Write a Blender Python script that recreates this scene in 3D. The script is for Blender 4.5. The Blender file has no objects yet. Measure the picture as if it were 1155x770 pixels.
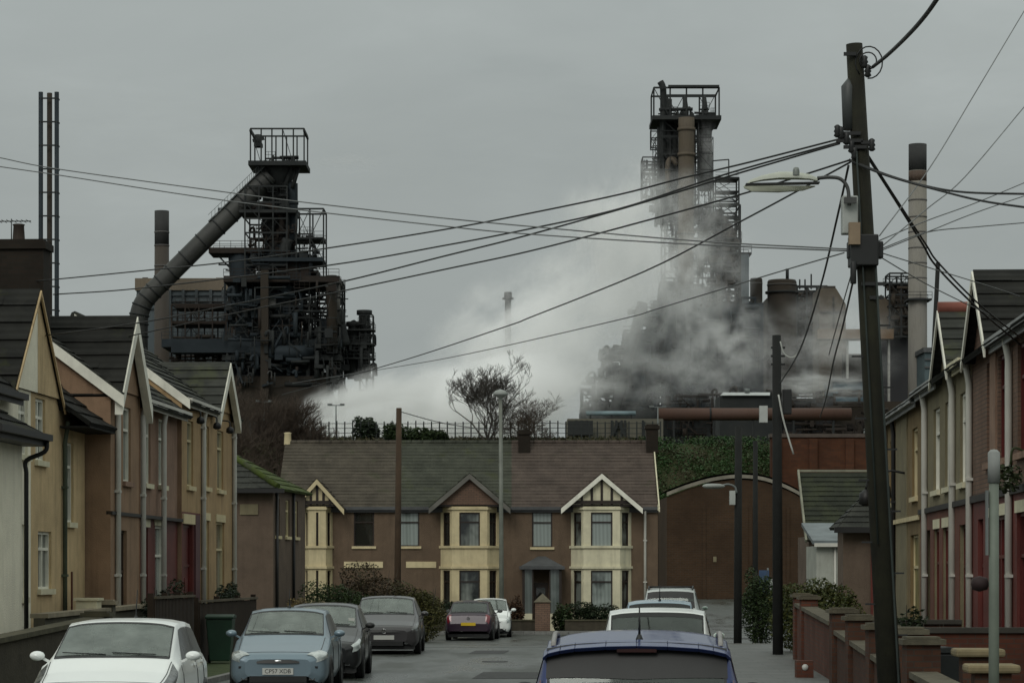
import bpy, math, random
from mathutils import Vector, Matrix
rnd = random.Random(11)
SC = bpy.context.scene
COL = SC.collection
F, CX, HY, CH = 3000.0, 577.5, 646.0, 2.07      # focal length in photo pixels, principal x, horizon row, eye height
R = math.radians
def X(px, Y): return (px - CX) * Y / F
def Z(py, Y): return CH - (py - HY) * Y / F
def at(px, py, Y): return Vector((X(px, Y), Y, Z(py, Y)))

def tag(o, label=None, cat=None, group=None, kind=None):
    for k, v in (('label', label), ('category', cat), ('group', group), ('kind', kind)):
        if v: o[k] = v
    return o
def empty(name, loc, rz=0.0, label=None, cat=None, group=None):
    o = bpy.data.objects.new(name, None); COL.objects.link(o)
    o.location = loc; o.rotation_euler = (0, 0, rz); o.empty_display_size = .3
    return tag(o, label, cat, group)
def kids(o): return [c for c in bpy.data.objects if c.parent == o]
def copy_tree(o, parent=None):
    c = o.copy(); COL.objects.link(c)
    if parent: c.parent = parent
    for ch in kids(o): copy_tree(ch, c)
    return c

class MB:
    """collects shapes of ONE mesh"""
    def __init__(s): s.v = []; s.f = []; s.mi = []; s.sm = []; s.m = 0
    def add(s, vs, fs, smooth=False):
        b = len(s.v); s.v.extend([tuple(v) for v in vs])
        for f in fs:
            s.f.append([b + i for i in f]); s.mi.append(s.m); s.sm.append(smooth)
        return s
    def quad(s, a, b, c, d): return s.add([a, b, c, d], [(0, 1, 2, 3)])
    def box(s, x0, x1, y0, y1, z0, z1):
        if x0 > x1: x0, x1 = x1, x0
        if y0 > y1: y0, y1 = y1, y0
        if z0 > z1: z0, z1 = z1, z0
        vs = [(x, y, z) for z in (z0, z1) for y in (y0, y1) for x in (x0, x1)]
        return s.add(vs, [(0, 2, 3, 1), (4, 5, 7, 6), (0, 1, 5, 4), (2, 6, 7, 3), (0, 4, 6, 2), (1, 3, 7, 5)])
    def bar(s, p0, p1, w, h=None, up=(0, 0, 1)):
        h = h or w
        p0, p1 = Vector(p0), Vector(p1); d = (p1 - p0)
        if d.length < 1e-6: return s
        d.normalize(); u = Vector(up)
        if abs(d.dot(u)) > .98: u = Vector((0, 1, 0))
        a = d.cross(u).normalized() * (w / 2); b = a.cross(d).normalized() * (h / 2)
        vs = [p + q for p in (p0, p1) for q in (-a - b, a - b, a + b, -a + b)]
        return s.add(vs, [(0, 1, 2, 3), (7, 6, 5, 4), (0, 4, 5, 1), (1, 5, 6, 2), (2, 6, 7, 3), (3, 7, 4, 0)])
    def tube(s, pts, r, n=8, caps=True):
        pts = [Vector(p) for p in pts]; k = len(pts)
        rs = r if isinstance(r, (list, tuple)) else [r] * k
        vs = []; prev = None
        for i, p in enumerate(pts):
            d = (pts[min(i + 1, k - 1)] - pts[max(i - 1, 0)])
            d = d.normalized() if d.length > 1e-9 else Vector((0, 0, 1))
            if prev is None:
                u = Vector((0, 0, 1)) if abs(d.z) < .95 else Vector((1, 0, 0))
                a = d.cross(u).normalized()
            else:
                a = (prev - d * prev.dot(d)).normalized()
            prev = a; b = d.cross(a)
            for j in range(n):
                t = 2 * math.pi * j / n
                vs.append(p + (a * math.cos(t) + b * math.sin(t)) * rs[i])
        fs = [(i * n + j, i * n + (j + 1) % n, (i + 1) * n + (j + 1) % n, (i + 1) * n + j) for i in range(k - 1) for j in range(n)]
        s.add(vs, fs, True)
        if caps: 
            b = len(s.v) - len(vs)
            s.f.append([b + j for j in reversed(range(n))]); s.mi.append(s.m); s.sm.append(False)
            s.f.append([b + (k - 1) * n + j for j in range(n)]); s.mi.append(s.m); s.sm.append(False)
        return s
    def cyl(s, x, y, z0, z1, r, n=16, r1=None): return s.tube([(x, y, z0), (x, y, z1)], [r, r if r1 is None else r1], n)
    def lathe(s, prof, c=(0, 0, 0), axis='z', n=24):
        vs = []; k = len(prof); c = Vector(c)
        for (r, h) in prof:
            for j in range(n):
                t = 2 * math.pi * j / n; p, q = r * math.cos(t), r * math.sin(t)
                vs.append(c + Vector({'z': (p, q, h), 'x': (h, p, q), 'y': (q, h, p)}[axis]))
        fs = [(i * n + j, i * n + (j + 1) % n, (i + 1) * n + (j + 1) % n, (i + 1) * n + j) for i in range(k - 1) for j in range(n)]
        return s.add(vs, fs, True)
    def extrude(s, poly, off):
        """poly: 3d points, swept by the vector off (closed solid)"""
        n = len(poly); off = Vector(off); a = [Vector(p) for p in poly]
        vs = a + [p + off for p in a]
        fs = [tuple(reversed(range(n))), tuple(range(n, 2 * n))] + [(i, (i + 1) % n, n + (i + 1) % n, n + i) for i in range(n)]
        return s.add(vs, fs)
    def build(s, name, mat, parent=None, bevel=0, **tags):
        me = bpy.data.meshes.new(name); me.from_pydata(s.v, [], s.f); me.validate()
        for m in (mat if isinstance(mat, (list, tuple)) else [mat]): me.materials.append(m)
        if len(me.polygons) == len(s.f):
            me.polygons.foreach_set('material_index', s.mi); me.polygons.foreach_set('use_smooth', s.sm)
        me.update()
        import bmesh
        bm = bmesh.new(); bm.from_mesh(me); bmesh.ops.recalc_face_normals(bm, faces=bm.faces); bm.to_mesh(me); bm.free()
        o = bpy.data.objects.new(name, me); COL.objects.link(o)
        if parent: o.parent = parent
        if bevel:
            b = o.modifiers.new('bevel', 'BEVEL'); b.width = bevel; b.segments = 2; b.limit_method = 'ANGLE'; b.angle_limit = R(40)
        return tag(o, **tags)

def crv(pts, n=6):
    """Catmull-Rom through points"""
    P = [Vector(p) for p in pts]
    if len(P) < 3: return P
    P = [P[0] * 2 - P[1]] + P + [P[-1] * 2 - P[-2]]; out = []
    for i in range(1, len(P) - 2):
        for k in range(n):
            t = k / n
            out.append(.5 * ((2 * P[i]) + (P[i + 1] - P[i - 1]) * t + (2 * P[i - 1] - 5 * P[i] + 4 * P[i + 1] - P[i + 2]) * t * t + (3 * P[i] - P[i - 1] - 3 * P[i + 1] + P[i + 2]) * t ** 3))
    return out + [P[-2]]

# ------------------------------------------------------------------ materials
def _mat(name):
    m = bpy.data.materials.new(name); m.use_nodes = True
    nt = m.node_tree; return m, nt, nt.nodes['Principled BSDF']
def nd(nt, t, **kw):
    n = nt.nodes.new(t)
    for k, v in kw.items():
        if k in n.inputs: n.inputs[k].default_value = v
        else: setattr(n, k, v)
    return n
def c4(c): return (c[0], c[1], c[2], 1)
def mix(nt, fac, a, b, mode='MIX'):
    n = nt.nodes.new('ShaderNodeMix'); n.data_type = 'RGBA'; n.blend_type = mode
    for i, v in ((0, fac), (6, a), (7, b)):
        if isinstance(v, bpy.types.NodeSocket): nt.links.new(v, n.inputs[i])
        elif i: n.inputs[i].default_value = c4(v)
        else: n.inputs[0].default_value = v
    return n.outputs[2]
def ramp(nt, src, lo, hi):
    n = nd(nt, 'ShaderNodeMapRange'); nt.links.new(src, n.inputs[0]); n.inputs[1].default_value = lo; n.inputs[2].default_value = hi
    return n.outputs[0]
def noise(nt, vec, scale, detail=4, rough=.55, dist=0):
    n = nd(nt, 'ShaderNodeTexNoise', Scale=scale, Detail=detail, Roughness=rough, Distortion=dist)
    if vec: nt.links.new(vec, n.inputs['Vector'])
    return n.outputs[0]
def coords(nt, scale=None, kind='Object'):
    t = nt.nodes.new('ShaderNodeTexCoord').outputs[kind]
    if scale:
        m = nt.nodes.new('ShaderNodeMapping'); m.inputs['Scale'].default_value = scale
        nt.links.new(t, m.inputs[0]); return m.outputs[0]
    return t
def bump(nt, p, h, strength=.3, dist=.02):
    b = nd(nt, 'ShaderNodeBump', Strength=strength, Distance=dist); nt.links.new(h, b.inputs['Height']); nt.links.new(b.outputs[0], p.inputs['Normal'])
_cache = {}
def M(name, col, col2=None, rough=.75, var=.3, scale=1.5, fine=0, fscale=60, metal=0, spec=.4, streak=0, scol=None, coat=0):
    """generic weathered surface: two tones through big noise, optional fine grain bump and vertical streaks"""
    if name in _cache: return _cache[name]
    if streak: col = (col[0] * 1.03, col[1], col[2] * .90)
    m, nt, p = _mat(name); _cache[name] = m
    co = coords(nt)
    a = [c * (1 - var) for c in col]; b = col2 or [c * (1 + var) for c in col]
    out = mix(nt, ramp(nt, noise(nt, co, scale, 6, .62), .3, .7), a, b)
    if streak:
        out = mix(nt, ramp(nt, noise(nt, co, scale * .28, 8, .72, .6), .46, 1.1), out, [c * .5 for c in col])
        sv = ramp(nt, noise(nt, coords(nt, (2.6, 2.6, .3)), 1.6, 5, .6), .5, .75)
        mm = nd(nt, 'ShaderNodeMath', operation='MULTIPLY'); nt.links.new(sv, mm.inputs[0]); mm.inputs[1].default_value = streak
        out = mix(nt, mm.outputs[0], out, scol or [c * .35 for c in col])
    nt.links.new(out, p.inputs['Base Color'])
    p.inputs['Roughness'].default_value = rough; p.inputs['Metallic'].default_value = metal
    p.inputs['Specular IOR Level'].default_value = spec; p.inputs['Coat Weight'].default_value = coat
    if fine: bump(nt, p, noise(nt, co, fscale, 3), fine, .02)
    return m
def brick(name, col, col2, mortar, bw=.225, bh=.075, rough=.85, ds=.9):
    if name in _cache: return _cache[name]
    m, nt, p = _mat(name); _cache[name] = m
    co = coords(nt); sep = nd(nt, 'ShaderNodeSeparateXYZ'); nt.links.new(co, sep.inputs[0])
    ad = nd(nt, 'ShaderNodeMath', operation='ADD'); nt.links.new(sep.outputs[0], ad.inputs[0]); nt.links.new(sep.outputs[1], ad.inputs[1])
    cb = nd(nt, 'ShaderNodeCombineXYZ'); nt.links.new(ad.outputs[0], cb.inputs[0]); nt.links.new(sep.outputs[2], cb.inputs[1])
    t = nd(nt, 'ShaderNodeTexBrick', Scale=1.0); t.inputs['Color1'].default_value = c4(col); t.inputs['Color2'].default_value = c4(col2); t.inputs['Mortar'].default_value = c4(mortar)
    t.inputs['Brick Width'].default_value = bw; t.inputs['Row Height'].default_value = bh; t.inputs['Mortar Size'].default_value = .008; t.inputs['Bias'].default_value = 0
    nt.links.new(cb.outputs[0], t.inputs['Vector'])
    out = mix(nt, ramp(nt, noise(nt, co, ds, 6, .68), .35, .72), t.outputs[0], [c * .42 for c in col])
    nt.links.new(out, p.inputs['Base Color']); p.inputs['Roughness'].default_value = rough; p.inputs['Specular IOR Level'].default_value = .25
    bump(nt, p, t.outputs['Fac'], -.35, .01)
    return m
def tiles(name, col, col2, moss=None, mossamt=.0, rough=.65, tw=.3):
    """roof covering: narrow vertical joints per tile, lichen and moss patches (rows are real geometry)"""
    if name in _cache: return _cache[name]
    m, nt, p = _mat(name); _cache[name] = m
    co = coords(nt); sep = nd(nt, 'ShaderNodeSeparateXYZ'); nt.links.new(co, sep.inputs[0])
    col, col2 = [(c[0] * 1.01, c[1], c[2] * .90) for c in (col, col2)]
    vo = nd(nt, 'ShaderNodeTexVoronoi', Scale=1 / tw); nt.links.new(co, vo.inputs['Vector'])
    out = mix(nt, vo.outputs['Color'], col, col2)
    out = mix(nt, ramp(nt, noise(nt, co, 1.1, 7, .65), .42, .8), out, [c * .55 for c in col])
    if moss: out = mix(nt, ramp(nt, noise(nt, co, .8, 8, .7), .62 - mossamt * .3, .72 - mossamt * .25), out, moss)
    w = nd(nt, 'ShaderNodeTexWave', wave_type='BANDS', bands_direction='X', Scale=math.pi / tw / 10 * .2 * 10); nt.links.new(co, w.inputs['Vector'])
    nt.links.new(out, p.inputs['Base Color']); p.inputs['Roughness'].default_value = .85; p.inputs['Specular IOR Level'].default_value = .2
    bump(nt, p, w.outputs['Fac'], .35, .03)
    return m
def leafm(name, a, b, c=None):
    if name in _cache: return _cache[name]
    m, nt, p = _mat(name); _cache[name] = m
    g = nd(nt, 'ShaderNodeNewGeometry')
    out = mix(nt, g.outputs['Random Per Island'], a, b)
    if c: out = mix(nt, ramp(nt, noise(nt, coords(nt), 1.3, 3), .5, .68), out, c)
    nt.links.new(out, p.inputs['Base Color']); p.inputs['Roughness'].default_value = .6; p.inputs['Specular IOR Level'].default_value = .25
    return m
def pane(name, dark, curtain, cov=.5, fold=26, rough=.06):
    """window pane: dark room or a gathered net curtain close behind shiny glass"""
    if name in _cache: return _cache[name]
    m, nt, p = _mat(name); _cache[name] = m
    co = coords(nt, kind='Object')
    w = nd(nt, 'ShaderNodeTexWave', wave_type='BANDS', bands_direction='DIAGONAL', Scale=fold / 6.283, Distortion=2.2); w.inputs['Detail Scale'].default_value = .6
    mp = nd(nt, 'ShaderNodeMapping'); mp.inputs['Scale'].default_value = (1, 1, .02); nt.links.new(co, mp.inputs[0]); nt.links.new(mp.outputs[0], w.inputs['Vector'])
    cur = mix(nt, w.outputs['Fac'], [c * .78 for c in curtain], curtain)
    out = mix(nt, ramp(nt, noise(nt, coords(nt, (1, 1, .5)), 1.1, 3), .52 - cov * .3, .6 - cov * .3 + .05), dark, cur)
    nt.links.new(out, p.inputs['Base Color']); p.inputs['Roughness'].default_value = rough; p.inputs['IOR'].default_value = 1.5
    p.inputs['Coat Weight'].default_value = .5; p.inputs['Coat Roughness'].default_value = .03
    return m
def paint(name, col, rough=.35, metal=.0, dirt=.25):
    if name in _cache: return _cache[name]
    m, nt, p = _mat(name); _cache[name] = m
    co = coords(nt)
    out = mix(nt, ramp(nt, noise(nt, co, 2.2, 6, .65), .4, .85), col, [c * (1 - dirt) + .05 * dirt for c in col])
    nt.links.new(out, p.inputs['Base Color']); p.inputs['Roughness'].default_value = rough; p.inputs['Metallic'].default_value = metal
    p.inputs['Coat Weight'].default_value = .5; p.inputs['Coat Roughness'].default_value = .06; p.inputs['Specular IOR Level'].default_value = .3
    nt.links.new(ramp(nt, noise(nt, co, 6, 4), .1, 5.0), p.inputs['Coat Roughness'])
    return m
def carglass(name, col=(.012, .02, .017), refl=.25):
    if name in _cache: return _cache[name]
    m, nt, p = _mat(name); _cache[name] = m
    co = coords(nt)
    out = mix(nt, ramp(nt, noise(nt, co, 1.7, 3), .35, .7), col, [min(1, c * 2.6) for c in col])
    nt.links.new(out, p.inputs['Base Color']); p.inputs['Roughness'].default_value = .05; p.inputs['IOR'].default_value = 1.5 + refl * 3
    p.inputs['Specular IOR Level'].default_value = .5
    nt.links.new(ramp(nt, noise(nt, co, 3.0, 5, .7), -1.2, 4.5), p.inputs['Roughness'])
    return m
# ------------------------------------------------------------------ sky, sun, camera
def world():
    w = bpy.data.worlds.new("World"); SC.world = w; w.use_nodes = True
    nt = w.node_tree; bg = nt.nodes['Background']
    sky = nt.nodes.new('ShaderNodeTexSky'); sky.sky_type = 'NISHITA'; sky.sun_disc = False
    sky.sun_elevation = R(38); sky.sun_rotation = R(200); sky.air_density = 1.5; sky.dust_density = 4
    hs = nd(nt, 'ShaderNodeHueSaturation', Saturation=.25); nt.links.new(sky.outputs[0], hs.inputs['Color'])
    t = nt.nodes.new('ShaderNodeTexCoord'); sep = nt.nodes.new('ShaderNodeSeparateXYZ'); nt.links.new(t.outputs['Generated'], sep.inputs[0])
    # stratus deck: big soft patches, a little brighter overhead
    mp = nd(nt, 'ShaderNodeMapping'); mp.inputs['Scale'].default_value = (1, 1, 3.2); nt.links.new(t.outputs['Generated'], mp.inputs[0])
    n1 = noise(nt, mp.outputs[0], 5.5, 6, .55, .4); n2 = noise(nt, mp.outputs[0], 16, 5, .6, .3)
    a = mix(nt, ramp(nt, n1, .3, .72), (2.66, 2.95, 2.91), (3.50, 3.84, 3.76))
    a = mix(nt, ramp(nt, n2, .3, .8), a, (2.95, 3.25, 3.18))
    f = nd(nt, 'ShaderNodeMapRange'); nt.links.new(sep.outputs[2], f.inputs[0]); f.inputs[1].default_value = .15; f.inputs[2].default_value = .9
    f.inputs[3].default_value = 1.0; f.inputs[4].default_value = ZEN
    a = mix(nt, 1.0, a, f.outputs[0], 'MULTIPLY')
    f2 = nd(nt, 'ShaderNodeMapRange'); nt.links.new(sep.outputs[2], f2.inputs[0]); f2.inputs[1].default_value = .25; f2.inputs[2].default_value = .8
    a = mix(nt, f2.outputs[0], a, mix(nt, 1.0, a, (1.03, 1.0, .94), 'MULTIPLY'))
    out = mix(nt, .93, hs.outputs[0], a)
    nt.links.new(out, bg.inputs[0]); bg.inputs[1].default_value = .11
    l = bpy.data.lights.new('sun', 'SUN'); l.energy = .9; l.angle = R(30); l.color = (1, .96, .9)
    o = bpy.data.objects.new('sun', l); COL.objects.link(o); o.rotation_euler = (R(52), 0, R(-20))
ZEN = 2.7
world()
cam = bpy.data.cameras.new('camera'); co = bpy.data.objects.new('camera', cam); COL.objects.link(co)
co.location = (0, 0, CH); co.rotation_euler = (R(90), 0, 0)
cam.sensor_width = 36; cam.lens = 36 * F / 1155; cam.shift_y = (HY - 385) / 1155; cam.clip_end = 6000; cam.clip_start = .3
SC.camera = co
SC.view_settings.view_transform = 'Standard'; SC.view_settings.look = 'None'; SC.view_settings.exposure = 0; SC.view_settings.gamma = 1
SC.cycles.use_denoising = True
SC.cycles.max_bounces = 16; SC.cycles.diffuse_bounces = 3; SC.cycles.volume_bounces = 16; SC.cycles.transparent_max_bounces = 12
SC.cycles.volume_step_rate = 2.0; SC.cycles.volume_max_steps = 256
SC.render.film_transparent = False

# ------------------------------------------------------------------ ground
_prof = [(-80, 0), (70, 0), (94, -.35), (118, -.3), (148, .6), (172, 1.0), (189, 11.3), (196, 11.5), (240, 10), (300, 6), (5000, 6)]
def ground(x, y):
    for (a, za), (b, zb) in zip(_prof, _prof[1:]):
        if y <= b:
            t = max(0, (y - a) / (b - a)); t = t * t * (3 - 2 * t) if b < 260 else t
            return za + (zb - za) * t
    return 6
def sheet(name, ys, xl, xr, off, mat, nx=6, **kw):
    mb = MB(); vs = []; fs = []
    for y in ys:
        a, b = xl(y), xr(y)
        for i in range(nx + 1):
            x = a + (b - a) * i / nx; vs.append((x, y, ground(x, y) + off))
    for j in range(len(ys) - 1):
        for i in range(nx):
            k = j * (nx + 1) + i; fs.append((k, k + 1, k + nx + 2, k + nx + 1))
    mb.add(vs, fs, True); return mb.build(name, mat, kind='structure', **kw)
def steps(a, b, d):
    n = max(1, round((b - a) / d)); return [a + (b - a) * i / n for i in range(n + 1)]

grass_m = M('rough_grass', (.035, .06, .018), (.065, .085, .03), rough=.95, scale=2.2, fine=.6, fscale=25)
m, nt, p = _mat('bank_soil')
co_ = coords(nt)
o_ = mix(nt, ramp(nt, noise(nt, co_, .16, 6, .65), .4, .62), (.022, .045, .013), (.05, .045, .026))
o_ = mix(nt, ramp(nt, noise(nt, co_, 1.4, 5, .7), .45, .8), o_, (.018, .02, .01))
nt.links.new(o_, p.inputs['Base Color']); p.inputs['Roughness'].default_value = 1; p.inputs['Specular IOR Level'].default_value = .1
bump(nt, p, noise(nt, co_, 3, 5), .8, .3)
earth_m = m
ys = steps(-80, 60, 20) + steps(63, 200, 3) + steps(205, 300, 10) + [500, 1000, 2500, 5000]
sheet('ground', ys, lambda y: -60 - y * .6, lambda y: 60 + y * .6, 0, earth_m, 14)

m, nt, p = _mat('wet_asphalt')
co_ = coords(nt)
o_ = mix(nt, ramp(nt, noise(nt, co_, .7, 6, .65), .35, .7), (.030, .034, .030), (.052, .057, .050))
o_ = mix(nt, ramp(nt, noise(nt, coords(nt, (1, .12, 1)), 1.1, 4, .6), .55, .75), o_, (.035, .036, .036))
vo = nd(nt, 'ShaderNodeTexVoronoi', Scale=110); nt.links.new(co_, vo.inputs['Vector'])
o_ = mix(nt, .35, o_, mix(nt, vo.outputs['Color'], (.015, .017, .014), (.095, .105, .09)))
nt.links.new(o_, p.inputs['Base Color'])
r_ = nd(nt, 'ShaderNodeMapRange'); nt.links.new(noise(nt, coords(nt, (1, .25, 1)), .55, 5, .6), r_.inputs[0])
r_.inputs[1].default_value = .38; r_.inputs[2].default_value = .62; r_.inputs[3].default_value = .24; r_.inputs[4].default_value = .62
nt.links.new(r_.outputs[0], p.inputs['Roughness']); p.inputs['Specular IOR Level'].default_value = .5
bump(nt, p, vo.outputs['Distance'], .25, .006)
asphalt = m
kl = lambda y: -8.3 + .054 * y           # left kerb
kr = lambda y: .62 + .066 * y            # right kerb
sheet('road', steps(-12, 76, 4), kl, kr, .006, asphalt, 8)
sheet('cross_road', steps(76, 104, 2), lambda y: max(-30, kl(y) - max(0, (y - 93)) * 12), lambda y: kr(76) + (y - 76) * .9, .010, asphalt, 10)
sheet('works_road', steps(104, 149.8, 3), lambda y: 6.9, lambda y: 31 - (y - 104) * .3, .006, asphalt, 6)

patch_m = M('tar_patch', (.022, .023, .023), (.034, .035, .034), rough=.7, scale=3, fine=.4, fscale=90)
for y0, y1, a, b in ((30, 46, -4.2, -3.5), (52, 55.5, -3.6, -1.6), (60, 84, -1.15, -.75), (68, 71, -4.8, -3.9), (88, 91, -1.0, 3.0), (97, 99, 2.5, 5.2)):
    sheet('road_patch', steps(y0, y1, 2), lambda y, a=a: a + .054 * y, lambda y, b=b: b + .054 * y, .012 if y1 < 76 else .016, patch_m, 1)
iron_c = M('cast_iron', (.03, .03, .03), rough=.5, fine=.5, fscale=30)
for x, y in ((-.4, 62), (1.8, 90), (-3.2, 50)):
    mb = MB(); mb.lathe([(.0, .0), (.28, .0), (.3, -.004), (.3, -.02)], (x, y, ground(x, y) + .024), 'z', 24); mb.build('manhole_cover', iron_c, kind='structure')
conc = M('kerb_concrete', (.17, .17, .16), rough=.9, scale=4, fine=.3)
flag = brick('pavement_flags', (.10, .10, .095), (.135, .135, .125), (.045, .045, .04), .6, .6, .8)
m, nt, p = _mat('paving_slabs')
co_ = coords(nt); bt = nd(nt, 'ShaderNodeTexBrick', Scale=1.0); nt.links.new(co_, bt.inputs['Vector'])
bt.inputs['Color1'].default_value = c4((.075, .078, .074)); bt.inputs['Color2'].default_value = c4((.105, .107, .10)); bt.inputs['Mortar'].default_value = c4((.03, .03, .028))
bt.inputs['Brick Width'].default_value = .9; bt.inputs['Row Height'].default_value = .6; bt.inputs['Mortar Size'].default_value = .012
nt.links.new(mix(nt, ramp(nt, noise(nt, co_, 1.2, 6, .65), .4, .75), bt.outputs[0], (.045, .05, .042)), p.inputs['Base Color'])
p.inputs['Roughness'].default_value = .55
paving = m
def strip(name, y0, y1, xl, xr, z0, z1, mat, **kw):
    mb = MB(); ys = steps(y0, y1, 4)
    for a, b in zip(ys, ys[1:]):
        q = [(xl(a), a), (xr(a), a), (xr(b), b), (xl(b), b)]
        lo = [(x, y, ground(x, y) + z0) for x, y in q]; hi = [(x, y, ground(x, y) + z1) for x, y in q]
        mb.add(lo + hi, [(4, 5, 6, 7), (0, 1, 5, 4), (1, 2, 6, 5), (2, 3, 7, 6), (3, 0, 4, 7)])
    return mb.build(name, mat, kind='structure', **kw)
WR = lambda y: 3.2 + .054 * y             # right garden wall line
WL = lambda y: -10.0 + .054 * y           # left garden wall line
strip('kerb', -10, 75, kr, lambda y: kr(y) + .15, -.1, .12, conc)
strip('pavement', -10, 75, lambda y: kr(y) + .15, lambda y: WR(y) + .25 if y > 12 else WR(y) + .25, -.1, .115, paving)
mb = MB(); mb.box(kr(75), WR(75) + .25, 75, 75.18, -.2, ground(0, 75) + .125); mb.build('kerb', conc, kind='structure')
strip('kerb', -10, 93, lambda y: kl(y) - .15, kl, -.1, .11, conc)
strip('verge', -10, 93, lambda y: kl(y) - 1.9, lambda y: kl(y) - .15, -.1, .09, grass_m)
mb = MB()
for i in range(24):
    a = -3.5 + i * .44
    mb.box(a, a + .425, 103.95, 104.1, -.6, ground(0, 104) + .13)
mb.build('kerb', conc, kind='structure')
mb = MB(); mb.box(-9, 6.6, 104.1, 105.4, -.6, ground(0, 104) + .12); mb.build('pavement', paving, kind='structure')

def scatter_leaves(mb, cs, n, size, seed=0, flat=.5):
    """cs: list of ellipsoids (centre, radii); many small crossed leaf faces through the volume, denser near the shell"""
    r = random.Random(seed)
    wts = [e[1][0] * e[1][1] * e[1][2] for e in cs]
    for _ in range(n):
        c, e = r.choices(cs, wts)[0]
        while True:
            q = Vector((r.uniform(-1, 1), r.uniform(-1, 1), r.uniform(-1, 1)))
            l = q.length
            if l < 1 and r.random() < .25 + .75 * l: break
        p = Vector((c[0] + q.x * e[0], c[1] + q.y * e[1], c[2] + q.z * e[2]))
        a = Vector((r.gauss(0, 1), r.gauss(0, 1), r.gauss(0, flat))).normalized()
        b = a.cross(Vector((r.gauss(0, 1), r.gauss(0, 1), r.gauss(0, 1)))).normalized()
        s = size * r.uniform(.5, 1.3)
        mb.add([p - a * s, p + b * s * .45, p + a * s, p - b * s * .45], [(0, 1, 2, 3)])
def bush(name, label, cat, x, y, w, d, h, n, size, mat, seed, group=None, base=None, lumps=7):
    z = ground(x, y) if base is None else base
    r = random.Random(seed); cs = [((0, 0, h * .42), (w * .42, d * .42, h * .42))]
    for i in range(lumps):
        a = r.uniform(0, 6.28); k = r.uniform(.2, .75)
        s = r.uniform(.22, .4)
        cs.append(((math.cos(a) * w * .5 * k, math.sin(a) * d * .5 * k, h * r.uniform(.35, .85)), (w * s * .6, d * s * .6, h * s * .55)))
    mb = MB(); scatter_leaves(mb, cs, n, size, seed)
    root = empty(name, (x, y, z), 0, label, cat, group)
    mb.build('foliage', mat, root)
    st = MB()
    for i in range(9):
        a = r.uniform(0, 6.28); k = r.uniform(.1, .35)
        st.tube([(0, 0, -.1), (math.cos(a) * w * k * .5, math.sin(a) * d * k * .5, h * .4), (math.cos(a) * w * k, math.sin(a) * d * k, h * r.uniform(.6, .95))], [.03, .02, .006], 5)
    st.build('stem', bark, root)
    return root
bark = M('bark', (.035, .03, .022), rough=.95, scale=6, fine=.5)
def bare_tree(name, label, x, y, h, seed, spread=.55, levels=6, r0=.22, group=None, base=None, lean=0, mat=None, dens=3, wide=.42):
    z = ground(x, y) if base is None else base
    r = random.Random(seed); tr = MB(); cr = MB()
    def grow(p, d, l, rad, lev):
        q = p + d * l * .5 + Vector((r.gauss(0, .05), r.gauss(0, .05), 0)) * l; e = p + d * l + Vector((r.gauss(0, .08), r.gauss(0, .08), 0)) * l
        (tr if lev < 2 else cr).tube([p, q, e], [rad, rad * .85, rad * .7], 6 if lev < 2 else 3, caps=False)
        if lev >= levels: return
        rad = max(rad, .015); n = 8 if lev == 0 else r.choice([2, 3, dens])
        for i in range(n):
            for tr_ in range(5):
                a = r.uniform(0, 6.28) if lev else i * 2.4 + r.uniform(-.3, .3); s = spread * (r.uniform(.5, 1.3) if lev else .25 + 1.5 * i / 7)
                nd_ = (d + Vector((math.cos(a) * s, math.sin(a) * s, r.uniform(-.1, .25)))).normalized()
                st = e if i < 2 else p.lerp(e, r.uniform(.4, .9)); ll = l * r.uniform(.62, .85); q2 = st + nd_ * ll
                k2 = ((q2.x - lean * q2.z) / (h * wide)) ** 2 + (q2.y / (h * wide)) ** 2 + ((q2.z - h * .55) / (h * .47)) ** 2
                if k2 < 1 or lev < 1: break
                spare = .45; ll *= spare
            else:
                if r.random() < .6: continue
            grow(st, nd_, ll, max(rad * r.uniform(.5, .68), .0105), lev + 1)
    grow(Vector((0, 0, -.3)), Vector((lean, 0, 1)).normalized(), h * .24, r0, 0)
    root = empty(name, (x, y, z), 0, label, 'tree', group)
    tr.build('trunk', mat or bark, root); cr.build('crown', mat or bark, root)
    return root
# ------------------------------------------------------------------ houses
upvc = M('white_upvc', (.74, .75, .72), rough=.5, var=.12, scale=2, streak=.35)
cream = M('cream_paint', (.56, .49, .33), rough=.75, var=.12, scale=2, streak=.35)
whitep = M('white_masonry_paint', (.60, .58, .46), rough=.8, var=.1, scale=2, streak=.4, fine=.15)
darkwood = M('dark_brown_frame', (.022, .014, .010), rough=.45)
blackp = M('black_plastic', (.012, .012, .012), rough=.5)
leadm = M('lead_grey', (.07, .073, .075), rough=.6)
pvc = M('white_downpipe', (.50, .49, .44), rough=.55, var=.12, scale=1.2)
greyp = M('grey_downpipe', (.24, .25, .245), rough=.6)
g_dark = pane('pane_dark', (.008, .011, .011), (.03, .033, .03), .1)
g_net = pane('pane_net_curtain', (.012, .015, .015), (.26, .30, .28), .8)
g_half = pane('pane_half_curtain', (.010, .013, .013), (.18, .20, .18), .45)
g_grey = pane('pane_grey', (.05, .06, .055), (.12, .14, .13), .4)

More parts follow.
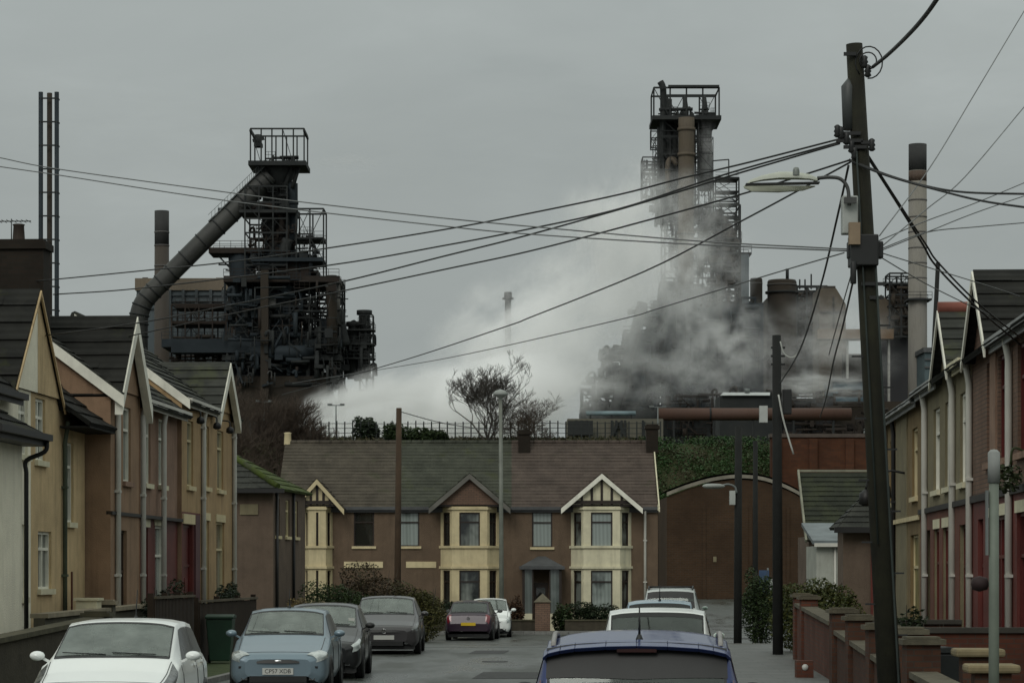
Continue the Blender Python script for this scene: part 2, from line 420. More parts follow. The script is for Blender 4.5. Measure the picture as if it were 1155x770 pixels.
_tj = random.Random(77)
class House:
    def __init__(s, name, label, loc, rz, group=None, cat='house'):
        s.root = empty(name, loc, rz, label, cat, group); s.n = 0
    # a frame on a wall: origin P0, along u, inward w
    def fr(s, P0, P1):
        P0 = Vector((P0[0], P0[1], 0)); P1 = Vector((P1[0], P1[1], 0)); u = (P1 - P0).normalized(); w = Vector((-u.y, u.x, 0))
        return (lambda a, d, z: P0 + u * a + w * d + Vector((0, 0, z))), (P1 - P0).length
    def panel(s, mb, P0, P1, z0, z1, holes=(), depth=.14):
        f, L = s.fr(P0, P1)
        us = sorted({0, L, *[h[0] for h in holes], *[h[1] for h in holes]}); zs = sorted({z0, z1, *[h[2] for h in holes], *[h[3] for h in holes]})
        for a, b in zip(us, us[1:]):
            for c, d in zip(zs, zs[1:]):
                m, k = (a + b) / 2, (c + d) / 2
                if any(h[0] < m < h[1] and h[2] < k < h[3] for h in holes): continue
                mb.quad(f(a, 0, c), f(b, 0, c), f(b, 0, d), f(a, 0, d))
        for (a, b, c, d) in holes:
            mb.quad(f(a, 0, c), f(a, depth, c), f(a, depth, d), f(a, 0, d)); mb.quad(f(b, 0, c), f(b, 0, d), f(b, depth, d), f(b, depth, c))
            mb.quad(f(a, 0, d), f(a, depth, d), f(b, depth, d), f(b, 0, d)); mb.quad(f(a, 0, c), f(b, 0, c), f(b, depth, c), f(a, depth, c))
    def fbox(s, mb, f, a0, a1, d0, d1, z0, z1):
        vs = [f(a, d, z) for z in (z0, z1) for d in (d0, d1) for a in (a0, a1)]
        mb.add(vs, [(0, 2, 3, 1), (4, 5, 7, 6), (0, 1, 5, 4), (2, 6, 7, 3), (0, 4, 6, 2), (1, 3, 7, 5)])
    def window(s, P0, P1, hole, fm, pm, nx=1, transom=.3, sill=None, lintel=None, depth=.1, fw=.055):
        f, L = s.fr(P0, P1); a, b, c, d = hole; mb = MB()
        B = lambda *k: s.fbox(mb, f, *k)
        B(a, a + fw, depth - .05, depth + .02, c, d); B(b - fw, b, depth - .05, depth + .02, c, d)
        B(a + fw, b - fw, depth - .05, depth + .02, c, c + fw); B(a + fw, b - fw, depth - .05, depth + .02, d - fw, d)
        for i in range(1, nx):
            x = a + (b - a) * i / nx; B(x - fw * .5, x + fw * .5, depth - .045, depth + .02, c + fw, d - fw)
        if transom:
            z = d - (d - c) * transom; B(a + fw, b - fw, depth - .047, depth + .018, z - fw * .5, z + fw * .5)
        o = mb.build('window', fm, s.root)
        mb = MB(); mb.quad(f(a, depth + .005, c), f(b, depth + .005, c), f(b, depth + .005, d), f(a, depth + .005, d)); mb.build('pane', pm, o)
        if sill:
            mb = MB(); s.fbox(mb, f, a - .08, b + .08, -.07, depth - .055, c - .09, c + .012); mb.build('sill', sill, o)
        if lintel:
            mb = MB(); s.fbox(mb, f, a - .1, b + .1, -.025, .03, d + .003, d + .19); mb.build('lintel', lintel, o)
        return o
    def door(s, P0, P1, hole, fm, dm, glass=None, depth=.12):
        f, L = s.fr(P0, P1); a, b, c, d = hole; mb = MB()
        B = lambda *k: s.fbox(mb, f, *k)
        B(a, a + .06, depth - .05, depth + .02, c, d); B(b - .06, b, depth - .05, depth + .02, c, d); B(a + .06, b - .06, depth - .05, depth + .02, d - .06, d)
        zt = c + min(2.0, (d - c) - .06)
        if d - zt > .2: B(a + .06, b - .06, depth - .05, depth + .02, zt - .03, zt + .03)
        o = mb.build('door_frame', fm, s.root)
        mb = MB(); B = lambda *k: s.fbox(mb, f, *k); B(a + .06, b - .06, depth - .02, depth + .02, c, d - .06)
        for (x0, x1) in ((.18, .46), (.54, .82)):
            for (z0, z1) in ((.08, .42), (.5, .9)):
                w_ = b - a; B(a + w_ * x0, a + w_ * x1, depth - .035, depth - .015, c + 2 * z0, c + 2 * z1 * .95)
        o2 = mb.build('door', dm, s.root)
        mb = MB(); s.fbox(mb, f, b - .2, b - .16, depth - .08, depth - .02, c + 1.0, c + 1.12); mb.build('handle', leadm, o2)
        return o2
    def slope(s, mb, A, B, Cc, D, rows, lap=None, th=.06):
        """tile courses: A,B eaves left/right; Cc,D ridge right/left; each course is a slightly tilted overlapping slab"""
        lap = lap or (.014 if rows > 15 else .03)
        A, B, Cc, D = map(Vector, (A, B, Cc, D)); n = (B - A).cross(D - A).normalized()
        if n.z < 0: n = -n
        for i in range(rows):
            t0, t1 = i / rows, (i + 1) / rows
            l0, r0, l1, r1 = A.lerp(D, t0), B.lerp(Cc, t0), A.lerp(D, t1), B.lerp(Cc, t1)
            k = max(1, min(14, int((r0 - l0).length / (.55 if rows < 16 else .9))))
            for j in range(k):
                f0, f1 = j / k, (j + 1) / k; a0, b0, a1, b1 = l0.lerp(r0, f0), l0.lerp(r0, f1), l1.lerp(r1, f0), l1.lerp(r1, f1)
                q = lap * _tj.uniform(.75, 1.3); dn = (a0 - a1).normalized() * _tj.uniform(-.006, .010) if (a0 - a1).length > 1e-6 else Vector()
                a0, b0 = a0 + dn, b0 + dn
                mb.quad(a0 + n * q, b0 + n * q, b1, a1); mb.quad(a0 + n * q, a0 - n * .004, b0 - n * .004, b0 + n * q)
        mb.quad(A - n * th, B - n * th, Cc - n * th, D - n * th)
        mb.quad(A + n * lap, D, D - n * th, A - n * th); mb.quad(B + n * lap, Cc, Cc - n * th, B - n * th); mb.quad(A, B, B - n * th, A - n * th)
    def shell(s, W, D, H, ridge, wm, holes=(), z0=-.6, yoff=0, left=True, right=True, name='wall'):
        mb = MB(); s.panel(mb, (0, yoff), (W, yoff), z0, H, holes)
        hy = yoff + D / 2
        for x in (([0] if left else []) + ([W] if right else [])):
            mb.add([(x, yoff, z0), (x, yoff + D, z0), (x, yoff + D, H), (x, hy, ridge - .07), (x, yoff, H)], [(0, 1, 2, 3, 4)])
        mb.quad((0, yoff + D, z0), (W, yoff + D, z0), (W, yoff + D, H), (0, yoff + D, H))
        return mb.build(name, wm, s.root)
    def roof(s, W, D, H, ridge, rm, over=.25, ends=(.06, .06), rows=12, ridge_m=None, yoff=0, gz=None):
        mb = MB(); hy = yoff + D / 2; k = (ridge - H) / (D / 2); x0, x1 = -ends[0], W + ends[1]
        segs = [(x0, x1, over)] if not gz else [q for q in ((x0, gz[0], over), (max(x0, gz[0]), min(x1, gz[1]), -.03), (gz[1], x1, over)) if q[1] - q[0] > .02]
        for a, b, ov in segs: s.slope(mb, (a, yoff - ov, H - ov * k), (b, yoff - ov, H - ov * k), (b, hy, ridge), (a, hy, ridge), rows)
        s.slope(mb, (x1, yoff + D + over, H - over * k), (x0, yoff + D + over, H - over * k), (x0, hy, ridge), (x1, hy, ridge), rows)
        o = mb.build('roof', rm, s.root); s.rf = o
        mb = MB(); n = max(2, int((x1 - x0) / .45))
        for i in range(n):
            a = x0 + (x1 - x0) * i / n; b = x0 + (x1 - x0) * (i + 1) / n - .01
            mb.tube([(a, hy, ridge - .02), (b, hy, ridge - .02)], .11, 8)
        mb.build('ridge_tiles', ridge_m or rm, o)
        return o
    def gutter(s, x0, x1, y, z, m):
        mb = MB(); mb.box(x0, x1, y - .1, y, z - .11, z); mb.box(x0, x1, y, y + .03, z - .2, z + .02); return mb.build('gutter', m, s.root)
    def pipe(s, x, y, z0, z1, m, r=.05, swan=.12):
        mb = MB(); mb.tube(crv([(x, y - swan, z1), (x, y - swan * .9, z1 - .12), (x, y - .06, z1 - .4), (x, y - .06, z1 - .6)], 4) + [(x, y - .06, z0)], r, 8)
        z = z0 + .6
        while z < z1 - .5: mb.box(x - r * 1.5, x + r * 1.5, y - .115, y, z, z + .05); z += 1.7
        return mb.build('downpipe', m, s.root)
    def gable(s, xc, w, yf, zb, zt, yback, wm, rm, bm, rows=7, over=.18, tim=None, wallz=None, bw=.2, wall_right=None, bd=.035):
        """front gable: triangle wall, two tiled slopes running back into the main roof, barge boards"""
        mb = MB(); h = w / 2; k = (zt - zb) / h
        mb.add([(xc - h, yf, zb), (xc + h, yf, zb), (xc, yf, zt - .06)], [(0, 1, 2)])
        g = mb.build('gable_wall', wm, s.root)
        if wall_right:
            mb = MB(); mb.add([(xc, yf - .004, zb), (xc + h, yf - .004, zb), (xc, yf - .004, zt - .06)], [(0, 1, 2)]); mb.build('gable_half', wall_right, g)
        mb = MB(); e = .16
        L = (xc - h - e, zb - e * k); Rr = (xc + h + e, zb - e * k); y0 = yf - over
        s.slope(mb, (L[0], yback, L[1]), (L[0], y0, L[1]), (xc, y0, zt), (xc, yback, zt), rows)
        s.slope(mb, (Rr[0], y0, Rr[1]), (Rr[0], yback, Rr[1]), (xc, yback, zt), (xc, y0, zt), rows)
        mb.build('gable_roof', rm, s.root)
        for sg in (-1, 1):
            mb = MB(); a = Vector((xc + sg * (h + e), y0 - .03, zb - e * k - .03)); b = Vector((xc, y0 - .03, zt - .03)); dn = Vector((0, 0, -bw))
            mb.extrude([a, b, b + dn, a + dn], (0, bd, 0)); mb.build('barge_board', bm, s.root)
        if tim:
            mb = MB()
            for i in range(-2, 3):
                x = xc + i * h * .27; top = zt - abs(i * h * .27) * k - .12
                if top > zb + .15: mb.box(x - .05, x + .05, yf - .03, yf + .01, zb, top)
            mb.box(xc - h * .82, xc + h * .82, yf - .034, yf + .01, zb + .02, zb + .16); mb.build('timbering', tim, g)
    def chimney(s, x, y, w, d, z0, z1, m, pots=2, pm=None):
        mb = MB(); mb.box(x - w / 2, x + w / 2, y - d / 2, y + d / 2, z0, z1 - .2); mb.box(x - w / 2 - .06, x + w / 2 + .06, y - d / 2 - .06, y + d / 2 + .06, z1 - .2, z1 - .06)
        mb.box(x - w / 2, x + w / 2, y - d / 2, y + d / 2, z1 - .06, z1)
        c = mb.build('chimney', m, s.rf)
        for i in range(pots):
            t = (i + .5) / pots - .5; mb = MB(); xx, yy = (x + t * w * .8, y) if w > d else (x, y + t * d * .8)
            mb.lathe([(.13, z1), (.11, z1 + .3), (.13, z1 + .33), (.10, z1 + .34), (.09, z1)], (xx, yy, 0), n=12); mb.build('chimney_pot', pm or M('terracotta', (.16, .07, .04)), c)
        return c
SL = .054
AL = math.atan(SL)
def YS(px, c): return c / ((px - CX) / F - SL)      # where a line X = c + SL*Y crosses a photo column
rt_black = tiles('slate_black_wet', (.011, .0115, .011), (.019, .019, .018), (.026, .03, .011), .15)
rt_grey = tiles('grey_tiles', (.028, .03, .029), (.046, .048, .045), (.05, .055, .03), .25)
rt_mossy = tiles('mossy_tiles', (.035, .037, .035), (.05, .05, .045), (.05, .07, .014), 1.0)
rt_brown = tiles('brown_tiles', (.058, .050, .042), (.08, .069, .058), (.05, .05, .03), .2)
rt_green = tiles('greygreen_tiles', (.042, .046, .038), (.060, .064, .053), (.045, .05, .026), .25)
rt_plum = tiles('plum_brown_tiles', (.066, .051, .047), (.086, .067, .061), (.05, .046, .03), .1)
render_w = M('pale_roughcast', (.80, .78, .70), rough=.95, var=.08, streak=.2, fine=.6, fscale=45)
render_t = M('tan_roughcast', (.52, .40, .25), rough=.95, var=.16, streak=.5, fine=.6, fscale=45)
render_m = M('mauve_pebbledash', (.25, .165, .13), rough=.95, var=.18, streak=.4, fine=.8, fscale=40)
render_y = M('ochre_roughcast', (.36, .255, .15), rough=.95, var=.18, streak=.5, fine=.6, fscale=45)
render_g = M('grey_cream_roughcast', (.19, .17, .115), rough=.95, var=.16, streak=.5, fine=.6, fscale=45)
render_yr = M('buff_roughcast_dark', (.19, .14, .075), rough=.95, var=.18, streak=.5, fine=.6, fscale=45)
render_d = M('dark_brown_roughcast', (.115, .086, .07), rough=.95, var=.18, streak=.35, fine=.7, fscale=40)
render_f = M('brown_pebbledash', (.130, .094, .070), rough=.95, var=.16, streak=.35, fine=.8, fscale=38)
br_brown = brick('brown_brick', (.215, .132, .092), (.17, .108, .078), (.07, .06, .05))
br_red = brick('red_brick', (.16, .06, .038), (.12, .05, .035), (.10, .085, .07))
br_dark = brick('sooty_brick', (.026, .018, .012), (.017, .014, .009), (.02, .018, .014))
rough_b = M('brown_roughcast', (.27, .18, .125), rough=.95, var=.18, streak=.5, fine=.6, fscale=45)
red_paint = M('oxblood_paint', (.11, .022, .018), rough=.6, streak=.3)
plum_paint = M('plum_paint', (.085, .035, .042), rough=.6, streak=.2)
door_red = M('door_red', (.09, .012, .010), rough=.4)
door_brown = M('door_brown', (.035, .02, .013), rough=.4)
door_white = M('door_white', (.45, .46, .44), rough=.4)
soffit = M('soffit_dark', (.02, .018, .016), rough=.6)

# ---- left: pale and tan pair with a shared gable -------------------------------------------------
c1 = -11.474
def locL(px, c, Y0): return YS(px, c) - Y0
rzL, rzR = R(90) - AL, R(270) - AL
Y0 = 40.0
h = House('terraced_house', 'pale roughcast terraced house at the left edge sharing a gable', (c1 + SL * Y0, Y0, 0), rzL, 'terraced houses on the left side')
W = 48.85 - Y0
wl = [(locL(21, c1, Y0), locL(31.5, c1, Y0), 4.2, 5.32), (locL(11, c1, Y0), locL(29, c1, Y0), 1.62, 2.95)]
h.shell(W, 5, 5.4, 7.55, render_w, wl, right=False)
for q in wl: h.window((0, 0), (W, 0), q, upvc, g_grey, 2, .3, whitep)
h.roof(W, 5, 5.4, 7.55, rt_black, ends=(.1, 0), rows=11, gz=(W - 1.6, W + .3))
h.gutter(0, W - 1.6, -.25, 5.24, blackp)
# projecting front room at the photo's left edge, lean-to tiled roof
mb = MB(); a, b = 2.4, 5.6; d = -.62
h.panel(mb, (a, d), (b, d), -.6, 4.45); h.panel(mb, (b, d), (b, 0), -.6, 4.6); h.panel(mb, (a, 0), (a, d), -.6, 4.6); ann = mb.build('front_room', render_w, h.root)
mb = MB(); h.slope(mb, (a - .2, d - .38, 4.42), (b + .15, d - .38, 4.42), (b + .15, 0, 4.98), (a - .2, 0, 4.98), 3); mb.build('porch_roof', rt_black, ann)
mb = MB(); mb.box(a - .2, b + .17, d - .5, d - .38, 4.33, 4.44); mb.box(a - .2, b + .15, d - .38, d, 4.24, 4.36); mb.tube(crv([(b + .06, d - .42, 4.33), (b + .06, d - .38, 4.15), (b + .06, d - .06, 4.0), (b + .06, d - .06, 3.8)], 4) + [(b + .06, d - .06, 0)], .04, 8); mb.build('gutter', blackp, ann)

Y0 = 48.85
h = House('terraced_house', 'tan roughcast terraced house right of the pale one, narrow stair window and small dark eaves', (c1 + SL * Y0, Y0, 0), rzL, 'terraced houses on the left side')
W = 4.62; h2 = h
wl = [(locL(40, c1, Y0), locL(51, c1, Y0), 4.15, 5.32), (locL(43, c1, Y0), locL(58, c1, Y0), 1.76, 2.85), (locL(76, c1, Y0), locL(83, c1, Y0), 3.05, 4.62)]
h.shell(W, 5, 5.4, 7.55, render_t, wl)
for i, q in enumerate(wl): h.window((0, 0), (W, 0), q, upvc, g_grey if i < 2 else g_dark, 2 if i < 2 else 1, .3, whitep)
h.roof(W, 5, 5.4, 7.55, rt_black, ends=(0, .08), rows=11, gz=(-.3, 2.25))
gx = 49.17 - Y0
h.gable(gx, 3.75, -.05, 5.4, 7.32, 2.4, render_w, rt_black, render_t, rows=6, wall_right=render_t, bw=.08, over=.05)
mb = MB(); h.slope(mb, (2.25, -.62, 4.95), (W + .12, -.62, 4.95), (W + .12, -.05, 5.36), (2.25, -.05, 5.36), 2); mb.box(2.3, W + .06, -.6, -.02, 4.86, 4.9); mb.build('eaves_canopy', rt_black, h.root)
h.pipe(locL(70, c1, Y0), 0, -.3, 5.0, M('green_pipe', (.06, .075, .05)), .045)
mb = MB(); mb.box(locL(80, c1, Y0), locL(80, c1, Y0) + .05, -.03, 0, .8, 2.1); mb.build('wall_rod', M('rusty', (.09, .03, .018)), h.root)

# ---- left: mauve/brown house and ochre house, the taller pair --------------------------------------
c2 = -10.964
Y0 = 53.5
h = House('terraced_house', 'mauve pebbledash terraced house with a brown brick gable bay and a big sooty chimney', (c2 + SL * Y0, Y0, 0), rzL, 'terraced houses on the left side')
W = YS(205, c2) - Y0; E = 5.85
b1 = YS(157, c2) - Y0
H_ = lambda p0, p1, y0, y1: (locL(p0, c2, Y0), locL(p1, c2, Y0), y0, y1)
wl = [H_(139, 147.5, 3.95, 5.5), H_(135, 143, .1, 2.95)]
wm = [H_(168, 175, 4.0, 5.52), H_(184, 191.5, 4.02, 5.52)]
wg = [H_(164, 172, .1, 3.05), H_(180, 190, .9, 3.12)]
mb = MB(); h.panel(mb, (0, 0), (b1, 0), -.6, E, wl); h.panel(mb, (b1, -.02), (b1, .1), -.6, E)
mb.add([(0, 0, -.6), (0, 5, -.6), (0, 5, E), (0, 2.5, 7.72), (0, 0, E)], [(0, 1, 2, 3, 4)]); mb.quad((W, 0, -.6), (W, 5, -.6), (W, 5, E), (W, 0, E)); mb.quad((0, 5, -.6), (W, 5, -.6), (W, 5, E), (0, 5, E)); mb.build('wall', rough_b, h.root)
mb = MB(); h.panel(mb, (b1, .1), (W, .1), 3.25, E, [(a - b1, b - b1, c, d) for a, b, c, d in wm]); mb.build('upper_wall', render_m, h.root)
mb = MB(); h.panel(mb, (b1, .1), (W, .1), -.6, 3.25, [(a - b1, b - b1, c, d) for a, b, c, d in wg]); mb.build('lower_wall', red_paint, h.root)
for q in wl[:1]: h.window((0, 0), (W, 0), q, upvc, g_grey, 1, .3, render_m)
h.door((0, 0), (W, 0), wl[1], door_brown, door_brown)
for q in wm: h.window((0, .1), (W, .1), q, upvc, g_net, 1, .3, whitep)
h.door((0, .1), (W, .1), wg[0], door_red, door_red); h.window((0, .1), (W, .1), wg[1], upvc, g_net, 1, .3, None, whitep)
mb = MB(); mb.box(wg[0][0] - .1, wg[0][1] + .1, .06, .1, 3.07, 3.24); mb.build('lintel', whitep, h.root)
mb = MB(); mb.box(0, W, -.04, .09, 3.25, 3.32); mb.build('string_course', soffit, h.root)
h.roof(W, 5, E, 7.72, rt_grey, ends=(.12, 0), rows=11, gz=(.1, 3.1))
h.gable(1.6, 2.9, -.04, E - .05, 7.4, 2.1, rough_b, rt_black, upvc, rows=6, bw=.34, bd=.16)
mb = MB(); a, b = Vector((-.15, -.3, E - .22)), Vector((-.15, 2.5, 7.72)); mb.extrude([a, b, b - Vector((0, 0, .24)), a - Vector((0, 0, .24))], (.035, 0, 0)); mb.build('barge_board', upvc, h.root)
h.gutter(3.1, W, -.15, E - .08, pvc)
for px, z1 in ((130, E - .1), (158.5, E - .1), (182, E - .1)): h.pipe(locL(px, c2, Y0), 0, -.3, z1, pvc, .06)
h.chimney(.34, 1.95, .62, 1.15, 7.0, 8.8, br_dark, 1, M('sooty_pot', (.03, .02, .015)))
mb = MB()
mb.tube([(.34, 2.1, 8.8), (.34, 2.1, 9.25)], .012, 5); mb.tube([(.34, 1.7, 9.2), (.34, 2.6, 9.2)], .012, 5)
for i in range(8): mb.tube([(.12, 1.75 + i * .1, 9.2), (.56, 1.75 + i * .1, 9.2)], .007, 4)
mb.build('tv_aerial', leadm, h.root)

Y0 = YS(205, c2)
h = House('terraced_house', 'ochre terraced house with part-red ground floor and white-boarded gable', (c2 + SL * Y0, Y0, .15), rzL, 'terraced houses on the left side')
W = YS(263, c2) - Y0; E = 6.05
b2 = YS(226, c2) - Y0
wl = [H_(211, 218, 3.95, 5.5), H_(230, 236, 4.0, 5.5), H_(245, 252, 4.0, 5.5)]
wg = [H_(206.5, 217.5, .1, 3.05), H_(228, 236, .9, 3.2), H_(244, 253, .9, 3.2)]
mb = MB(); h.panel(mb, (0, 0), (W, 0), 3.35, E, wl); h.panel(mb, (b2, 0), (W, 0), -.6, 3.35, [(a - b2, b - b2, c, d) for a, b, c, d in wg[1:]])
for x in (0, W): mb.add([(x, 0, -.6), (x, 5, -.6), (x, 5, E), (x, 2.5, 7.85), (x, 0, E)], [(0, 1, 2, 3, 4)])
mb.build('wall', render_y, h.root)
mb = MB(); h.panel(mb, (0, 0), (b2, 0), -.6, 3.35, [wg[0]]); mb.build('lower_wall', red_paint, h.root)
for q in wl: h.window((0, 0), (W, 0), q, cream, g_half, 1, .3, cream)
for q in wg[1:]: h.window((0, 0), (W, 0), q, cream, g_half, 1, .3, cream, cream)
h.door((0, 0), (W, 0), wg[0], door_red, door_red)
mb = MB(); mb.box(wg[0][0] - .1, wg[0][1] + .2, -.04, 0, 3.07, 3.3); mb.build('lintel', cream, h.root)
mb = MB(); mb.box(b2 - .9, b2 - .3, -.05, 0, -.2, 3.3); mb.build('pilaster', plum_paint, h.root)
h.roof(W, 5, E, 7.9, rt_grey, ends=(0, .1), rows=11, gz=(W - 3.3, W - .3))
mb = MB(); a, b = Vector((-.05, -.2, E - .12)), Vector((-.05, 2.5, 7.92)); mb.extrude([a, b, b - Vector((0, 0, .22)), a - Vector((0, 0, .22))], (.04, 0, 0)); mb.build('barge_board', upvc, h.root)
h.gable(YS(250, c2) - Y0, 2.9, -.04, E - .05, 7.25, 1.9, render_y, rt_grey, upvc, rows=6, bw=.3, bd=.14)
h.gutter(0, W - 3.4, -.15, E - .08, pvc)
for px in (227, 262): h.pipe(locL(px, c2, Y0), 0, -.3, E - .1, pvc, .06)
for px in (213, 232, 247):
    x = locL(px, c2, Y0); mb = MB(); mb.tube(crv([(x, 0, 5.75), (x, -.25, 5.72), (x, -.28, 5.6)], 4), .02, 6); mb.lathe([(.02, 5.6), (.09, 5.55), (.10, 5.45), (.05, 5.42)], (x, -.28, 0), n=10); mb.build('wall_lantern', blackp, h.root)

# ---- dark hip-roofed house at the end of the left row ----------------------------------------------
h = House('hipped_house', 'dark brown house with a moss-covered hipped roof standing beyond the ochre house', (-15.3, 88, -.2), 0, None)
W = 7.4; E = 5.15; D = 5.6
hx = [(.4, 1.1, 3.5, 4.75), (2.1, 2.8, 3.5, 4.75), (3.6, 4.3, 3.5, 4.75)]
mb = MB(); h.panel(mb, (0, 0), (W, 0), -.6, E); h.panel(mb, (W, 0), (W + .62, D), -.6, E, hx); h.panel(mb, (W + .62, D), (0, D), -.6, E); h.panel(mb, (0, D), (0, 0), -.6, E); mb.build('wall', render_d, h.root)
for q in hx: h.window((W, 0), (W + .62, D), q, cream, g_dark, 1, .3, cream)
ax = 4.8; RZ = 6.85
mb = MB(); h.slope(mb, (-.3, -.35, E - .1), (W + .2, -.35, E - .1), (ax, 2.8, RZ), (1.6, 2.8, RZ), 9); h.slope(mb, (W + .85, D + .3, E - .1), (-.3, D + .3, E - .1), (1.6, 2.8, RZ), (ax, 2.8, RZ), 9)
h.slope(mb, (-.3, D + .3, E - .1), (-.3, -.35, E - .1), (1.6, 2.8, RZ), (1.6, 2.8, RZ), 9)
h.rf = mb.build('roof', rt_grey, h.root)
mb = MB(); h.slope(mb, (W + .2, -.35, E - .1), (W + .85, D + .3, E - .1), (ax, 2.8, RZ), (ax, 2.8, RZ), 9); mb.tube([(W + .18, -.33, E - .02), (ax, 2.8, RZ + .05)], .1, 8); mb.build('mossy_roof_side', rt_mossy, h.rf)
mb = MB(); mb.box(-.3, W + .4, -.45, -.35, E - .24, E - .1); mb.build('gutter', blackp, h.root)
mb = MB(); mb.tube([(W + .1, .35, -.2), (W + .1, .35, E - .1)], .05, 8); mb.build('downpipe', blackp, h.root); mb = MB(); mb.tube([(W + .42, 3.2, -.2), (W + .42, 3.2, E - .1)], .05, 8); mb.build('downpipe', blackp, h.root)
mb = MB(); mb.box(6.3, 6.9, -.04, .02, 4.2, 4.55); mb.build('wall_vent', render_g, h.root)

# ---- right row --------------------------------------------------------------------------------------
c3 = 5.6
def row_right(Yn, Yf, name, label, E, ridge, base=0):
    h = House(name, label, (c3 + SL * Yf, Yf, base), rzR, 'terraced houses on the right side')
    h.Yf = Yf; h.W = Yf - Yn; h.E = E; h.RZ = ridge
    h.x = lambda px: Yf - YS(px, c3)
    h.hole = lambda pa, pb, z0, z1: (h.x(pa), h.x(pb), z0, z1)
    return h
Ym, Yk = YS(1096, c3), YS(1039, c3)
h = row_right(36, Ym, 'terraced_house', 'red-brown brick terraced house nearest on the right, dark gable roof and pale downpipes', 5.93, 7.6)
up = [h.hole(1113, 1117.5, 3.9, 5.6), h.hole(1126, 1135, 3.9, 5.6), h.hole(1148, 1160, 3.9, 5.6)]
lo = [h.hole(1103, 1109, .2, 3.0), h.hole(1117, 1135, .8, 3.0), h.hole(1147, 1165, .8, 3.0)]
mb = MB(); h.panel(mb, (0, 0), (h.W, 0), 3.3, h.E, up)
for x in (0, h.W): mb.add([(x, 0, -.6), (x, 5, -.6), (x, 5, h.E), (x, 2.5, h.RZ - .06), (x, 0, h.E)], [(0, 1, 2, 3, 4)])
mb.build('wall', br_brown, h.root)
mb = MB(); h.panel(mb, (0, 0), (h.W, 0), -.6, 3.3, lo); mb.build('lower_wall', red_paint, h.root)
mb = MB(); mb.box(h.x(1118.5), h.x(1125), -.035, 0, 3.42, h.E - .25); mb.build('render_band', render_m, h.root)
mb = MB(); mb.box(0, h.W, -.06, 0, 3.3, 3.42); mb.build('string_course', soffit, h.root)
for q in up: h.window((0, 0), (h.W, 0), q, door_red, g_dark, 1, .3, render_m)
for q in lo[1:]: h.window((0, 0), (h.W, 0), q, door_red, g_dark, 2, .3, render_m, whitep)
h.door((0, 0), (h.W, 0), lo[0], door_red, door_red)
h.roof(h.W, 5, h.E, h.RZ, rt_black, ends=(.05, .1), rows=11)
h.gable(h.x(1113), 3.0, -.05, h.E - .02, 7.2, 2.2, br_brown, rt_black, upvc, rows=6, bw=.16)
h.gutter(3.6, h.W, -.15, h.E - .08, greyp)
for px in (1096.8, 1142): h.pipe(h.x(px), 0, -.3, h.E - .1, pvc, .06)
mb = MB(); x = h.x(1158); mb.tube(crv([(x, 0, 3.9), (x, -.2, 3.95), (x, -.24, 3.7)], 4), .02, 6); scatter_leaves(mb, [((x, -.26, 3.5), (.2, .2, .24))], 260, .05, 3); mb.build('hanging_basket', leafm('basket_leaves', (.02, .035, .012), (.04, .05, .02)), h.root)

h = row_right(Ym, Yk, 'terraced_house', 'grey-cream terraced house, right row, with red ridge tiles on its gable', 5.95, 7.5)
up = [h.hole(1053, 1060, 3.7, 5.35), h.hole(1066, 1073, 3.7, 5.35), h.hole(1083, 1089, 3.7, 5.35)]
lo = [h.hole(1045, 1050, .2, 2.95), h.hole(1054, 1060, .7, 2.95), h.hole(1064, 1070, .7, 2.95), h.hole(1083, 1091, .2, 2.95)]
h.shell(h.W, 5, h.E, h.RZ, render_g, up + lo)
for q in up: h.window((0, 0), (h.W, 0), q, upvc, g_half, 1, .3, whitep)
for q in lo[1:3]: h.window((0, 0), (h.W, 0), q, door_red, g_dark, 1, .3, None, whitep)
for q in (lo[0], lo[3]): h.door((0, 0), (h.W, 0), q, door_red, door_red)
mb = MB(); h.panel(mb, (0, -.015), (h.W, -.015), -.6, 3.3, lo, .02); mb.build('lower_wall', M('terracotta_paint', (.13, .05, .035), rough=.8, streak=.3), h.root)
mb = MB(); mb.box(0, h.W, -.07, -.016, 3.3, 3.4); mb.build('string_course', soffit, h.root)
h.roof(h.W, 5, h.E, h.RZ, rt_grey, ends=(.0, .0), rows=11)
gx = h.x(1072)
h.gable(gx, 2.8, -.05, h.E - .02, 7.08, 2.0, render_g, rt_grey, upvc, rows=6, bw=.14)
mb = MB(); mb.tube([(gx, -.24, 7.1), (gx, 2.0, 7.1)], .12, 8); mb.build('ridge_tiles', M('red_ridge', (.15, .05, .035)), h.rf)
h.gutter(0, gx - 1.5, -.15, h.E - .08, greyp); h.gutter(gx + 1.5, h.W, -.15, h.E - .06, whitep)
for px in (1046, 1077.5): h.pipe(h.x(px), 0, -.3, h.E - .1, pvc, .065)

h = row_right(Yk, 68.4, 'terraced_house', 'ochre and buff terraced house ending the right row, with black wall lanterns', 5.85, 7.25)
up = [h.hole(993, 997, 3.7, 5.2), h.hole(1004, 1009, 3.7, 5.2), h.hole(1029, 1035, 3.7, 5.2)]
lo = [h.hole(992, 997, .2, 2.9), h.hole(1005, 1010, .7, 2.9), h.hole(1027, 1036, .2, 2.9)]
h.shell(h.W, 5, h.E, h.RZ, render_yr, up + lo)
for q in up: h.window((0, 0), (h.W, 0), q, cream, g_half, 1, .3, cream)
h.window((0, 0), (h.W, 0), lo[1], cream, g_half, 1, .3, cream, cream)
h.door((0, 0), (h.W, 0), lo[2], cream, M('door_yellow', (.20, .17, .06), rough=.5)); h.door((0, 0), (h.W, 0), lo[0], cream, door_red)
mb = MB(); mb.box(h.x(1012), h.x(1024), -.03, 0, -.5, h.E - .2); mb.build('render_band', render_g, h.root)
mb = MB(); mb.box(0, h.W, -.07, -.032, 3.2, 3.3); mb.build('string_course', cream, h.root)
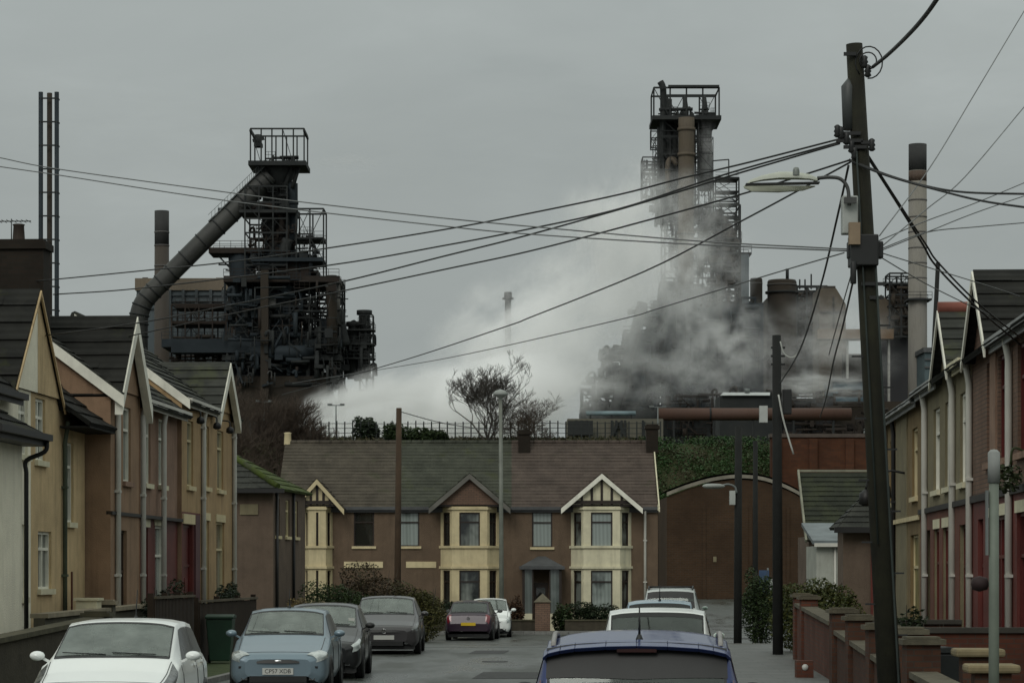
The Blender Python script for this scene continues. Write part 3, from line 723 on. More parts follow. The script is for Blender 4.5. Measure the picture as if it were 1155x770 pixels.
h.roof(h.W, 5, h.E, h.RZ, rt_grey, ends=(.1, 0), rows=11)
h.gutter(0, h.W, -.15, h.E - .08, greyp)
h.pipe(h.x(1010.5), 0, -.3, h.E - .1, blackp, .05); h.pipe(h.x(1001), 0, -.3, h.E - .1, pvc, .055)
for px in (1000, 1022):
    x = h.x(px); mb = MB(); mb.tube(crv([(x, 0, 4.3), (x, -.4, 4.35), (x, -.5, 4.1)], 4), .03, 6); mb.lathe([(.04, 4.1), (.16, 4.0), (.18, 3.75), (.08, 3.7)], (x, -.5, 0), n=10); mb.build('wall_lantern', blackp, h.root)

# ---- end terrace facing the street ------------------------------------------------------------------
FY = 109.0; fb = -.32
def zf(py): return Z(py, FY) - fb
def far_house(x0, x1, name, label, wm, rm, holes, sills, chim=(), side=None, lintel=None, fm=None, pm=None):
    h = House(name, label, (x0, FY, fb), 0, 'houses of the facing terrace')
    h.W = x1 - x0; h.E = zf(570); h.RZ = zf(493)
    h.X = lambda px: X(px, FY) - x0
    hs = [(h.X(a), h.X(b), zf(d), zf(c)) for a, b, c, d in holes]
    h.shell(h.W, 8.4, h.E, h.RZ, wm, hs)
    for q, p in zip(hs, pm): h.window((0, 0), (h.W, 0), q, fm or darkwood, p, 1, .3, sills, lintel)
    h.roof(h.W, 8.4, h.E, h.RZ, rm, ends=(0, 0), rows=20, over=.14)
    h.gutter(0, h.W, -.13, h.E - .07, leadm)
    return h
def canted_bay(h, pa, pb, wp, proj, wm, fm, pcen, pside, rm, gm, bm, apex, tim, gw, base=652):
    """two-storey canted bay under a gable"""
    xa, xb = h.X(pa), h.X(pb); s = (xb - xa) * .2
    pts = [(xa, 0), (xa + s, -proj), (xb - s, -proj), (xb, 0)]
    zu0, zu1, zl0, zl1 = zf(617), zf(578), zf(688), zf(643)
    mb = MB(); wins = []
    for i in range(3):
        P0, P1 = pts[i], pts[i + 1]; L = (Vector(P1) - Vector(P0)).length; m = .3 if i == 1 else .16
        hs = [(m, L - m, zu0, zu1), (m, L - m, zl0, zl1)]
        h.panel(mb, P0, P1, -.6, h.E, hs); wins += [(P0, P1, q, i) for q in hs]
    bay = mb.build('bay', wm, h.root)
    for P0, P1, q, i in wins: h.window(P0, P1, q, fm, pcen if i == 1 else pside, 1, .28, None, None)
    for z, hh, e in ((zf(618), .1, .07), (zf(641), .1, .07), (zf(575), .1, .06)):
        q = [(xa - e, 0, z), (xa + s - e * .6, -proj - e, z), (xb - s + e * .6, -proj - e, z), (xb + e, 0, z)]
        mb = MB(); mb.extrude(q, (0, 0, hh)); mb.build('moulding', wm, bay)
    xc = (xa + xb) / 2
    g = h.gable(xc, gw, -proj - .02, h.E + .03, zf(apex), 3.2, gm, rm, bm, rows=7, over=.22, tim=tim, bw=.22)
    mb = MB(); mb.box(xc - gw / 2 - .05, xc + gw / 2 + .05, -proj, .0, h.E - .05, h.E + .03); mb.build('bay_head', darkwood, h.root)
    return bay
h = far_house(X(312, FY), X(447, FY), 'terraced_house', 'brown pebbledash house with brown roof at the left end of the facing terrace', render_f, rt_brown,
              [(399, 422, 577, 616)], cream, lintel=cream, pm=[g_dark])
canted_bay(h, 343, 375, 0, .6, cream, darkwood, g_dark, g_dark, rt_brown, cream, cream, 540, darkwood, 1.9)
mb = MB(); mb.lathe([(.16, h.RZ - .1), (.14, h.RZ + .35), (.17, h.RZ + .4), (.1, h.RZ + .42)], (.1, 4.2, 0), n=12); mb.build('chimney_pot', cream, h.root)
mb = MB(); mb.box(h.X(388), h.X(432), -.04, 0, zf(640), zf(633)); mb.build('lintel', cream, h.root)
hB = far_house(X(447, FY), X(577, FY), 'terraced_house', 'middle house of the facing terrace with grey-green roof and cream two-storey bay', render_f, rt_green,
              [(450, 473, 577, 616)], cream, lintel=cream, pm=[g_net])
canted_bay(hB, 497, 563, 0, .7, cream, darkwood, g_half, g_dark, rt_green, br_brown, M('weathered_barge', (.12, .115, .10)), 534, None, 3.0)
mb = MB(); mb.box(hB.X(458), hB.X(492), -.04, 0, zf(640), zf(633)); mb.build('lintel', cream, hB.root)
h = far_house(X(577, FY), X(742, FY), 'terraced_house', 'right-hand house of the facing terrace with white timbered gable and plum-brown roof', render_f, rt_plum,
              [(600, 623, 577, 617)], cream, pm=[g_net], lintel=cream)
canted_bay(h, 644, 712, 0, .75, whitep, darkwood, g_net, g_half, rt_plum, whitep, upvc, 534, darkwood, 3.0)
h.chimney(h.X(589) + .1, 3.75, .5, .6, zf(506), Z(485, 113) - fb, br_dark, 0, M('sooty_pot', (.03, .02, .015)))
h.chimney(h.X(738) + .1, 3.75, .5, .6, zf(506), Z(479, 113) - fb, br_dark, 0, M('sooty_pot', (.03, .02, .015)))
h.pipe(h.X(727.5), 0, -.3, h.E - .2, pvc, .055)
mb = MB(); mb.box(h.W - .02, h.W + .02, -.32, 0, h.E - .2, h.E + .05)
a, b = Vector((h.W + .02, -.33, h.E - .12)), Vector((h.W + .02, 4.2, h.RZ + .06)); mb.extrude([a, b, b - Vector((0, 0, .14)), a - Vector((0, 0, .14))], (.05, 0, 0)); mb.build('barge_board', whitep, h.root)
mb = MB(); mb.add([(h.W + .012, 0, -.6), (h.W + .012, 8.4, -.6), (h.W + .012, 8.4, h.E), (h.W + .012, 4.2, h.RZ - .2), (h.W + .012, 0, h.E)], [(0, 1, 2, 3, 4)]); mb.build('gable_end_wall', br_red, h.root)
# porch with glazed sides and hipped lead canopy
x0, x1 = h.X(589), h.X(633); zt = zf(639)
mb = MB()
for x in (x0, x1 - .1): mb.box(x, x + .1, -1.0, -.9, .75, zt)
for x in (x0, x1 - .1): mb.box(x, x + .1, -.9, -.02, zt - .3, zt)
mb.box(x0, x1, -1.0, -.9, zt - .12, zt); mb.box(h.X(600), h.X(601.5), -1.0, -.92, .75, zt - .12); mb.box(h.X(619), h.X(620.5), -1.0, -.92, .75, zt - .12)
po = mb.build('porch', darkwood, h.root)
mb = MB()
e = .12; a = [(x0 - e, -1.15, zt), (x1 + e, -1.15, zt), (x1 + e, .0, zt), (x0 - e, .0, zt)]; q = [(x0 + .65, -.1, zf(627)), (x1 - .65, -.1, zf(627))]
mb.add(a + q, [(0, 1, 5, 4), (1, 2, 5), (3, 0, 4), (0, 3, 2, 1), (2, 3, 4, 5)]); mb.box(x0 - e, x1 + e, -1.18, -1.12, zt - .1, zt + .03); mb.build('porch_roof', leadm, po)
mb = MB(); mb.box(x0, h.X(600), -1.0, -.9, -.4, .75); mb.box(h.X(620), x1, -1.0, -.9, -.4, .75); mb.build('porch_wall', whitep, po)
mb = MB(); mb.box(x0 + .1, h.X(600), -.96, -.94, .75, zt - .12); mb.box(h.X(620.5), x1 - .1, -.96, -.94, .75, zt - .12); mb.build('porch_glass', g_grey, po)
mb = MB(); mb.box(h.X(602), h.X(618), -.06, -.0, -.3, 2.0); d = mb.build('door', door_brown, h.root)
mb = MB(); mb.box(h.X(605), h.X(615), -.075, -.055, 1.3, 1.8); mb.build('door_glass', g_dark, d)

# ---- buildings to the right of the works road -------------------------------------------------------
mb = MB(); bx0, bx1, by = X(752, 150), X(921, 150), 150.0
root = empty('warehouse', ((bx0 + bx1) / 2, by, .5), 0, 'long brown brick works building with a shallow arched white-edged roof', 'warehouse')
hw = (bx1 - bx0) / 2; arch = [(x, Z(py, 150) - .5) for x, py in ((-hw, 560), (-hw * .72, 551), (-hw * .4, 543.5), (-.05 * hw, 540), (hw * .3, 543), (hw * .65, 554), (hw, 571))]
mb.extrude([(-hw, 0, -1)] + [(x, 0, z) for x, z in arch] + [(hw, 0, -1)], (0, 16, 0)); mb.build('wall', brick('brown_works_brick', (.062, .033, .015), (.047, .026, .012), (.06, .05, .04), .3, .1, .85, .3), root)
mb = MB(); pts = crv([(x, -.12, z + .05) for x, z in arch], 5)
for a, b in zip(pts, pts[1:]): mb.extrude([a, b, b + Vector((0, 0, .2)), a + Vector((0, 0, .2))], (0, .1, 0))
rf = mb.build('roof_edge', M('weathered_edge', (.19, .175, .14), var=.5, scale=.8), root)
mb = MB()
for a, b in zip(pts, pts[1:]): mb.quad(a + Vector((0, .2, .32)), b + Vector((0, .2, .32)), b + Vector((0, 16.4, .32)), a + Vector((0, 16.4, .32)))
mb.build('roof', leadm, root)
for x in (-hw * .5, .12 * hw, hw * .62):
    mb = MB(); mb.box(x - .09, x + .09, -.06, .0, -1, 5.3); mb.build('pier', _cache['brown_works_brick'], root)
mb = MB(); mb.box(-1.6, -1.42, -.05, 0, 2.2, 2.5); mb.build('wall_sign', render_g, root)

root = empty('green_roofed_shed', (X(951, 96), 96, -.2), 0, 'shed with a big mossy green corrugated roof and pale verge', 'shed')
w = 2.6
mb = MB(); mb.box(-w / 2 + .1, w / 2, .3, 4, -.3, 3.6); mb.build('wall', render_d, root)
mb = MB(); House.slope(None, mb, (-w / 2, .0, 3.45), (w / 2 + .4, .0, 3.45), (w / 2 + .4, 2.6, 6.0), (-w / 2, 2.6, 6.0), 14, .03); mb.build('roof', tiles('green_corrugated', (.024, .028, .022), (.032, .036, .027), (.034, .039, .022), .4), root)
mb = MB(); mb.bar((-w / 2 - .04, -.04, 3.42), (-w / 2 - .04, 2.6, 6.05), .07, .16); mb.bar((-w / 2, 2.62, 6.06), (w / 2 + .4, 2.62, 6.06), .08, .08); mb.build('verge', M('verge_cream', (.2, .2, .15)), root)

root = empty('white_garage', (X(947, 86), 86, -.2), 0, 'small white garage with a grey lean-to roof and a door', 'garage')
w = X(960, 86) - X(908, 86)
mb = MB(); mb.box(-w / 2, w / 2, 0, 3, -.3, 3.15); mb.build('wall', M('garage_white', (.33, .35, .34), var=.15, streak=.4, rough=.8), root)
mb = MB(); mb.extrude([(-w / 2 - .15, -.25, 3.2), (-w / 2 - .15, -.25, 3.32), (-w / 2 - .15, 3.1, 3.95), (-w / 2 - .15, 3.1, 3.83)], (w + .3, 0, 0)); mb.build('roof', M('garage_roof', (.12, .14, .145), rough=.6), root)
mb = MB(); mb.box(-w / 2 - .1, w / 2 + .1, -.27, -.2, 3.12, 3.24); mb.tube([(-.15, -.05, -.2), (-.15, -.05, 3.15)], .035, 8); mb.build('gutter', pvc, root)
mb = MB(); mb.box(.2, .68, -.02, 0, -.2, 2.0); d = mb.build('door', door_white, root)
mb = MB(); mb.box(.58, .62, -.06, -.02, .9, 1.05); mb.build('handle', blackp, d)

root = empty('back_annexe', (X(972, 76), 76, -.05), 0, 'low dark annexe with a little tiled hip roof at the end of the right row', 'annexe')
w = X(992, 76) - X(950, 76)
mb = MB(); mb.box(-w / 2, w / 2, 0, 1.3, -.3, Z(592, 76)); mb.build('wall', render_d, root)
mb = MB(); z0, z1 = Z(594, 76) + .02, Z(556, 76)
House.slope(None, mb, (-w / 2 - .2, -.35, z0), (w / 2 + .1, -.35, z0), (w / 2 + .1, .6, z1), (w * .1, .6, z1), 6)
House.slope(None, mb, (-w / 2 - .2, 1.55, z0), (-w / 2 - .2, -.35, z0), (w * .1, .6, z1), (w * .1, .6, z1), 6)
House.slope(None, mb, (w / 2 + .1, 1.55, z0), (-w / 2 - .2, 1.55, z0), (w * .1, .6, z1), (w / 2 + .1, .6, z1), 6)
mb.build('roof', rt_grey, root)
mb = MB(); mb.box(-w / 2 - .3, w / 2, -.45, -.35, z0 - .14, z0 + .02); mb.build('gutter', blackp, root)
mb = MB(); mb.box(w / 2 - .28, w / 2 - .12, -.06, .0, -.2, 3.2); mb.build('door_post', red_paint, root)
mb = MB(); mb.box(w / 2 - .3, w / 2 - .1, -.07, .0, 3.2, 4.0); mb.build('corner_board', cream, root)
# ------------------------------------------------------------------ cars
rubber = M('tyre_rubber', (.015, .015, .015), rough=.85)
alloy = M('alloy_rim', (.32, .33, .33), rough=.35, metal=.7)
steelrim = M('dull_wheel_trim', (.16, .165, .165), rough=.5, metal=.4)
trimblk = M('black_trim', (.012, .013, .013), rough=.5)
chrome = M('chrome', (.55, .56, .56), rough=.12, metal=1, var=.05)
lampm = M('headlamp_glass', (.22, .26, .26), (.55, .6, .58), rough=.08, scale=9, coat=1)
lampd = M('headlamp_reflector', (.06, .065, .065), (.2, .21, .21), rough=.15, scale=14, metal=.5)
tailm = M('tail_lamp_red', (.16, .012, .02), rough=.12, coat=1)
platew = M('plate_white', (.48, .49, .46), rough=.45, var=.08); platey = M('plate_yellow', (.55, .38, .02), rough=.45, var=.08)
ink = M('plate_ink', (.02, .02, .02), rough=.5)
cabin = M('cabin_dark', (.012, .013, .013), rough=.9); lining = M('headlining_grey', (.10, .10, .095), rough=.95)
def seeglass(name, tint, film):
    m, nt, p = _mat(name); out = nt.nodes['Material Output']
    tr = nt.nodes.new('ShaderNodeBsdfTransparent'); tr.inputs[0].default_value = c4(tint); gl = nd(nt, 'ShaderNodeBsdfGlossy', Roughness=.03); gl.inputs[0].default_value = c4((.92, 1, .96))
    df = nt.nodes.new('ShaderNodeBsdfDiffuse'); df.inputs[0].default_value = c4((.42, .47, .43)); fr = nd(nt, 'ShaderNodeFresnel', IOR=1.62)
    m1 = nt.nodes.new('ShaderNodeMixShader'); m2 = nt.nodes.new('ShaderNodeMixShader')
    mr = nd(nt, 'ShaderNodeMapRange'); nt.links.new(noise(nt, coords(nt), 2.6, 5, .65), mr.inputs[0]); mr.inputs[1].default_value = .35; mr.inputs[2].default_value = .7; mr.inputs[3].default_value = film * .5; mr.inputs[4].default_value = film * 1.5
    nt.links.new(mr.outputs[0], m1.inputs[0]); nt.links.new(tr.outputs[0], m1.inputs[1]); nt.links.new(df.outputs[0], m1.inputs[2])
    nt.links.new(fr.outputs[0], m2.inputs[0]); nt.links.new(m1.outputs[0], m2.inputs[1]); nt.links.new(gl.outputs[0], m2.inputs[2]); nt.links.new(m2.outputs[0], out.inputs[0]); nt.nodes.remove(p)
    return m
cg = seeglass('windscreen_glass', (.66, .80, .71), .19); cgr = seeglass('rear_glass', (.50, .64, .57), .05); cgd = carglass('side_glass', (.01, .014, .013), .15)

def text_mesh(s, size, mat, parent, name, mtx, ext=.002):
    cu = bpy.data.curves.new('t', 'FONT'); cu.body = s; cu.size = size; cu.align_x = 'CENTER'; cu.align_y = 'CENTER'; cu.extrude = ext
    o = bpy.data.objects.new('t', cu); COL.objects.link(o); bpy.context.view_layer.update()
    me = bpy.data.meshes.new_from_object(o.evaluated_get(bpy.context.evaluated_depsgraph_get())); bpy.data.objects.remove(o)
    me.transform(mtx); me.materials.clear(); me.materials.append(mat)
    q = bpy.data.objects.new(name, me); COL.objects.link(q); q.parent = parent; return q

class Car:
    """y: forward, ground at z=0; t runs from the nose (0) to the tail (1 = L)"""
    def __init__(s, name, label, loc, rz, pm, L=4.1, W=1.72, H=1.47, cowl=1.15, head=1.95, rear=3.55, rbase=3.98, belt=.93, hoodz=.78, cowlz=1.0, rbz=1.0, roofw=.56, boot=None, group='parked cars', crown=.0, trim=None, wheel=None, tailz=None, rm=.05):
        s.root = empty(name, loc, rz, label, 'car', group); s.L, s.W, s.H, s.pm = L, W, H, pm
        w = W / 2; s.trim = trim
        # station: t, half width, rocker z, belt z, belt half width, top half width, top edge z, centre z
        S = [(0, w * .60, .36, .56, w * .58, w * .54, .60, .61), (.025, w * .80, .26, .61, w * .78, w * .68, .66, .675), (.09, w * .91, .22, .66, w * .885, w * .73, .71, .725), (.24, w * .965, .21, .70, w * .93, w * .77, .745, .765), (.62, w * .985, .22, .78, w * .945, w * .79, hoodz + .05, hoodz + .08),
             (cowl - .08, w, .22, belt - .03, w * .955, w * .80, cowlz - .03, cowlz), (cowl, w, .22, belt - .02, w * .955, w * .82, cowlz - .005, cowlz + .02),
             (head, w, .22, belt, w * .955, w * roofw / .75, H - .09, H - .025), (head + .25, w, .22, belt, w * .955, w * roofw / .74, H - .06, H - .005 + crown), (min(rear - .5, head + .9), w, .22, belt + .01, w * .95, w * roofw / .74, H - .055, H + crown),
             (rear, w * .99, .22, belt + .03, w * .94, w * roofw / .76, H - .10, H - .045), (rbase, w * .965, .25, belt + .05, w * .88, w * .80, rbz - .015, rbz)]
        if boot: S += [(L - .28, w * .95, .26, rbz - .09, w * .86, w * .76, rbz - .03, rbz - .01)]
        tz = tailz or rbz - .09
        S += [(L - .10, w * .95, .27, tz - .04, w * .90, w * .81, tz + .03, tz + .05), (L - .035, w * .90, .30, .66, w * .87, w * .80, .73, .74), (L, w * .80, .36, .5, w * .78, w * .74, .56, .57)]
        s.S = S; s.cowl, s.head, s.rear, s.rbase = cowl, head, rear, rbase
        ts = [st[0] for st in S]; T = sorted(set(ts + steps(0, L, .09) + [t + d for t in ts[1:-1] for d in (-.03, .03)]))
        s.rm = rm
        T = sorted(set(T + [cowl + .045, head - .045, rear + rm, rbase - .045]))
        vs_ = sorted(set([i / 4 for i in range(33)] + [5.09, 5.2])); mb = MB(); n = len(T); k = len(vs_)
        def hole(i, j):
            t, v = (T[i] + T[i + 1]) / 2, (vs_[j] + vs_[j + 1]) / 2
            return (cowl + .045 < t < head - .045 and v > 5.09) or (rear + rm < t < rbase - .045 and v > 5.2)
        for sg in (1, -1):
            b = [s.P(t, v, sg) for t in T for v in vs_]
            mb.add(b, [(i * k + j, i * k + j + 1, (i + 1) * k + j + 1, (i + 1) * k + j) for i in range(n - 1) for j in range(k - 1) if not hole(i, j)], True)
            for t in (T[0], T[-1]):
                q = [s.P(t, v, sg) for v in vs_] + [Vector((0, L / 2 - t, s.P(t, 0, 1).z))]; mb.add(q, [tuple(range(len(q)))])
        mb.add([s.P(.3, 0, 1), s.P(.3, 0, -1), s.P(L - .3, 0, -1), s.P(L - .3, 0, 1)], [(0, 1, 2, 3)])
        s.body = mb.build('body', pm, s.root)
        import bmesh
        bm = bmesh.new(); bm.from_mesh(s.body.data); bmesh.ops.remove_doubles(bm, verts=bm.verts, dist=.0015); bmesh.ops.recalc_face_normals(bm, faces=bm.faces); bm.to_mesh(s.body.data); bm.free()
        mb = MB(); mb.box(-w * .86, w * .86, -L / 2 + .14, L / 2 - .14, .13, .25); mb.build('undertray', trimblk, s.root)
        for i, y in enumerate((L / 2 - .78, -L / 2 + .72)):
            for sg in (1, -1):
                mb = MB(); x = sg * (w + .004); mb.lathe([(.345, x - sg * .03), (.345, x), (.24, x + sg * .001), (.0, x + sg * .001)], (0, y, .33), 'x', 24); mb.build('wheel_arch', trimblk, s.root)
                mb = MB(); xo = sg * (w + .014); xi = sg * (w - .17)
                mb.lathe([(.2, xi), (.29, xi), (.31, xi + sg * .03), (.31, xo - sg * .03), (.295, xo), (.215, xo), (.20, xo - sg * .02), (.2, xi)], (0, y, .312), 'x', 28); wh = mb.build('wheel', rubber, s.root)
                mb = MB(); mb.lathe([(.205, xo - sg * .015), (.19, xo - sg * .02), (.185, xo - sg * .05), (0.0, xo - sg * .045)], (0, y, .312), 'x', 28)
                for j in range(7):
                    a = 2 * math.pi * j / 7; mb.bar((xo - sg * .022, y, .312), (xo - sg * .022, y + .19 * math.cos(a), .312 + .19 * math.sin(a)), .035, .02, up=(1, 0, 0))
                mb.lathe([(.05, xo - sg * .03), (.045, xo - sg * .005), (0, xo - sg * .004)], (0, y, .312), 'x', 14); mb.build('rim', wheel or steelrim, wh)
    def st(s, t):
        S = s.S
        for a, b in zip(S, S[1:]):
            if t <= b[0]:
                f = max(0, min(1, (t - a[0]) / (b[0] - a[0]))); return [p + (q - p) * f for p, q in zip(a, b)]
        return S[-1]
    def P(s, t, v, sg=1, off=0):
        _, w, z0, zb, wb, wt, zt, zc = [sum(x) / 5 for x in zip(*[s.st(min(max(t + d, 0), s.L)) for d in (-.028, -.014, 0, .014, .028)])]
        zm = z0 + (zb - z0) * .45
        pts = [(w * .90, z0), (w * .985, z0 + (zm - z0) * .45), (w, zm), (w * .985, zb - (zb - zm) * .3), (wb, zb), (wt, zt), (wt * .78, zt + (zc - zt) * .55), (wt * .42, zt + (zc - zt) * .9), (0, zc)]
        i = min(int(v), 7); f = v - i
        p0, p1, p2, p3 = pts[max(i - 1, 0)], pts[i], pts[i + 1], pts[min(i + 2, 8)]
        if i in (3, 4, 5): q = [p1[k] + (p2[k] - p1[k]) * f for k in (0, 1)]       # glass line stays straight
        else: q = [.5 * (2 * p1[k] + (p2[k] - p0[k]) * f + (2 * p0[k] - 5 * p1[k] + 4 * p2[k] - p3[k]) * f * f + (3 * p1[k] - p0[k] - 3 * p2[k] + p3[k]) * f ** 3) for k in (0, 1)]
        p = Vector((sg * q[0], s.L / 2 - t, q[1]))
        if off:
            e = .02
            a = s.P(t + e, v) - s.P(t - e, v); b = s.P(t, min(v + .05, 8)) - s.P(t, max(v - .05, 0))
            n = a.cross(b)
            if n.length > 1e-9:
                n.normalize(); c = Vector((0, p.y, .7)); pp = Vector((abs(p.x), p.y, p.z))
                if n.dot(pp - c) < 0 and abs(n.dot(pp - c)) > 1e-3: n = -n
                p += Vector((n.x * sg, n.y, n.z)) * off
        return p
    def patch(s, name, mat, q, sgs=(1,), nt=8, nv=10, off=.007, parent=None):
        """q: corners (t,v) a,b,c,d"""
        mb = MB()
        for sg in sgs:
            vs = []
            for i in range(nt + 1):
                for j in range(nv + 1):
                    f, g = i / nt, j / nv
                    t = (q[0][0] * (1 - g) + q[1][0] * g) * (1 - f) + (q[3][0] * (1 - g) + q[2][0] * g) * f
                    v = (q[0][1] * (1 - g) + q[1][1] * g) * (1 - f) + (q[3][1] * (1 - g) + q[2][1] * g) * f
                    vs.append(s.P(t, v, sg, off))
            k = nv + 1; mb.add(vs, [(i * k + j, i * k + j + 1, (i + 1) * k + j + 1, (i + 1) * k + j) for i in range(nt) for j in range(nv)], True)
        o = mb.build(name, mat, parent or s.root)
        return o
    def glass(s, ws=None, rw=None, sd=None):
        c, h, r, b = s.cowl, s.head, s.rear, s.rbase; rm = s.rm; L = s.L; w = s.W / 2
        # cabin seen through the glass: dark floor tray with dashboard and shelf, headlining, seats
        mb = MB(); zb = s.st(h)[3] - .05
        mb.extrude([(-w * .84, L / 2 - c - .02, zb - .04), (-w * .84, L / 2 - c - .45, zb + .01), (-w * .84, L / 2 - c - .5, zb - .35), (-w * .84, L / 2 - b + .3, zb - .35), (-w * .84, L / 2 - b + .28, zb - .01), (-w * .84, L / 2 - b + .06, zb + .01), (-w * .84, L / 2 - b + .06, zb - .4), (-w * .84, L / 2 - c - .02, zb - .4)], (w * 1.68, 0, 0)); mb.build('cabin_tray', cabin, s.root)
        s.patch('headlining', lining, [(h + .0, 4.9), (h, 8), (r - .0, 8), (r, 4.9)], (1, -1), off=-.03)
        for y, xs in ((L / 2 - h - .62, (-.36, .36)), (L / 2 - r + .12, (-.38, 0, .38))):
            for x in xs:
                mb = MB(); ww = .22 if len(xs) == 2 else .17; zt = s.H - (.42 if len(xs) == 2 else .52)
                mb.extrude([(x - ww, y + .02, zb - .4), (x + ww, y + .02, zb - .4), (x + ww * .9, y - .1, zt - .06), (x + ww * .6, y - .11, zt), (x - ww * .6, y - .11, zt), (x - ww * .9, y - .1, zt - .06)], (0, -.13, 0))
                mb.box(x - .12, x + .12, y - .2, y - .11, zt + .04, zt + .2); mb.box(x - .02, x + .02, y - .17, y - .14, zt - .02, zt + .05); mb.build('seat', cabin, s.root)
        mb = MB(); mb.tube([(.36 + .17 * math.cos(a), L / 2 - c - .62 + .06 * math.sin(a), zb + .04 + .15 * math.sin(a)) for a in [i * .4488 for i in range(15)]], .015, 6); mb.build('steering_wheel', trimblk, s.root)
        mb = MB(); p = s.P(h - .02, 8); mb.box(-.11, .11, p.y + .06, p.y + .1, p.z - .13, p.z - .06); mb.build('rear_view_mirror', trimblk, s.root)
        s.ws = s.patch('windscreen', ws or cg, [(c + .05, 5.07), (c + .02, 8), (h - .05, 8), (h - .05, 5.10)], (1, -1))
        s.rw = s.patch('rear_window', rw or cgr, [(r + rm - .02, 5.15), (r + rm - .02, 8), (b - .03, 8), (b - .03, 5.15)], (1, -1))
        s.patch('window_seal', trimblk, [(h - .085, 5.06), (h - .085, 8), (h - .04, 8), (h - .04, 5.06)], (1, -1), 3, off=.009, parent=s.ws)
        s.patch('window_seal', trimblk, [(r + rm - .03, 5.1), (r + rm - .03, 8), (r + rm + .035, 8), (r + rm + .035, 5.1)], (1, -1), 3, off=.009, parent=s.rw)
        s.patch('window_seal', trimblk, [(b - .09, 5.1), (b - .09, 8), (b - .025, 8), (b - .025, 5.1)], (1, -1), 3, off=.009, parent=s.rw)
        for sg in (1, -1):
            s.patch('window_seal', trimblk, [(c + .04, 5.05), (c + .04, 5.16), (h - .05, 5.16), (h - .05, 5.05)], (sg,), 8, 2, off=.009, parent=s.ws)
            s.patch('window_seal', trimblk, [(r + rm, 5.1), (r + rm, 5.24), (b - .03, 5.24), (b - .03, 5.1)], (sg,), 8, 2, off=.009, parent=s.rw)
            mb = MB(); q = [s.P(t, 4.75, sg, .002) for t in steps(.16, c - .06, .08)] 
            for p0, p1 in zip(q, q[1:]): mb.bar(p0, p1, .010, .005)
            mb.build('bonnet_gap', trimblk, s.body)
            mb = MB(); q = [s.P(.15, v / 4, sg, .002) for v in range(19, 33)]
            for p0, p1 in zip(q, q[1:]): mb.bar(p0, p1, .010, .005)
            mb.build('bonnet_gap', trimblk, s.body)
            m = (h + r) / 2 - .12
            s.patch('side_window', sd or cgd, [(c + .30, 4.1), (h + .06, 4.88), (m - .03, 4.88), (m - .03, 4.1)], (sg,))
            s.patch('side_window', sd or cgd, [(m + .03, 4.1), (m + .03, 4.88), (r - .05, 4.86), (b - .28, 4.15)], (sg,))
    def mirror(s, mat):
        c, h = s.cowl, s.head; s.patch('scuttle', trimblk, [(c - .02, 5.05), (c - .045, 8), (c + .05, 8), (c + .05, 5.05)], (1, -1), 3, off=.004)
        for sg in (1, -1):
            p = s.P(s.cowl + .32, 4.15, sg); mb = MB()
            mb.bar(p, p + Vector((sg * .1, .0, .05)), .05, .03)
            c = p + Vector((sg * .15, .02, .075))
            mb.lathe([(0, -.05), (.5, -.045), (.9, -.02), (1, .01), (.85, .07), (.5, .1), (0, .11)], (0, 0, 0), 'y', 16)
            n = 16 * 7; vs = mb.v[-n:]; mb.v[-n:] = [(c.x + x * .098, c.y + y * .8, c.z + z * .062) for x, y, z in vs]
            o = mb.build('mirror', mat, s.root)
            mb = MB(); mb.quad(c + Vector((-.075, -.043, -.045)), c + Vector((.075, -.043, -.045)), c + Vector((.075, -.043, .045)), c + Vector((-.075, -.043, .045))); mb.build('mirror_glass', cg, o)
    def doors(s, mat):
        m = (s.head + s.rear) / 2 - .12
        for sg in (1, -1):
            for t in (s.cowl + .12, m, s.rbase - .62):
                mb = MB(); pts = [s.P(t, v / 4, sg, .002) for v in range(2, 17)]
                for a, b in zip(pts, pts[1:]): mb.bar(a, b, .012, .006)
                mb.build('door_gap', trimblk, s.body)
            for t in (m - .22, s.rbase - .75):
                p = s.P(t, 3.6, sg, .02); mb = MB(); mb.bar(p + Vector((0, .08, 0)), p - Vector((0, .08, 0)), .03, .03); mb.build('door_handle', mat, s.root)
    def front(s, grille=(.42, .56, .62), badge=None, plate=True, txt=None, lamps=((.035, 2.75), (.05, 4.55), (.55, 4.25), (.40, 3.2)), lm=None, low=True, plz=.42, pw=.52):
        L = s.L
        for sg in (1, -1): s.patch('headlight', lm or lampm, list(lamps), (sg,), off=.012)
        if grille:
            gw, z0, z1 = grille; mb = MB()
            y = L / 2 + .006
            for i in range(10):
                a, b = -gw + 2 * gw * i / 10, -gw + 2 * gw * (i + 1) / 10
                f = lambda x: y + .004 - .14 * (abs(x) / .8) ** 2.5
                mb.add([(a, f(a) + .03, z0), (b, f(b) + .03, z0), (b, f(b), z1), (a, f(a), z1), (a, f(a) - .3, z0), (b, f(b) - .3, z0), (b, f(b) - .3, z1), (a, f(a) - .3, z1)], [(0, 1, 2, 3), (4, 7, 6, 5), (0, 4, 5, 1), (3, 2, 6, 7)])
            s.gr = mb.build('grille', trimblk, s.root)
        if low:
            mb = MB(); mb.extrude([(-.55, L / 2 - .22, .2), (.55, L / 2 - .22, .2), (.48, L / 2 + .012, .23), (-.48, L / 2 + .012, .23)], (0, 0, .11)); mb.build('lower_intake', trimblk, s.root)
            mb = MB()
            for sg in (1, -1): mb.box(sg * .52, sg * .62, L / 2 - .2, L / 2 - .03, .27, .33)
            mb.build('fog_lamp', lampd, s.root)
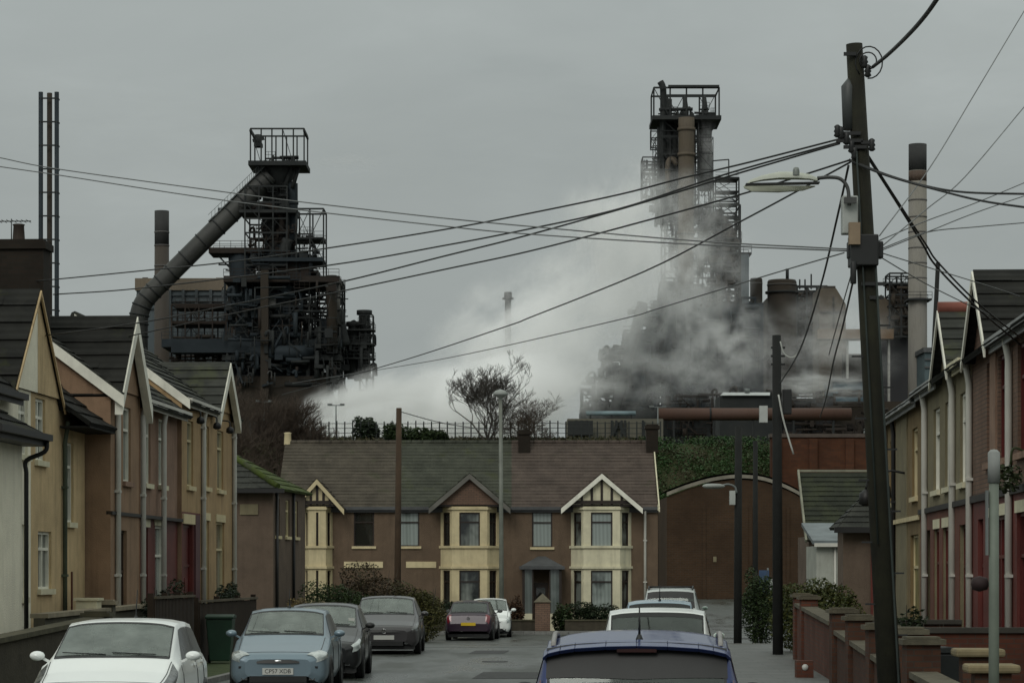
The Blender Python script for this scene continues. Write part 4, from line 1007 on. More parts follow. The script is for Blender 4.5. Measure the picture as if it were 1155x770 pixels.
        if plate:
            mb = MB(); mb.box(-pw / 2, pw / 2, L / 2 - .1, L / 2 + .03, plz - .055, plz + .055); s.pl = mb.build('number_plate', platew, s.root)
            if txt: text_mesh(txt, .098, ink, s.pl, 'plate_lettering', Matrix.Translation((0, L / 2 + .032, plz)) @ Matrix.Rotation(math.pi, 4, 'Z') @ Matrix.Rotation(math.pi / 2, 4, 'X'))
        if badge: badge(s)
    def wipers(s):
        mb = MB()
        for x in (-.55, .08):
            a = s.P(s.cowl + .05, 7.4, 1, .02); a = Vector((x, a.y, a.z - .01)); b = Vector((x + .55, a.y - .03, a.z + .022)); mb.tube([a, b], .007, 5)
        mb.build('wiper', trimblk, s.ws)
    def back(s, plz=.62, bumper=True, lamps=None, plate=platey, inset=.0, lm=None):
        L = s.L
        q = lamps or [(L - .13, 3.7), (L - .12, 5.5), (L - .028, 5.4), (L - .026, 3.5)]
        for sg in (1, -1): s.patch('tail_light', lm or tailm, list(q), (sg,), off=.012)
        if plate:
            mb = MB(); mb.box(-.26, .26, -L / 2 - .03 + inset, -L / 2 + .12 + inset, plz - .055, plz + .055); s.pl2 = mb.build('number_plate', plate, s.root)
    def aerial(s, t, x=0, h=.4, lean=.35, r=.008):
        p = s.P(t, 8); mb = MB(); p = Vector((x, p.y, p.z - .01)); mb.lathe([(.032, 0), (.03, .02), (.016, .055), (.0, .06)], p, 'z', 12)
        q = p + Vector((0, -h * lean, h)); mb.tube([p + Vector((0, 0, .04)), q], [r * 1.4, r * .6], 6); mb.build('aerial', trimblk, s.root)

def rdz(d): return R(d)
SA = -math.degrees(AL)
white_p = paint('white_car_paint', (.74, .77, .75), .35, 0, .06)
silverblue = paint('silver_blue_paint', (.165, .225, .265), .38, .3, .1)
darkgrey = paint('dark_grey_paint', (.014, .015, .016), .35, .2, .15)
gunmetal = paint('gunmetal_paint', (.05, .048, .05), .4, .3, .15)
aubergine = paint('aubergine_paint', (.022, .010, .022), .4, .1, .1)
royal = paint('royal_blue_paint', (.022, .038, .13), .32, .25, .06)
sky_p = paint('pale_blue_paint', (.26, .36, .43), .38, .3, .08)
silver_p = paint('silver_paint', (.38, .41, .40), .38, .4, .08)

# left side, noses towards the camera
c = Car('hatchback_car', 'white hatchback with dark slit headlights, frontmost car on the left side', (-5.03, 34.45, 0), R(180), white_p, 4.15, 1.80, 1.48, cowl=1.05, head=1.95, wheel=alloy, roofw=.57)
c.glass(); c.mirror(white_p); c.doors(white_p); c.wipers(); c.front(lm=lampd, lamps=((.06, 3.0), (.06, 4.5), (.95, 4.6), (.7, 3.6)), grille=(.30, .50, .57)); c.back(); c.aerial(3.2)
def oval_badge(s):
    mb = MB(); y = s.L / 2 - .0
    mb.lathe([(0, .012), (.85, .012), (1, .0), (1, -.03)], (0, 0, 0), 'y', 20); mb.v = [(x * .075, y + .008 + yy, .585 + z * .03) for x, yy, z in mb.v]; mb.build('badge', chrome, s.root)
c = Car('hatchback_car', 'silver-blue hatchback with round-edged headlights and white number plate, second car on the left', (-3.94, 46.85, 0), R(180), silverblue, 4.15, 1.70, 1.46, cowl=1.18, head=1.98)
c.glass(); c.mirror(silverblue); c.doors(silverblue); c.wipers(); c.front(grille=(.36, .555, .615), badge=oval_badge, txt='CP57 XDB', lamps=((.028, 3.3), (.055, 5.9), (.34, 4.75), (.36, 3.3))); c.back(); c.aerial(2.3, 0, .35, .2)
mb = MB(); mb.extrude([(-.82, c.L / 2 - .34, .47), (.82, c.L / 2 - .34, .47), (.66, c.L / 2 - .02, .47), (-.66, c.L / 2 - .02, .47)], (0, 0, .035)); mb.build('bumper_strip', trimblk, c.root)
c = Car('hatchback_car', 'near-black hatchback half hidden behind the silver-blue one', (-3.78, 53.8, 0), R(180), darkgrey, 4.0, 1.70, 1.47, cowl=1.1, head=1.9, rear=3.5, rbase=3.88)
c.glass(); c.mirror(trimblk); c.doors(trimblk); c.wipers(); c.front(grille=(.36, .52, .60)); c.back()
mb = MB(); p = c.P(c.cowl + .22, 5.7, -1, .012); mb.box(p.x - .06, p.x + .06, p.y, p.y + .004, p.z - .04, p.z + .05); mb.build('windscreen_sticker', platew, c.ws)
def round_badge(s, z=.60, y=None, r=.062):
    y = s.L / 2 + .02 if y is None else y; sg = 1 if y > 0 else -1
    mb = MB(); mb.lathe([(r * .86, 0), (r * .86, .012), (r, .012), (r, 0)], (0, y, z), 'y', 24)
    q = lambda pts: [mb.bar((a[0] * r, y + sg * .006, z + a[1] * r), (b[0] * r, y + sg * .006, z + b[1] * r), r * .17, .01, up=(0, 1, 0)) for a, b in zip(pts, pts[1:])]
    q([(-.36, .82), (0, .12), (.36, .82)]); q([(-.8, .3), (-.38, -.72), (0, -.02), (.38, -.72), (.8, .3)])
    mb.lathe([(0, -.004), (r * .86, -.004)], (0, y, z), 'y', 20) if False else None
    mb.build('badge', chrome, s.root)
c = Car('hatchback_car', 'gunmetal grey hatchback with a slim grille and round badge, parked before the brown hedge', (-3.25, 69.6, 0), R(180), gunmetal, 4.2, 1.80, 1.48, cowl=1.12, head=1.92, rear=3.62, rbase=4.02, wheel=alloy)
c.glass(); c.mirror(gunmetal); c.doors(gunmetal); c.wipers(); c.front(grille=(.50, .57, .635), badge=round_badge, plz=.44, lamps=((.035, 3.0), (.045, 4.3), (.72, 4.35), (.56, 3.5)), lm=lampd); c.back()
# far end by the facing terrace
g = ground(0, 97)
c = Car('hatchback_car', 'dark aubergine hatchback seen from behind with a yellow number plate, by the facing terrace', (-1.42, 97.0, g), R(SA - 1), aubergine, 4.0, 1.70, 1.44, rear=3.2, rbase=3.80, rbz=.98)
c.glass(); c.mirror(aubergine); c.doors(aubergine); c.front(); c.back(plz=.60, inset=-.005); round_badge(c, .80, -c.L / 2 + .03, .06)
c = Car('hatchback_car', 'small white car facing us, mostly hidden behind the aubergine hatchback', (-.84, 101.4, ground(0, 101)), R(180), white_p, 3.7, 1.62, 1.46, cowl=.95, head=1.75, rear=3.2, rbase=3.55)
c.glass(); c.mirror(white_p); c.doors(white_p); c.front(); c.back()
# right side, tails towards the camera
c = Car('estate_car', 'royal blue car with roof rails and a rear roof spoiler, closest to the camera', (1.10, 23.20, 0), R(SA), royal, 3.95, 1.86, 1.55, cowl=1.05, head=1.75, rear=3.62, rbase=3.86, belt=.93, roofw=.60, crown=.035, rm=.07)
c.glass(); c.mirror(trimblk); c.doors(royal); c.front(); c.back(plz=.75, lamps=[(3.72, 3.6), (3.70, 4.75), (3.84, 4.75), (3.90, 3.4)])
mb = MB()      # roof spoiler lip with the high brake lamp recess
y = -c.L / 2 + (c.L - c.rear); zt = c.P(c.rear - .03, 8).z
prof = [(-.76, -.085), (-.72, -.05), (-.62, -.026), (-.5, -.008), (-.25, .008), (0, .013), (.25, .008), (.5, -.008), (.62, -.026), (.72, -.05), (.76, -.085)]
for (x0, a), (x1, b) in zip(prof, prof[1:]):
    vs = [(x0, y + .12, zt + a + .012), (x1, y + .12, zt + b + .012), (x1, y - .13, zt + b - .035), (x0, y - .13, zt + a - .035)]
    lo = [(p[0], p[1] + (.0 if i < 2 else .035), p[2] - .032) for i, p in enumerate(vs)]
    mb.add(vs + lo, [(0, 1, 2, 3), (4, 7, 6, 5), (3, 2, 6, 7), (0, 4, 5, 1), (0, 3, 7, 4), (1, 5, 6, 2)], False)
sp = mb.build('roof_spoiler', royal, c.root, bevel=.008)
c.patch('spoiler_shade_strip', trimblk, [(c.rear - .02, 5.05), (c.rear - .02, 8), (c.rear + .14, 8), (c.rear + .12, 5.05)], (1, -1), 4, off=.012, parent=sp)  # black strip stands in for the shade beneath the spoiler
mb = MB(); mb.box(-.16, .16, y - .105, y - .08, zt - .075, zt - .04); mb.build('brake_lamp', M('dark_lens', (.03, .008, .008), rough=.2), sp)
for sg in (1, -1):
    pts = [c.P(t, 5.35, sg) + Vector((0, 0, dz)) for t, dz in ((c.rear - .12, .0), (c.rear - .18, .035), (c.rear - .5, .045), (c.head + .9, .045), (c.head + .35, .035), (c.head + .22, .0))]
    mb = MB(); mb.tube(crv(pts, 4), .022, 8); mb.build('roof_rail', M('rail_grey', (.2, .19, .18), rough=.4), c.root)
c.aerial(c.rear - .22, 0.02, .30, -.05, .009)
c = Car('hatchback_car', 'white car parked nose to the facing terrace directly ahead of the blue one', (2.38, 43.6, 0), R(SA), white_p, 4.1, 1.88, 1.515, roofw=.60)
c.glass(); c.mirror(white_p); c.doors(white_p); c.front(); c.back()
c = Car('hatchback_car', 'pale blue car showing only its roof between the white car and the silver one', (3.12, 56.2, 0), R(SA), sky_p, 4.1, 1.72, 1.52)
c.glass(); c.mirror(sky_p); c.doors(sky_p); c.front(); c.back(); c.aerial(3.2, 0, .35, .3)
c = Car('estate_car', 'silver tall estate car with dark roof rails, farthest car on the right side', (4.85, 81.0, ground(0, 81)), R(SA - 1), silver_p, 4.3, 1.88, 1.80, rear=3.95, rbase=4.15, belt=1.05, rbz=1.12)
c.glass(); c.mirror(silver_p); c.doors(silver_p); c.front(); c.back()
mb = MB()
for sg in (1, -1):
    pts = [c.P(t, 5.3, sg) + Vector((0, 0, dz)) for t, dz in ((c.rear - .1, .0), (c.rear - .25, .07), (c.head + 1, .075), (c.head + .3, .0))]; mb.tube(crv(pts, 4), .022, 6)
pa, pb = c.P(c.rear - .5, 5.3, 1), c.P(c.rear - .5, 5.3, -1); mb.tube([pa + Vector((0, 0, .08)), pb + Vector((0, 0, .08))], .03, 6); mb.build('roof_rack', trimblk, c.root)
# ------------------------------------------------------------------ garden walls, poles, wires, greenery
cop = M('coping_stone', (.10, .092, .07), rough=.9, scale=4, fine=.4, fscale=30, streak=.4)
wall_b = brick('garden_brick', (.095, .042, .024), (.06, .03, .02), (.05, .045, .038))
wall_r = brick('garden_red_brick', (.14, .05, .03), (.095, .038, .024), (.07, .06, .05))
rough_w = M('dark_block_wall', (.05, .044, .034), rough=.95, scale=3, fine=.5, fscale=20, streak=.5)
fence_m = M('brown_fence', (.03, .019, .012), rough=.85, scale=5, streak=.5)
def wall_run(name, label, cat, line, y0, y1, h0, h1, th, m, copm, group=None, piers=(), copw=.06, ncop=6):
    """straight wall along x = line(y); stepped copings"""
    root = empty(name, (line(y0), y0, 0), 0, label, cat, group); mb = MB(); o = root.location
    P = lambda y, z, k: Vector((line(y) + k - o.x, y - o.y, z))
    mb.extrude([P(y0, -.4, 0), P(y1, -.4, 0), P(y1, h1, 0), P(y0, h0, 0)], (th, 0, 0)); mb.build('wall', m, root)
    mb = MB()
    for i in range(ncop):
        a, b = y0 + (y1 - y0) * i / ncop, y0 + (y1 - y0) * (i + .99) / ncop; za, zb = h0 + (h1 - h0) * i / ncop, h0 + (h1 - h0) * (i + .99) / ncop
        q = [P(a, za + .003, -copw), P(b, zb + .003, -copw), P(b, zb + .08, -copw), P(a, za + .08, -copw)]; mb.extrude(q, (th + 2 * copw, 0, 0))
    mb.build('coping', copm, root)
    for y, hp, s in piers:
        mb = MB(); c = P(y, 0, th / 2); mb.box(c.x - s / 2, c.x + s / 2, c.y - s / 2, c.y + s / 2, -.4, hp); p = mb.build('pier', m, root)
        mb = MB(); e = s / 2 + .06; mb.box(c.x - e, c.x + e, c.y - e, c.y + e, hp + .003, hp + .07)
        mb.box(c.x - e + .06, c.x + e - .06, c.y - e + .06, c.y + e - .06, hp + .073, hp + .1); mb.build('cap', copm, p)
    return root
gl = 'garden walls on the left'; gr = 'garden walls on the right'
wall_run('garden_wall', 'dark block garden wall with stone coping at the left edge, left of the white hatchback', 'wall', WL, 36.5, 47.0, .95, 1.22, .22, rough_w, M('mossy_coping', (.07, .066, .045), rough=.95, scale=4, streak=.4), gl, [(47.1, 1.3, .4)], ncop=9)
wall_run('garden_wall', 'low pale-coped front wall below the tan and mauve houses', 'wall', lambda y: -10.9 + .054 * y, 46.6, 58.5, 1.28, 1.36, .2, M('painted_low_wall', (.085, .08, .065), rough=.9, streak=.4), M('pale_coping', (.27, .24, .19), rough=.9, streak=.3), gl, [(52.2, 1.45, .35)], ncop=12)
for i, (y0, y1, hh, lab) in enumerate(((53.0, 57.5, 1.55, 'brown close-board fence panels below the red ground floor, taller stretch'), (58.2, 66.5, 1.42, 'brown close-board fence with a sloping top rail left of the silver-blue hatchback'))):
    root = empty('board_fence', (WL(y0), y0, 0), 0, lab, 'fence', 'board fences'); n = int((y1 - y0) / .16)
    mb = MB()
    for k in range(n):
        y = y0 + (y1 - y0) * k / n; mb.box(WL(y) - root.location.x + rnd.uniform(-.01, .01), WL(y) - root.location.x + .03, y - y0, y - y0 + .15, 0, hh + rnd.uniform(-.03, .03))
    mb.build('boards', fence_m, root)
    mb = MB(); mb.bar((WL(y0) - WL(y0) + .01, 0, hh + .03), (WL(y1) - WL(y0) + .01, y1 - y0, hh + .03), .1, .05); mb.build('rail', M('worn_rail', (.09, .075, .05), rough=.9), root)
    for k in range(4):
        y = y0 + (y1 - y0) * k / 3; mb = MB(); mb.box(WL(y) - WL(y0) - .12, WL(y) - WL(y0), y - y0 - .06, y - y0 + .06, 0, hh + .12); mb.build('post', fence_m, root)
# the things in the left front gardens
root = empty('planter_box', (X(100, 51.5), 51.5, 1.2), 0, 'white planter box on the low wall below the tan house', 'planter'); mb = MB(); mb.box(-.2, .2, -.3, .3, .1, .34); mb.build('tub', whitep, root)
mb = MB(); mb.box(-.24, .24, -.34, .34, .343, .39); mb.build('rim', whitep, root)
root = empty('cement_bench', (X(168, 57.5), 57.5, 0), R(-10), 'pale slab seat leaning in front of the red doorway', 'bench'); mb = MB(); mb.box(-.7, .7, -.2, .2, 1.25, 1.36); mb.build('seat', M('pale_slab', (.30, .29, .25), rough=.9), root); mb = MB(); mb.box(-.6, -.45, -.18, .18, 0, 1.247); mb.build('leg', rough_w, root); mb = MB(); mb.box(.45, .6, -.18, .18, 0, 1.247); mb.build('leg', rough_w, root)
def bin_(x, y, m, lab, rz=0, z=.09):
    root = empty('wheelie_bin', (x, y, z), rz, lab, 'bin'); mb = MB()
    a, b = [(-.22, -.26), (.22, -.26), (.22, .22), (-.22, .22)], [(-.29, -.34), (.29, -.34), (.29, .33), (-.29, .33)]
    mb.add([(x, y, .06) for x, y in a] + [(x, y, .98) for x, y in b], [(0, 1, 2, 3), (4, 5, 6, 7)] + [(i, (i + 1) % 4, 4 + (i + 1) % 4, 4 + i) for i in range(4)]); mb.build('tub', m, root, bevel=.02)
    mb = MB(); mb.extrude([(-.31, -.38, .985), (-.31, -.38, 1.04), (-.31, 0, 1.08), (-.31, .36, 1.05), (-.31, .36, .985)], (.62, 0, 0)); l = mb.build('lid', m, root, bevel=.015)
    mb = MB(); mb.tube([(-.25, .42, 1.0), (.25, .42, 1.0)], .02, 8); mb.box(-.24, -.2, .33, .42, .985, 1.02); mb.box(.2, .24, .33, .42, .985, 1.02); mb.build('handle', m, root)
    for sg in (-1, 1): mb = MB(); mb.lathe([(0, sg * .25), (.1, sg * .25), (.1, sg * .3), (0, sg * .3)], (0, .24, .1), 'x', 16); mb.build('wheel', trimblk, root)
bin_(X(249, 58.5), 58.5, M('bin_green', (.012, .04, .022), rough=.55), 'dark green wheelie bin on the verge between the white and silver-blue hatchbacks')

# right-hand front gardens
wall_run('garden_wall', 'brick garden wall beside the right pavement, far stretch with a tall end pier', 'wall', WR, 48.5, 60.5, 1.12, 1.32, .23, wall_r, cop, gr, [(60.4, 1.52, .36), (57.6, 1.5, .36)], ncop=14)
wall_run('garden_wall', 'brick garden wall with sloping coping beside the leaning telegraph pole', 'wall', WR, 35.0, 47.6, .72, 1.0, .23, wall_b, cop, gr, [(47.2, 1.36, .42), (43.4, 1.3, .4), (39.2, 1.24, .4), (35.2, 1.26, .42)], ncop=14)
wall_run('garden_wall', 'dark brick garden wall at the lower right corner behind the grey post', 'wall', WR, 22.0, 33.6, .62, .78, .23, wall_b, cop, gr, [(33.2, 1.18, .42)], ncop=8)
def cross_wall(y, x0, x1, h, m, cp, lab):
    root = empty('dividing_wall', (x0, y, 0), 0, lab, 'wall', 'dividing walls between right gardens'); mb = MB(); mb.box(0, x1 - x0, 0, .22, -.3, h); mb.build('wall', m, root)
    mb = MB(); mb.box(-.03, x1 - x0, -.05, .27, h + .003, h + .08); mb.build('coping', cp, root)
cross_wall(47.9, 6.2, 8.1, 1.15, wall_b, M('dark_coping', (.05, .048, .04), rough=.9), 'brick dividing wall in front of the grey-cream house')
cross_wall(38.6, 5.6, 7.6, 1.2, wall_r, M('dark_coping', (.05, .048, .04), rough=.9), 'brick dividing wall in front of the red-brown house')
buff = M('buff_cap', (.19, .16, .10), rough=.9, scale=4, streak=.3)
for px, Yp, hh, lab in ((1103, 31.5, 1.08, 'gate pier with a buff stone cap left of the grey post'), (1118, 29.6, .96, 'gate pier with a buff stone cap behind the grey post')):
    root = empty('gate_pier', (X(px, Yp), Yp, 0), -AL, lab, 'pier', 'capped gate piers'); s = .2
    mb = MB(); mb.box(-s, s, -s, s, -.3, hh); mb.build('shaft', wall_b, root)
    mb = MB(); mb.box(-s - .09, s + .09, -s - .09, s + .09, hh + .003, hh + .10); mb.build('cap', buff, root, bevel=.03)
bin_(X(1061, 36.2), 36.2, M('bin_black', (.012, .014, .014), rough=.5), 'black wheelie bin behind the brick wall right of the leaning pole', R(100), 0)
root = empty('bollard_lamp', (X(907, 50), 50, .11), 0, 'short dark red post with a pale reflector at the foot of the wall', 'post'); mb = MB(); mb.box(-.16, .16, -.16, .16, 0, .32); mb.build('shaft', wall_r, root)
mb = MB(); mb.lathe([(.0, 0), (.06, 0), (.06, .012), (0, .012)], (.0, -.172, .2), 'y', 14); mb.build('reflector', platew, root)
0 and bin_(X(860, 76.5), 76.8, M('bin_grey', (.03, .032, .034), rough=.5), 'dark wheelie bin beside the shrubs behind the lamp pole', R(15), ground(0, 76.8))

wood = M('telegraph_wood', (.009, .009, .005), (.02, .02, .009), rough=.9, scale=3, fine=.2, fscale=50, streak=.5)
woodd = M('tarred_wood', (.009, .010, .009), rough=.9, scale=3, fine=.15, fscale=50)
galv = M('galvanised', (.14, .155, .15), rough=.55, metal=.3)
# leaning telegraph pole
pt, pb = at(963.5, 50, 31.6), Vector((X(1008, 31.6), 31.6, -.2))
def on_pole(py, dpx=0): 
    f = (py - 50) / (HY + CH * F / 31.6 - 50); return pt.lerp(pb, f) + Vector((dpx * 31.6 / F, 0, 0))
root = empty('telegraph_pole', (pb.x, pb.y, 0), 0, 'tall weathered telegraph pole leaning over the right pavement with boxes and brackets', 'telegraph pole', 'telegraph poles'); o = root.location
mb = MB(); mb.tube([pb - o, pb.lerp(pt, .5) - o, pt - o], [.145, .125, .098], 16); mb.build('shaft', wood, root)
mb = MB(); q = on_pole(115, -10) - o; mb.tube([q + Vector((0, 0, -.32)), q + Vector((0, 0, .2)), q + Vector((.03, 0, .32))], [.07, .09, .02], 10); mb.build('junction_canister', M('canister', (.05, .055, .055), rough=.5), root)
mb = MB(); q = on_pole(277) - o; mb.box(q.x - .20, q.x + .13, -.2, .1, q.z - .2, q.z + .17); mb.box(q.x - .22, q.x + .2, -.1, .05, q.z - .1, q.z + .1); mb.tube([(q.x - .17, -.2, q.z - .15), (q.x - .17, -.2, q.z - .42)], .04, 8); mb.build('terminal_block', trimblk, root, bevel=.02)
mb = MB(); q = on_pole(261, -8) - o; mb.box(q.x - .13, q.x + .0, -.25, -.15, q.z - .13, q.z + .13); mb.build('notice_tag', M('tag_buff', (.24, .18, .12)), root)
mb = MB(); q = on_pole(245, -20) - o; mb.box(q.x - .06, q.x + .13, -.12, .05, q.z - .16, q.z + .33 - .16 + .12); mb.build('control_box', M('box_grey', (.33, .35, .33), rough=.5), root, bevel=.015)
for py, d0, d1 in ((63, -14, 0), (165, -20, 6), (150, -24, 0), (160, 0, 14), (315, -8, 18), (330, 0, 16), (128 + 30, -28, 2)):
    mb = MB(); q = on_pole(py) - o; mb.bar((q.x + d0 * .0105, -.12, q.z), (q.x + d1 * .0105, -.12, q.z), .035, .04); mb.build('bracket', trimblk, root)
for i, (dx, py) in enumerate(((-22, 150), (-16, 156), (-11, 165), (12, 163), (9, 72), (12, 82), (-26, 148), (-8, 172))):
    mb = MB(); q = on_pole(py) - o; mb.lathe([(.02, -.07), (.045, -.05), (.03, -.02), (.045, .0), (.03, .03), (.04, .06), (.015, .08)], (q.x + dx * .0105, -.12, q.z), 'z', 10); mb.build('insulator', trimblk, root)
for i in range(16):
    py = 190 + i * 34; q = on_pole(py) - o; sg = 1 if i % 2 else -1
    if py > 330: mb = MB(); mb.bar((q.x, -.05, q.z), (q.x + sg * .24, -.05, q.z), .02); mb.build('climbing_step', trimblk, root)
mb = MB(); a = [on_pole(py, 4) - o + Vector((.05, -.14, 0)) for py in (290, 400, 520, 640, 770, 840)]; mb.tube(a, .014, 6); a = [on_pole(py, -6) - o + Vector((0, -.15, 0)) for py in (170, 260, 400, 600)]; mb.tube(a, .012, 5); mb.build('riser_cable', M('riser', (.02, .028, .025), rough=.7), root)
# loops at the top
mb = MB()
q = on_pole(70) - o
for k, (rx, rz_, cx, cz) in enumerate(((.16, .19, .15, -.02), (.10, .10, .14, .0))):
    mb.tube([(q.x + cx + rx * math.cos(t), -.1, q.z + cz + rz_ * math.sin(t)) for t in [math.pi * 1.25 - i * .35 for i in range(17)]], .009, 5)
mb.build('cable_loop', trimblk, root)

# street lamp on that pole
a0 = on_pole(214, -8); root = empty('street_lamp', (a0.x, a0.y, a0.z), 0, 'long pale street lamp head on a curved arm fixed to the leaning telegraph pole', 'street lamp', 'street lamps'); o = root.location
y = 31.4; P = lambda px, py: at(px, py, y) - o
mb = MB(); mb.tube(crv([P(958, 232), P(956, 212), P(948, 202), P(936, 200), P(922, 201)], 5), .022, 8); mb.bar(P(952, 226), P(966, 226), .06, .07); mb.build('arm', M('lamp_arm', (.05, .052, .05), rough=.5), root)
mb = MB(); prof = [(840, 208, .5, .02), (848, 203, 3.5, .06), (862, 200, 6, .09), (880, 198, 8, .105), (900, 198, 8, .10), (915, 199, 6, .07), (924, 201, 4, .045)]
vs = []
for px, py, hh, wd in prof:
    c = P(px, py); t = hh * y / F
    for k in range(9): 
        an = math.pi * k / 8; vs.append((c.x, wd * math.cos(an) * .8, c.z + t * math.sin(an) - t * .1))
mb.add(vs, [(i * 9 + j, i * 9 + j + 1, i * 9 + j + 10, i * 9 + j + 9) for i in range(6) for j in range(8)], True); mb.build('lamp_hood', M('lamp_cream', (.40, .42, .36), rough=.5, var=.15, scale=4), root)
mb = MB(); vs = []
for px, py, hh, wd in ((841, 209.5, 2, .03), (850, 213.5, 3, .06), (880, 214, 5, .09), (908, 212, 4, .09), (922, 207, 3, .05)):
    c0 = P(px, 207.5); c1 = P(px, py); vs += [(c0.x, -wd * .75, c0.z), (c1.x, -wd * .5, c1.z), (c1.x, wd * .5, c1.z), (c0.x, wd * .75, c0.z)]
mb.add(vs, [(i * 4 + j, i * 4 + j + 1, i * 4 + j + 5, i * 4 + j + 4) for i in range(4) for j in range(3)] + [(0, 1, 2, 3)], False); mb.build('lamp_bowl', M('lamp_bowl', (.45, .47, .38), rough=.2), root)
mb = MB(); mb.bar(P(841, 208.3), P(924, 206.5), .13, .018); mb.build('lamp_seam', trimblk, root)
mb = MB(); c = P(898, 195); mb.lathe([(.04, -.03), (.04, .03), (.03, .06), (0, .07)], c, 'z', 10); mb.build('light_sensor', M('sensor', (.2, .22, .2), rough=.3), root)

def pole(name, label, cat, px_top, py_top, px_b, Yp, r0, r1, m, group=None):
    t, b = at(px_top, py_top, Yp), Vector((X(px_b, Yp), Yp, ground(0, Yp)))
    root = empty(name, b, 0, label, cat, group); mb = MB(); mb.tube([Vector((0, 0, -.3)), (t - b) * .5, t - b], [r0, (r0 + r1) / 2, r1], 14); mb.build('shaft', m, root)
    return root, t, b
tp = 'telegraph poles'
p2, p2t, p2b = pole('telegraph_pole', 'black telegraph pole with a white-tipped stay, standing at the end of the right pavement wall', 'telegraph pole', 876, 378, 877.5, 64, .13, .105, woodd, tp)
mb = MB(); z = p2t.z - p2b.z
for k in range(3): mb = MB(); mb.bar((-.17, 0, z - .3 - .2 * k), (.17, 0, z - .3 - .2 * k), .05, .05); mb.build('bracket', trimblk, p2)
mb = MB(); mb.box(-.45, -.26, -.12, .05, z - 2.1, z - 1.7); mb.build('insulator_box', M('box_white', (.4, .42, .4), rough=.5), p2); mb = MB(); mb.box(.11, .32, -.12, .1, z - 1.9, z - 1.3); mb.build('terminal_block', trimblk, p2, bevel=.02)
p3, p3t, p3b = pole('telegraph_pole', 'dark telegraph pole carrying a small lamp arm, by the end of the pavement', 'telegraph pole', 833, 481, 832, 75.8, .12, .10, woodd, tp)
root = empty('street_lamp', at(826, 552, 75.7), 0, 'small pale street lamp on the dark pole before the arched warehouse', 'street lamp', 'street lamps'); o = root.location
P = lambda px, py: at(px, py, 75.7) - o
mb = MB(); mb.tube(crv([P(831, 556), P(829, 549), P(822, 546), P(815, 547)], 4), .03, 8); mb.build('arm', galv, root)
mb = MB(); mb.lathe([(.0, 0), (.5, .03), (.9, .12), (1, .3), (.9, .5), (.5, .62), (.0, .66)], (0, 0, 0), 'x', 12); c = P(792, 548); mb.v = [(c.x + x, yy * .13, c.z + zz * .075) for x, yy, zz in mb.v]; mb.build('lamp_hood', M('lamp_grey', (.26, .28, .26), rough=.5), root)
mb = MB(); c = P(826, 561); mb.box(c.x - .08, c.x + .08, -.08, .08, c.z - .2, c.z + .2); mb.build('control_box', M('box_grey', (.33, .35, .33)), root)
pole('telegraph_pole', 'thin far telegraph pole in front of the warehouse, right of the lamp pole', 'telegraph pole', 852, 497, 852, 92, .10, .08, woodd, tp)
p5, p5t, p5b = pole('telegraph_pole', 'brown telegraph pole in front of the left house of the facing terrace', 'telegraph pole', 450, 460, 448, 104.6, .14, .11, M('brown_pole_wood', (.05, .032, .02), rough=.9, streak=.4), tp)
root, t, b = pole('street_lamp', 'tall grey column street lamp in front of the middle facing house', 'street lamp', 564.5, 448, 566, 104.3, .10, .07, M('lamp_column', (.15, .165, .155), rough=.5, streak=.3), 'street lamps')
d = t - b; mb = MB(); mb.lathe([(.06, -.1), (.1, 0), (.28, .08), (.30, .14), (.2, .26), (0, .32)], d, 'z', 16); mb.build('lamp_head', M('lamp_grey', (.26, .28, .26)), root)
mb = MB(); mb.lathe([(.11, 0), (.13, 0), (.13, .9), (.10, 1.0)], (0, 0, 0), 'z', 14); mb.build('base', M('lamp_column', (.15, .165, .155)), root)
root, t, b = pole('sign_post', 'grey-green steel post with a sleeve near its top at the right edge of the pavement', 'post', 1121, 510, 1121, 24.6, .05, .045, M('post_green_grey', (.12, .145, .13), rough=.6, streak=.3))
d = t - b; mb = MB(); mb.tube([(0, 0, d.z - .28), (0, 0, d.z + .0)], .056, 14); mb.lathe([(.056, 0), (.03, .025), (0, .03)], (0, 0, d.z), 'z', 14); mb.build('cap', M('post_cap', (.2, .21, .2)), root)
mb = MB(); mb.box(-.075, -.055, -.03, .03, d.z - .95, d.z - .35); mb.tube([(-.03, 0, d.z - .5), (-.07, 0, d.z - .5)], .012, 6); mb.build('clip', galv, root)
mb = MB(); z = Z(658, 24.6); mb.lathe([(0, -.1), (.055, -.085), (.075, -.02), (.055, .05), (0, .07)], (-.1, .07, z), 'x', 14); mb.build('lamp_pod', M('pod_dark', (.02, .009, .009)), root)
root, t, b = pole('service_pole', 'thin slanting service pole behind the right row carrying the paired cables', 'service pole', 1058, 296, 1036, 62, .07, .05, woodd)

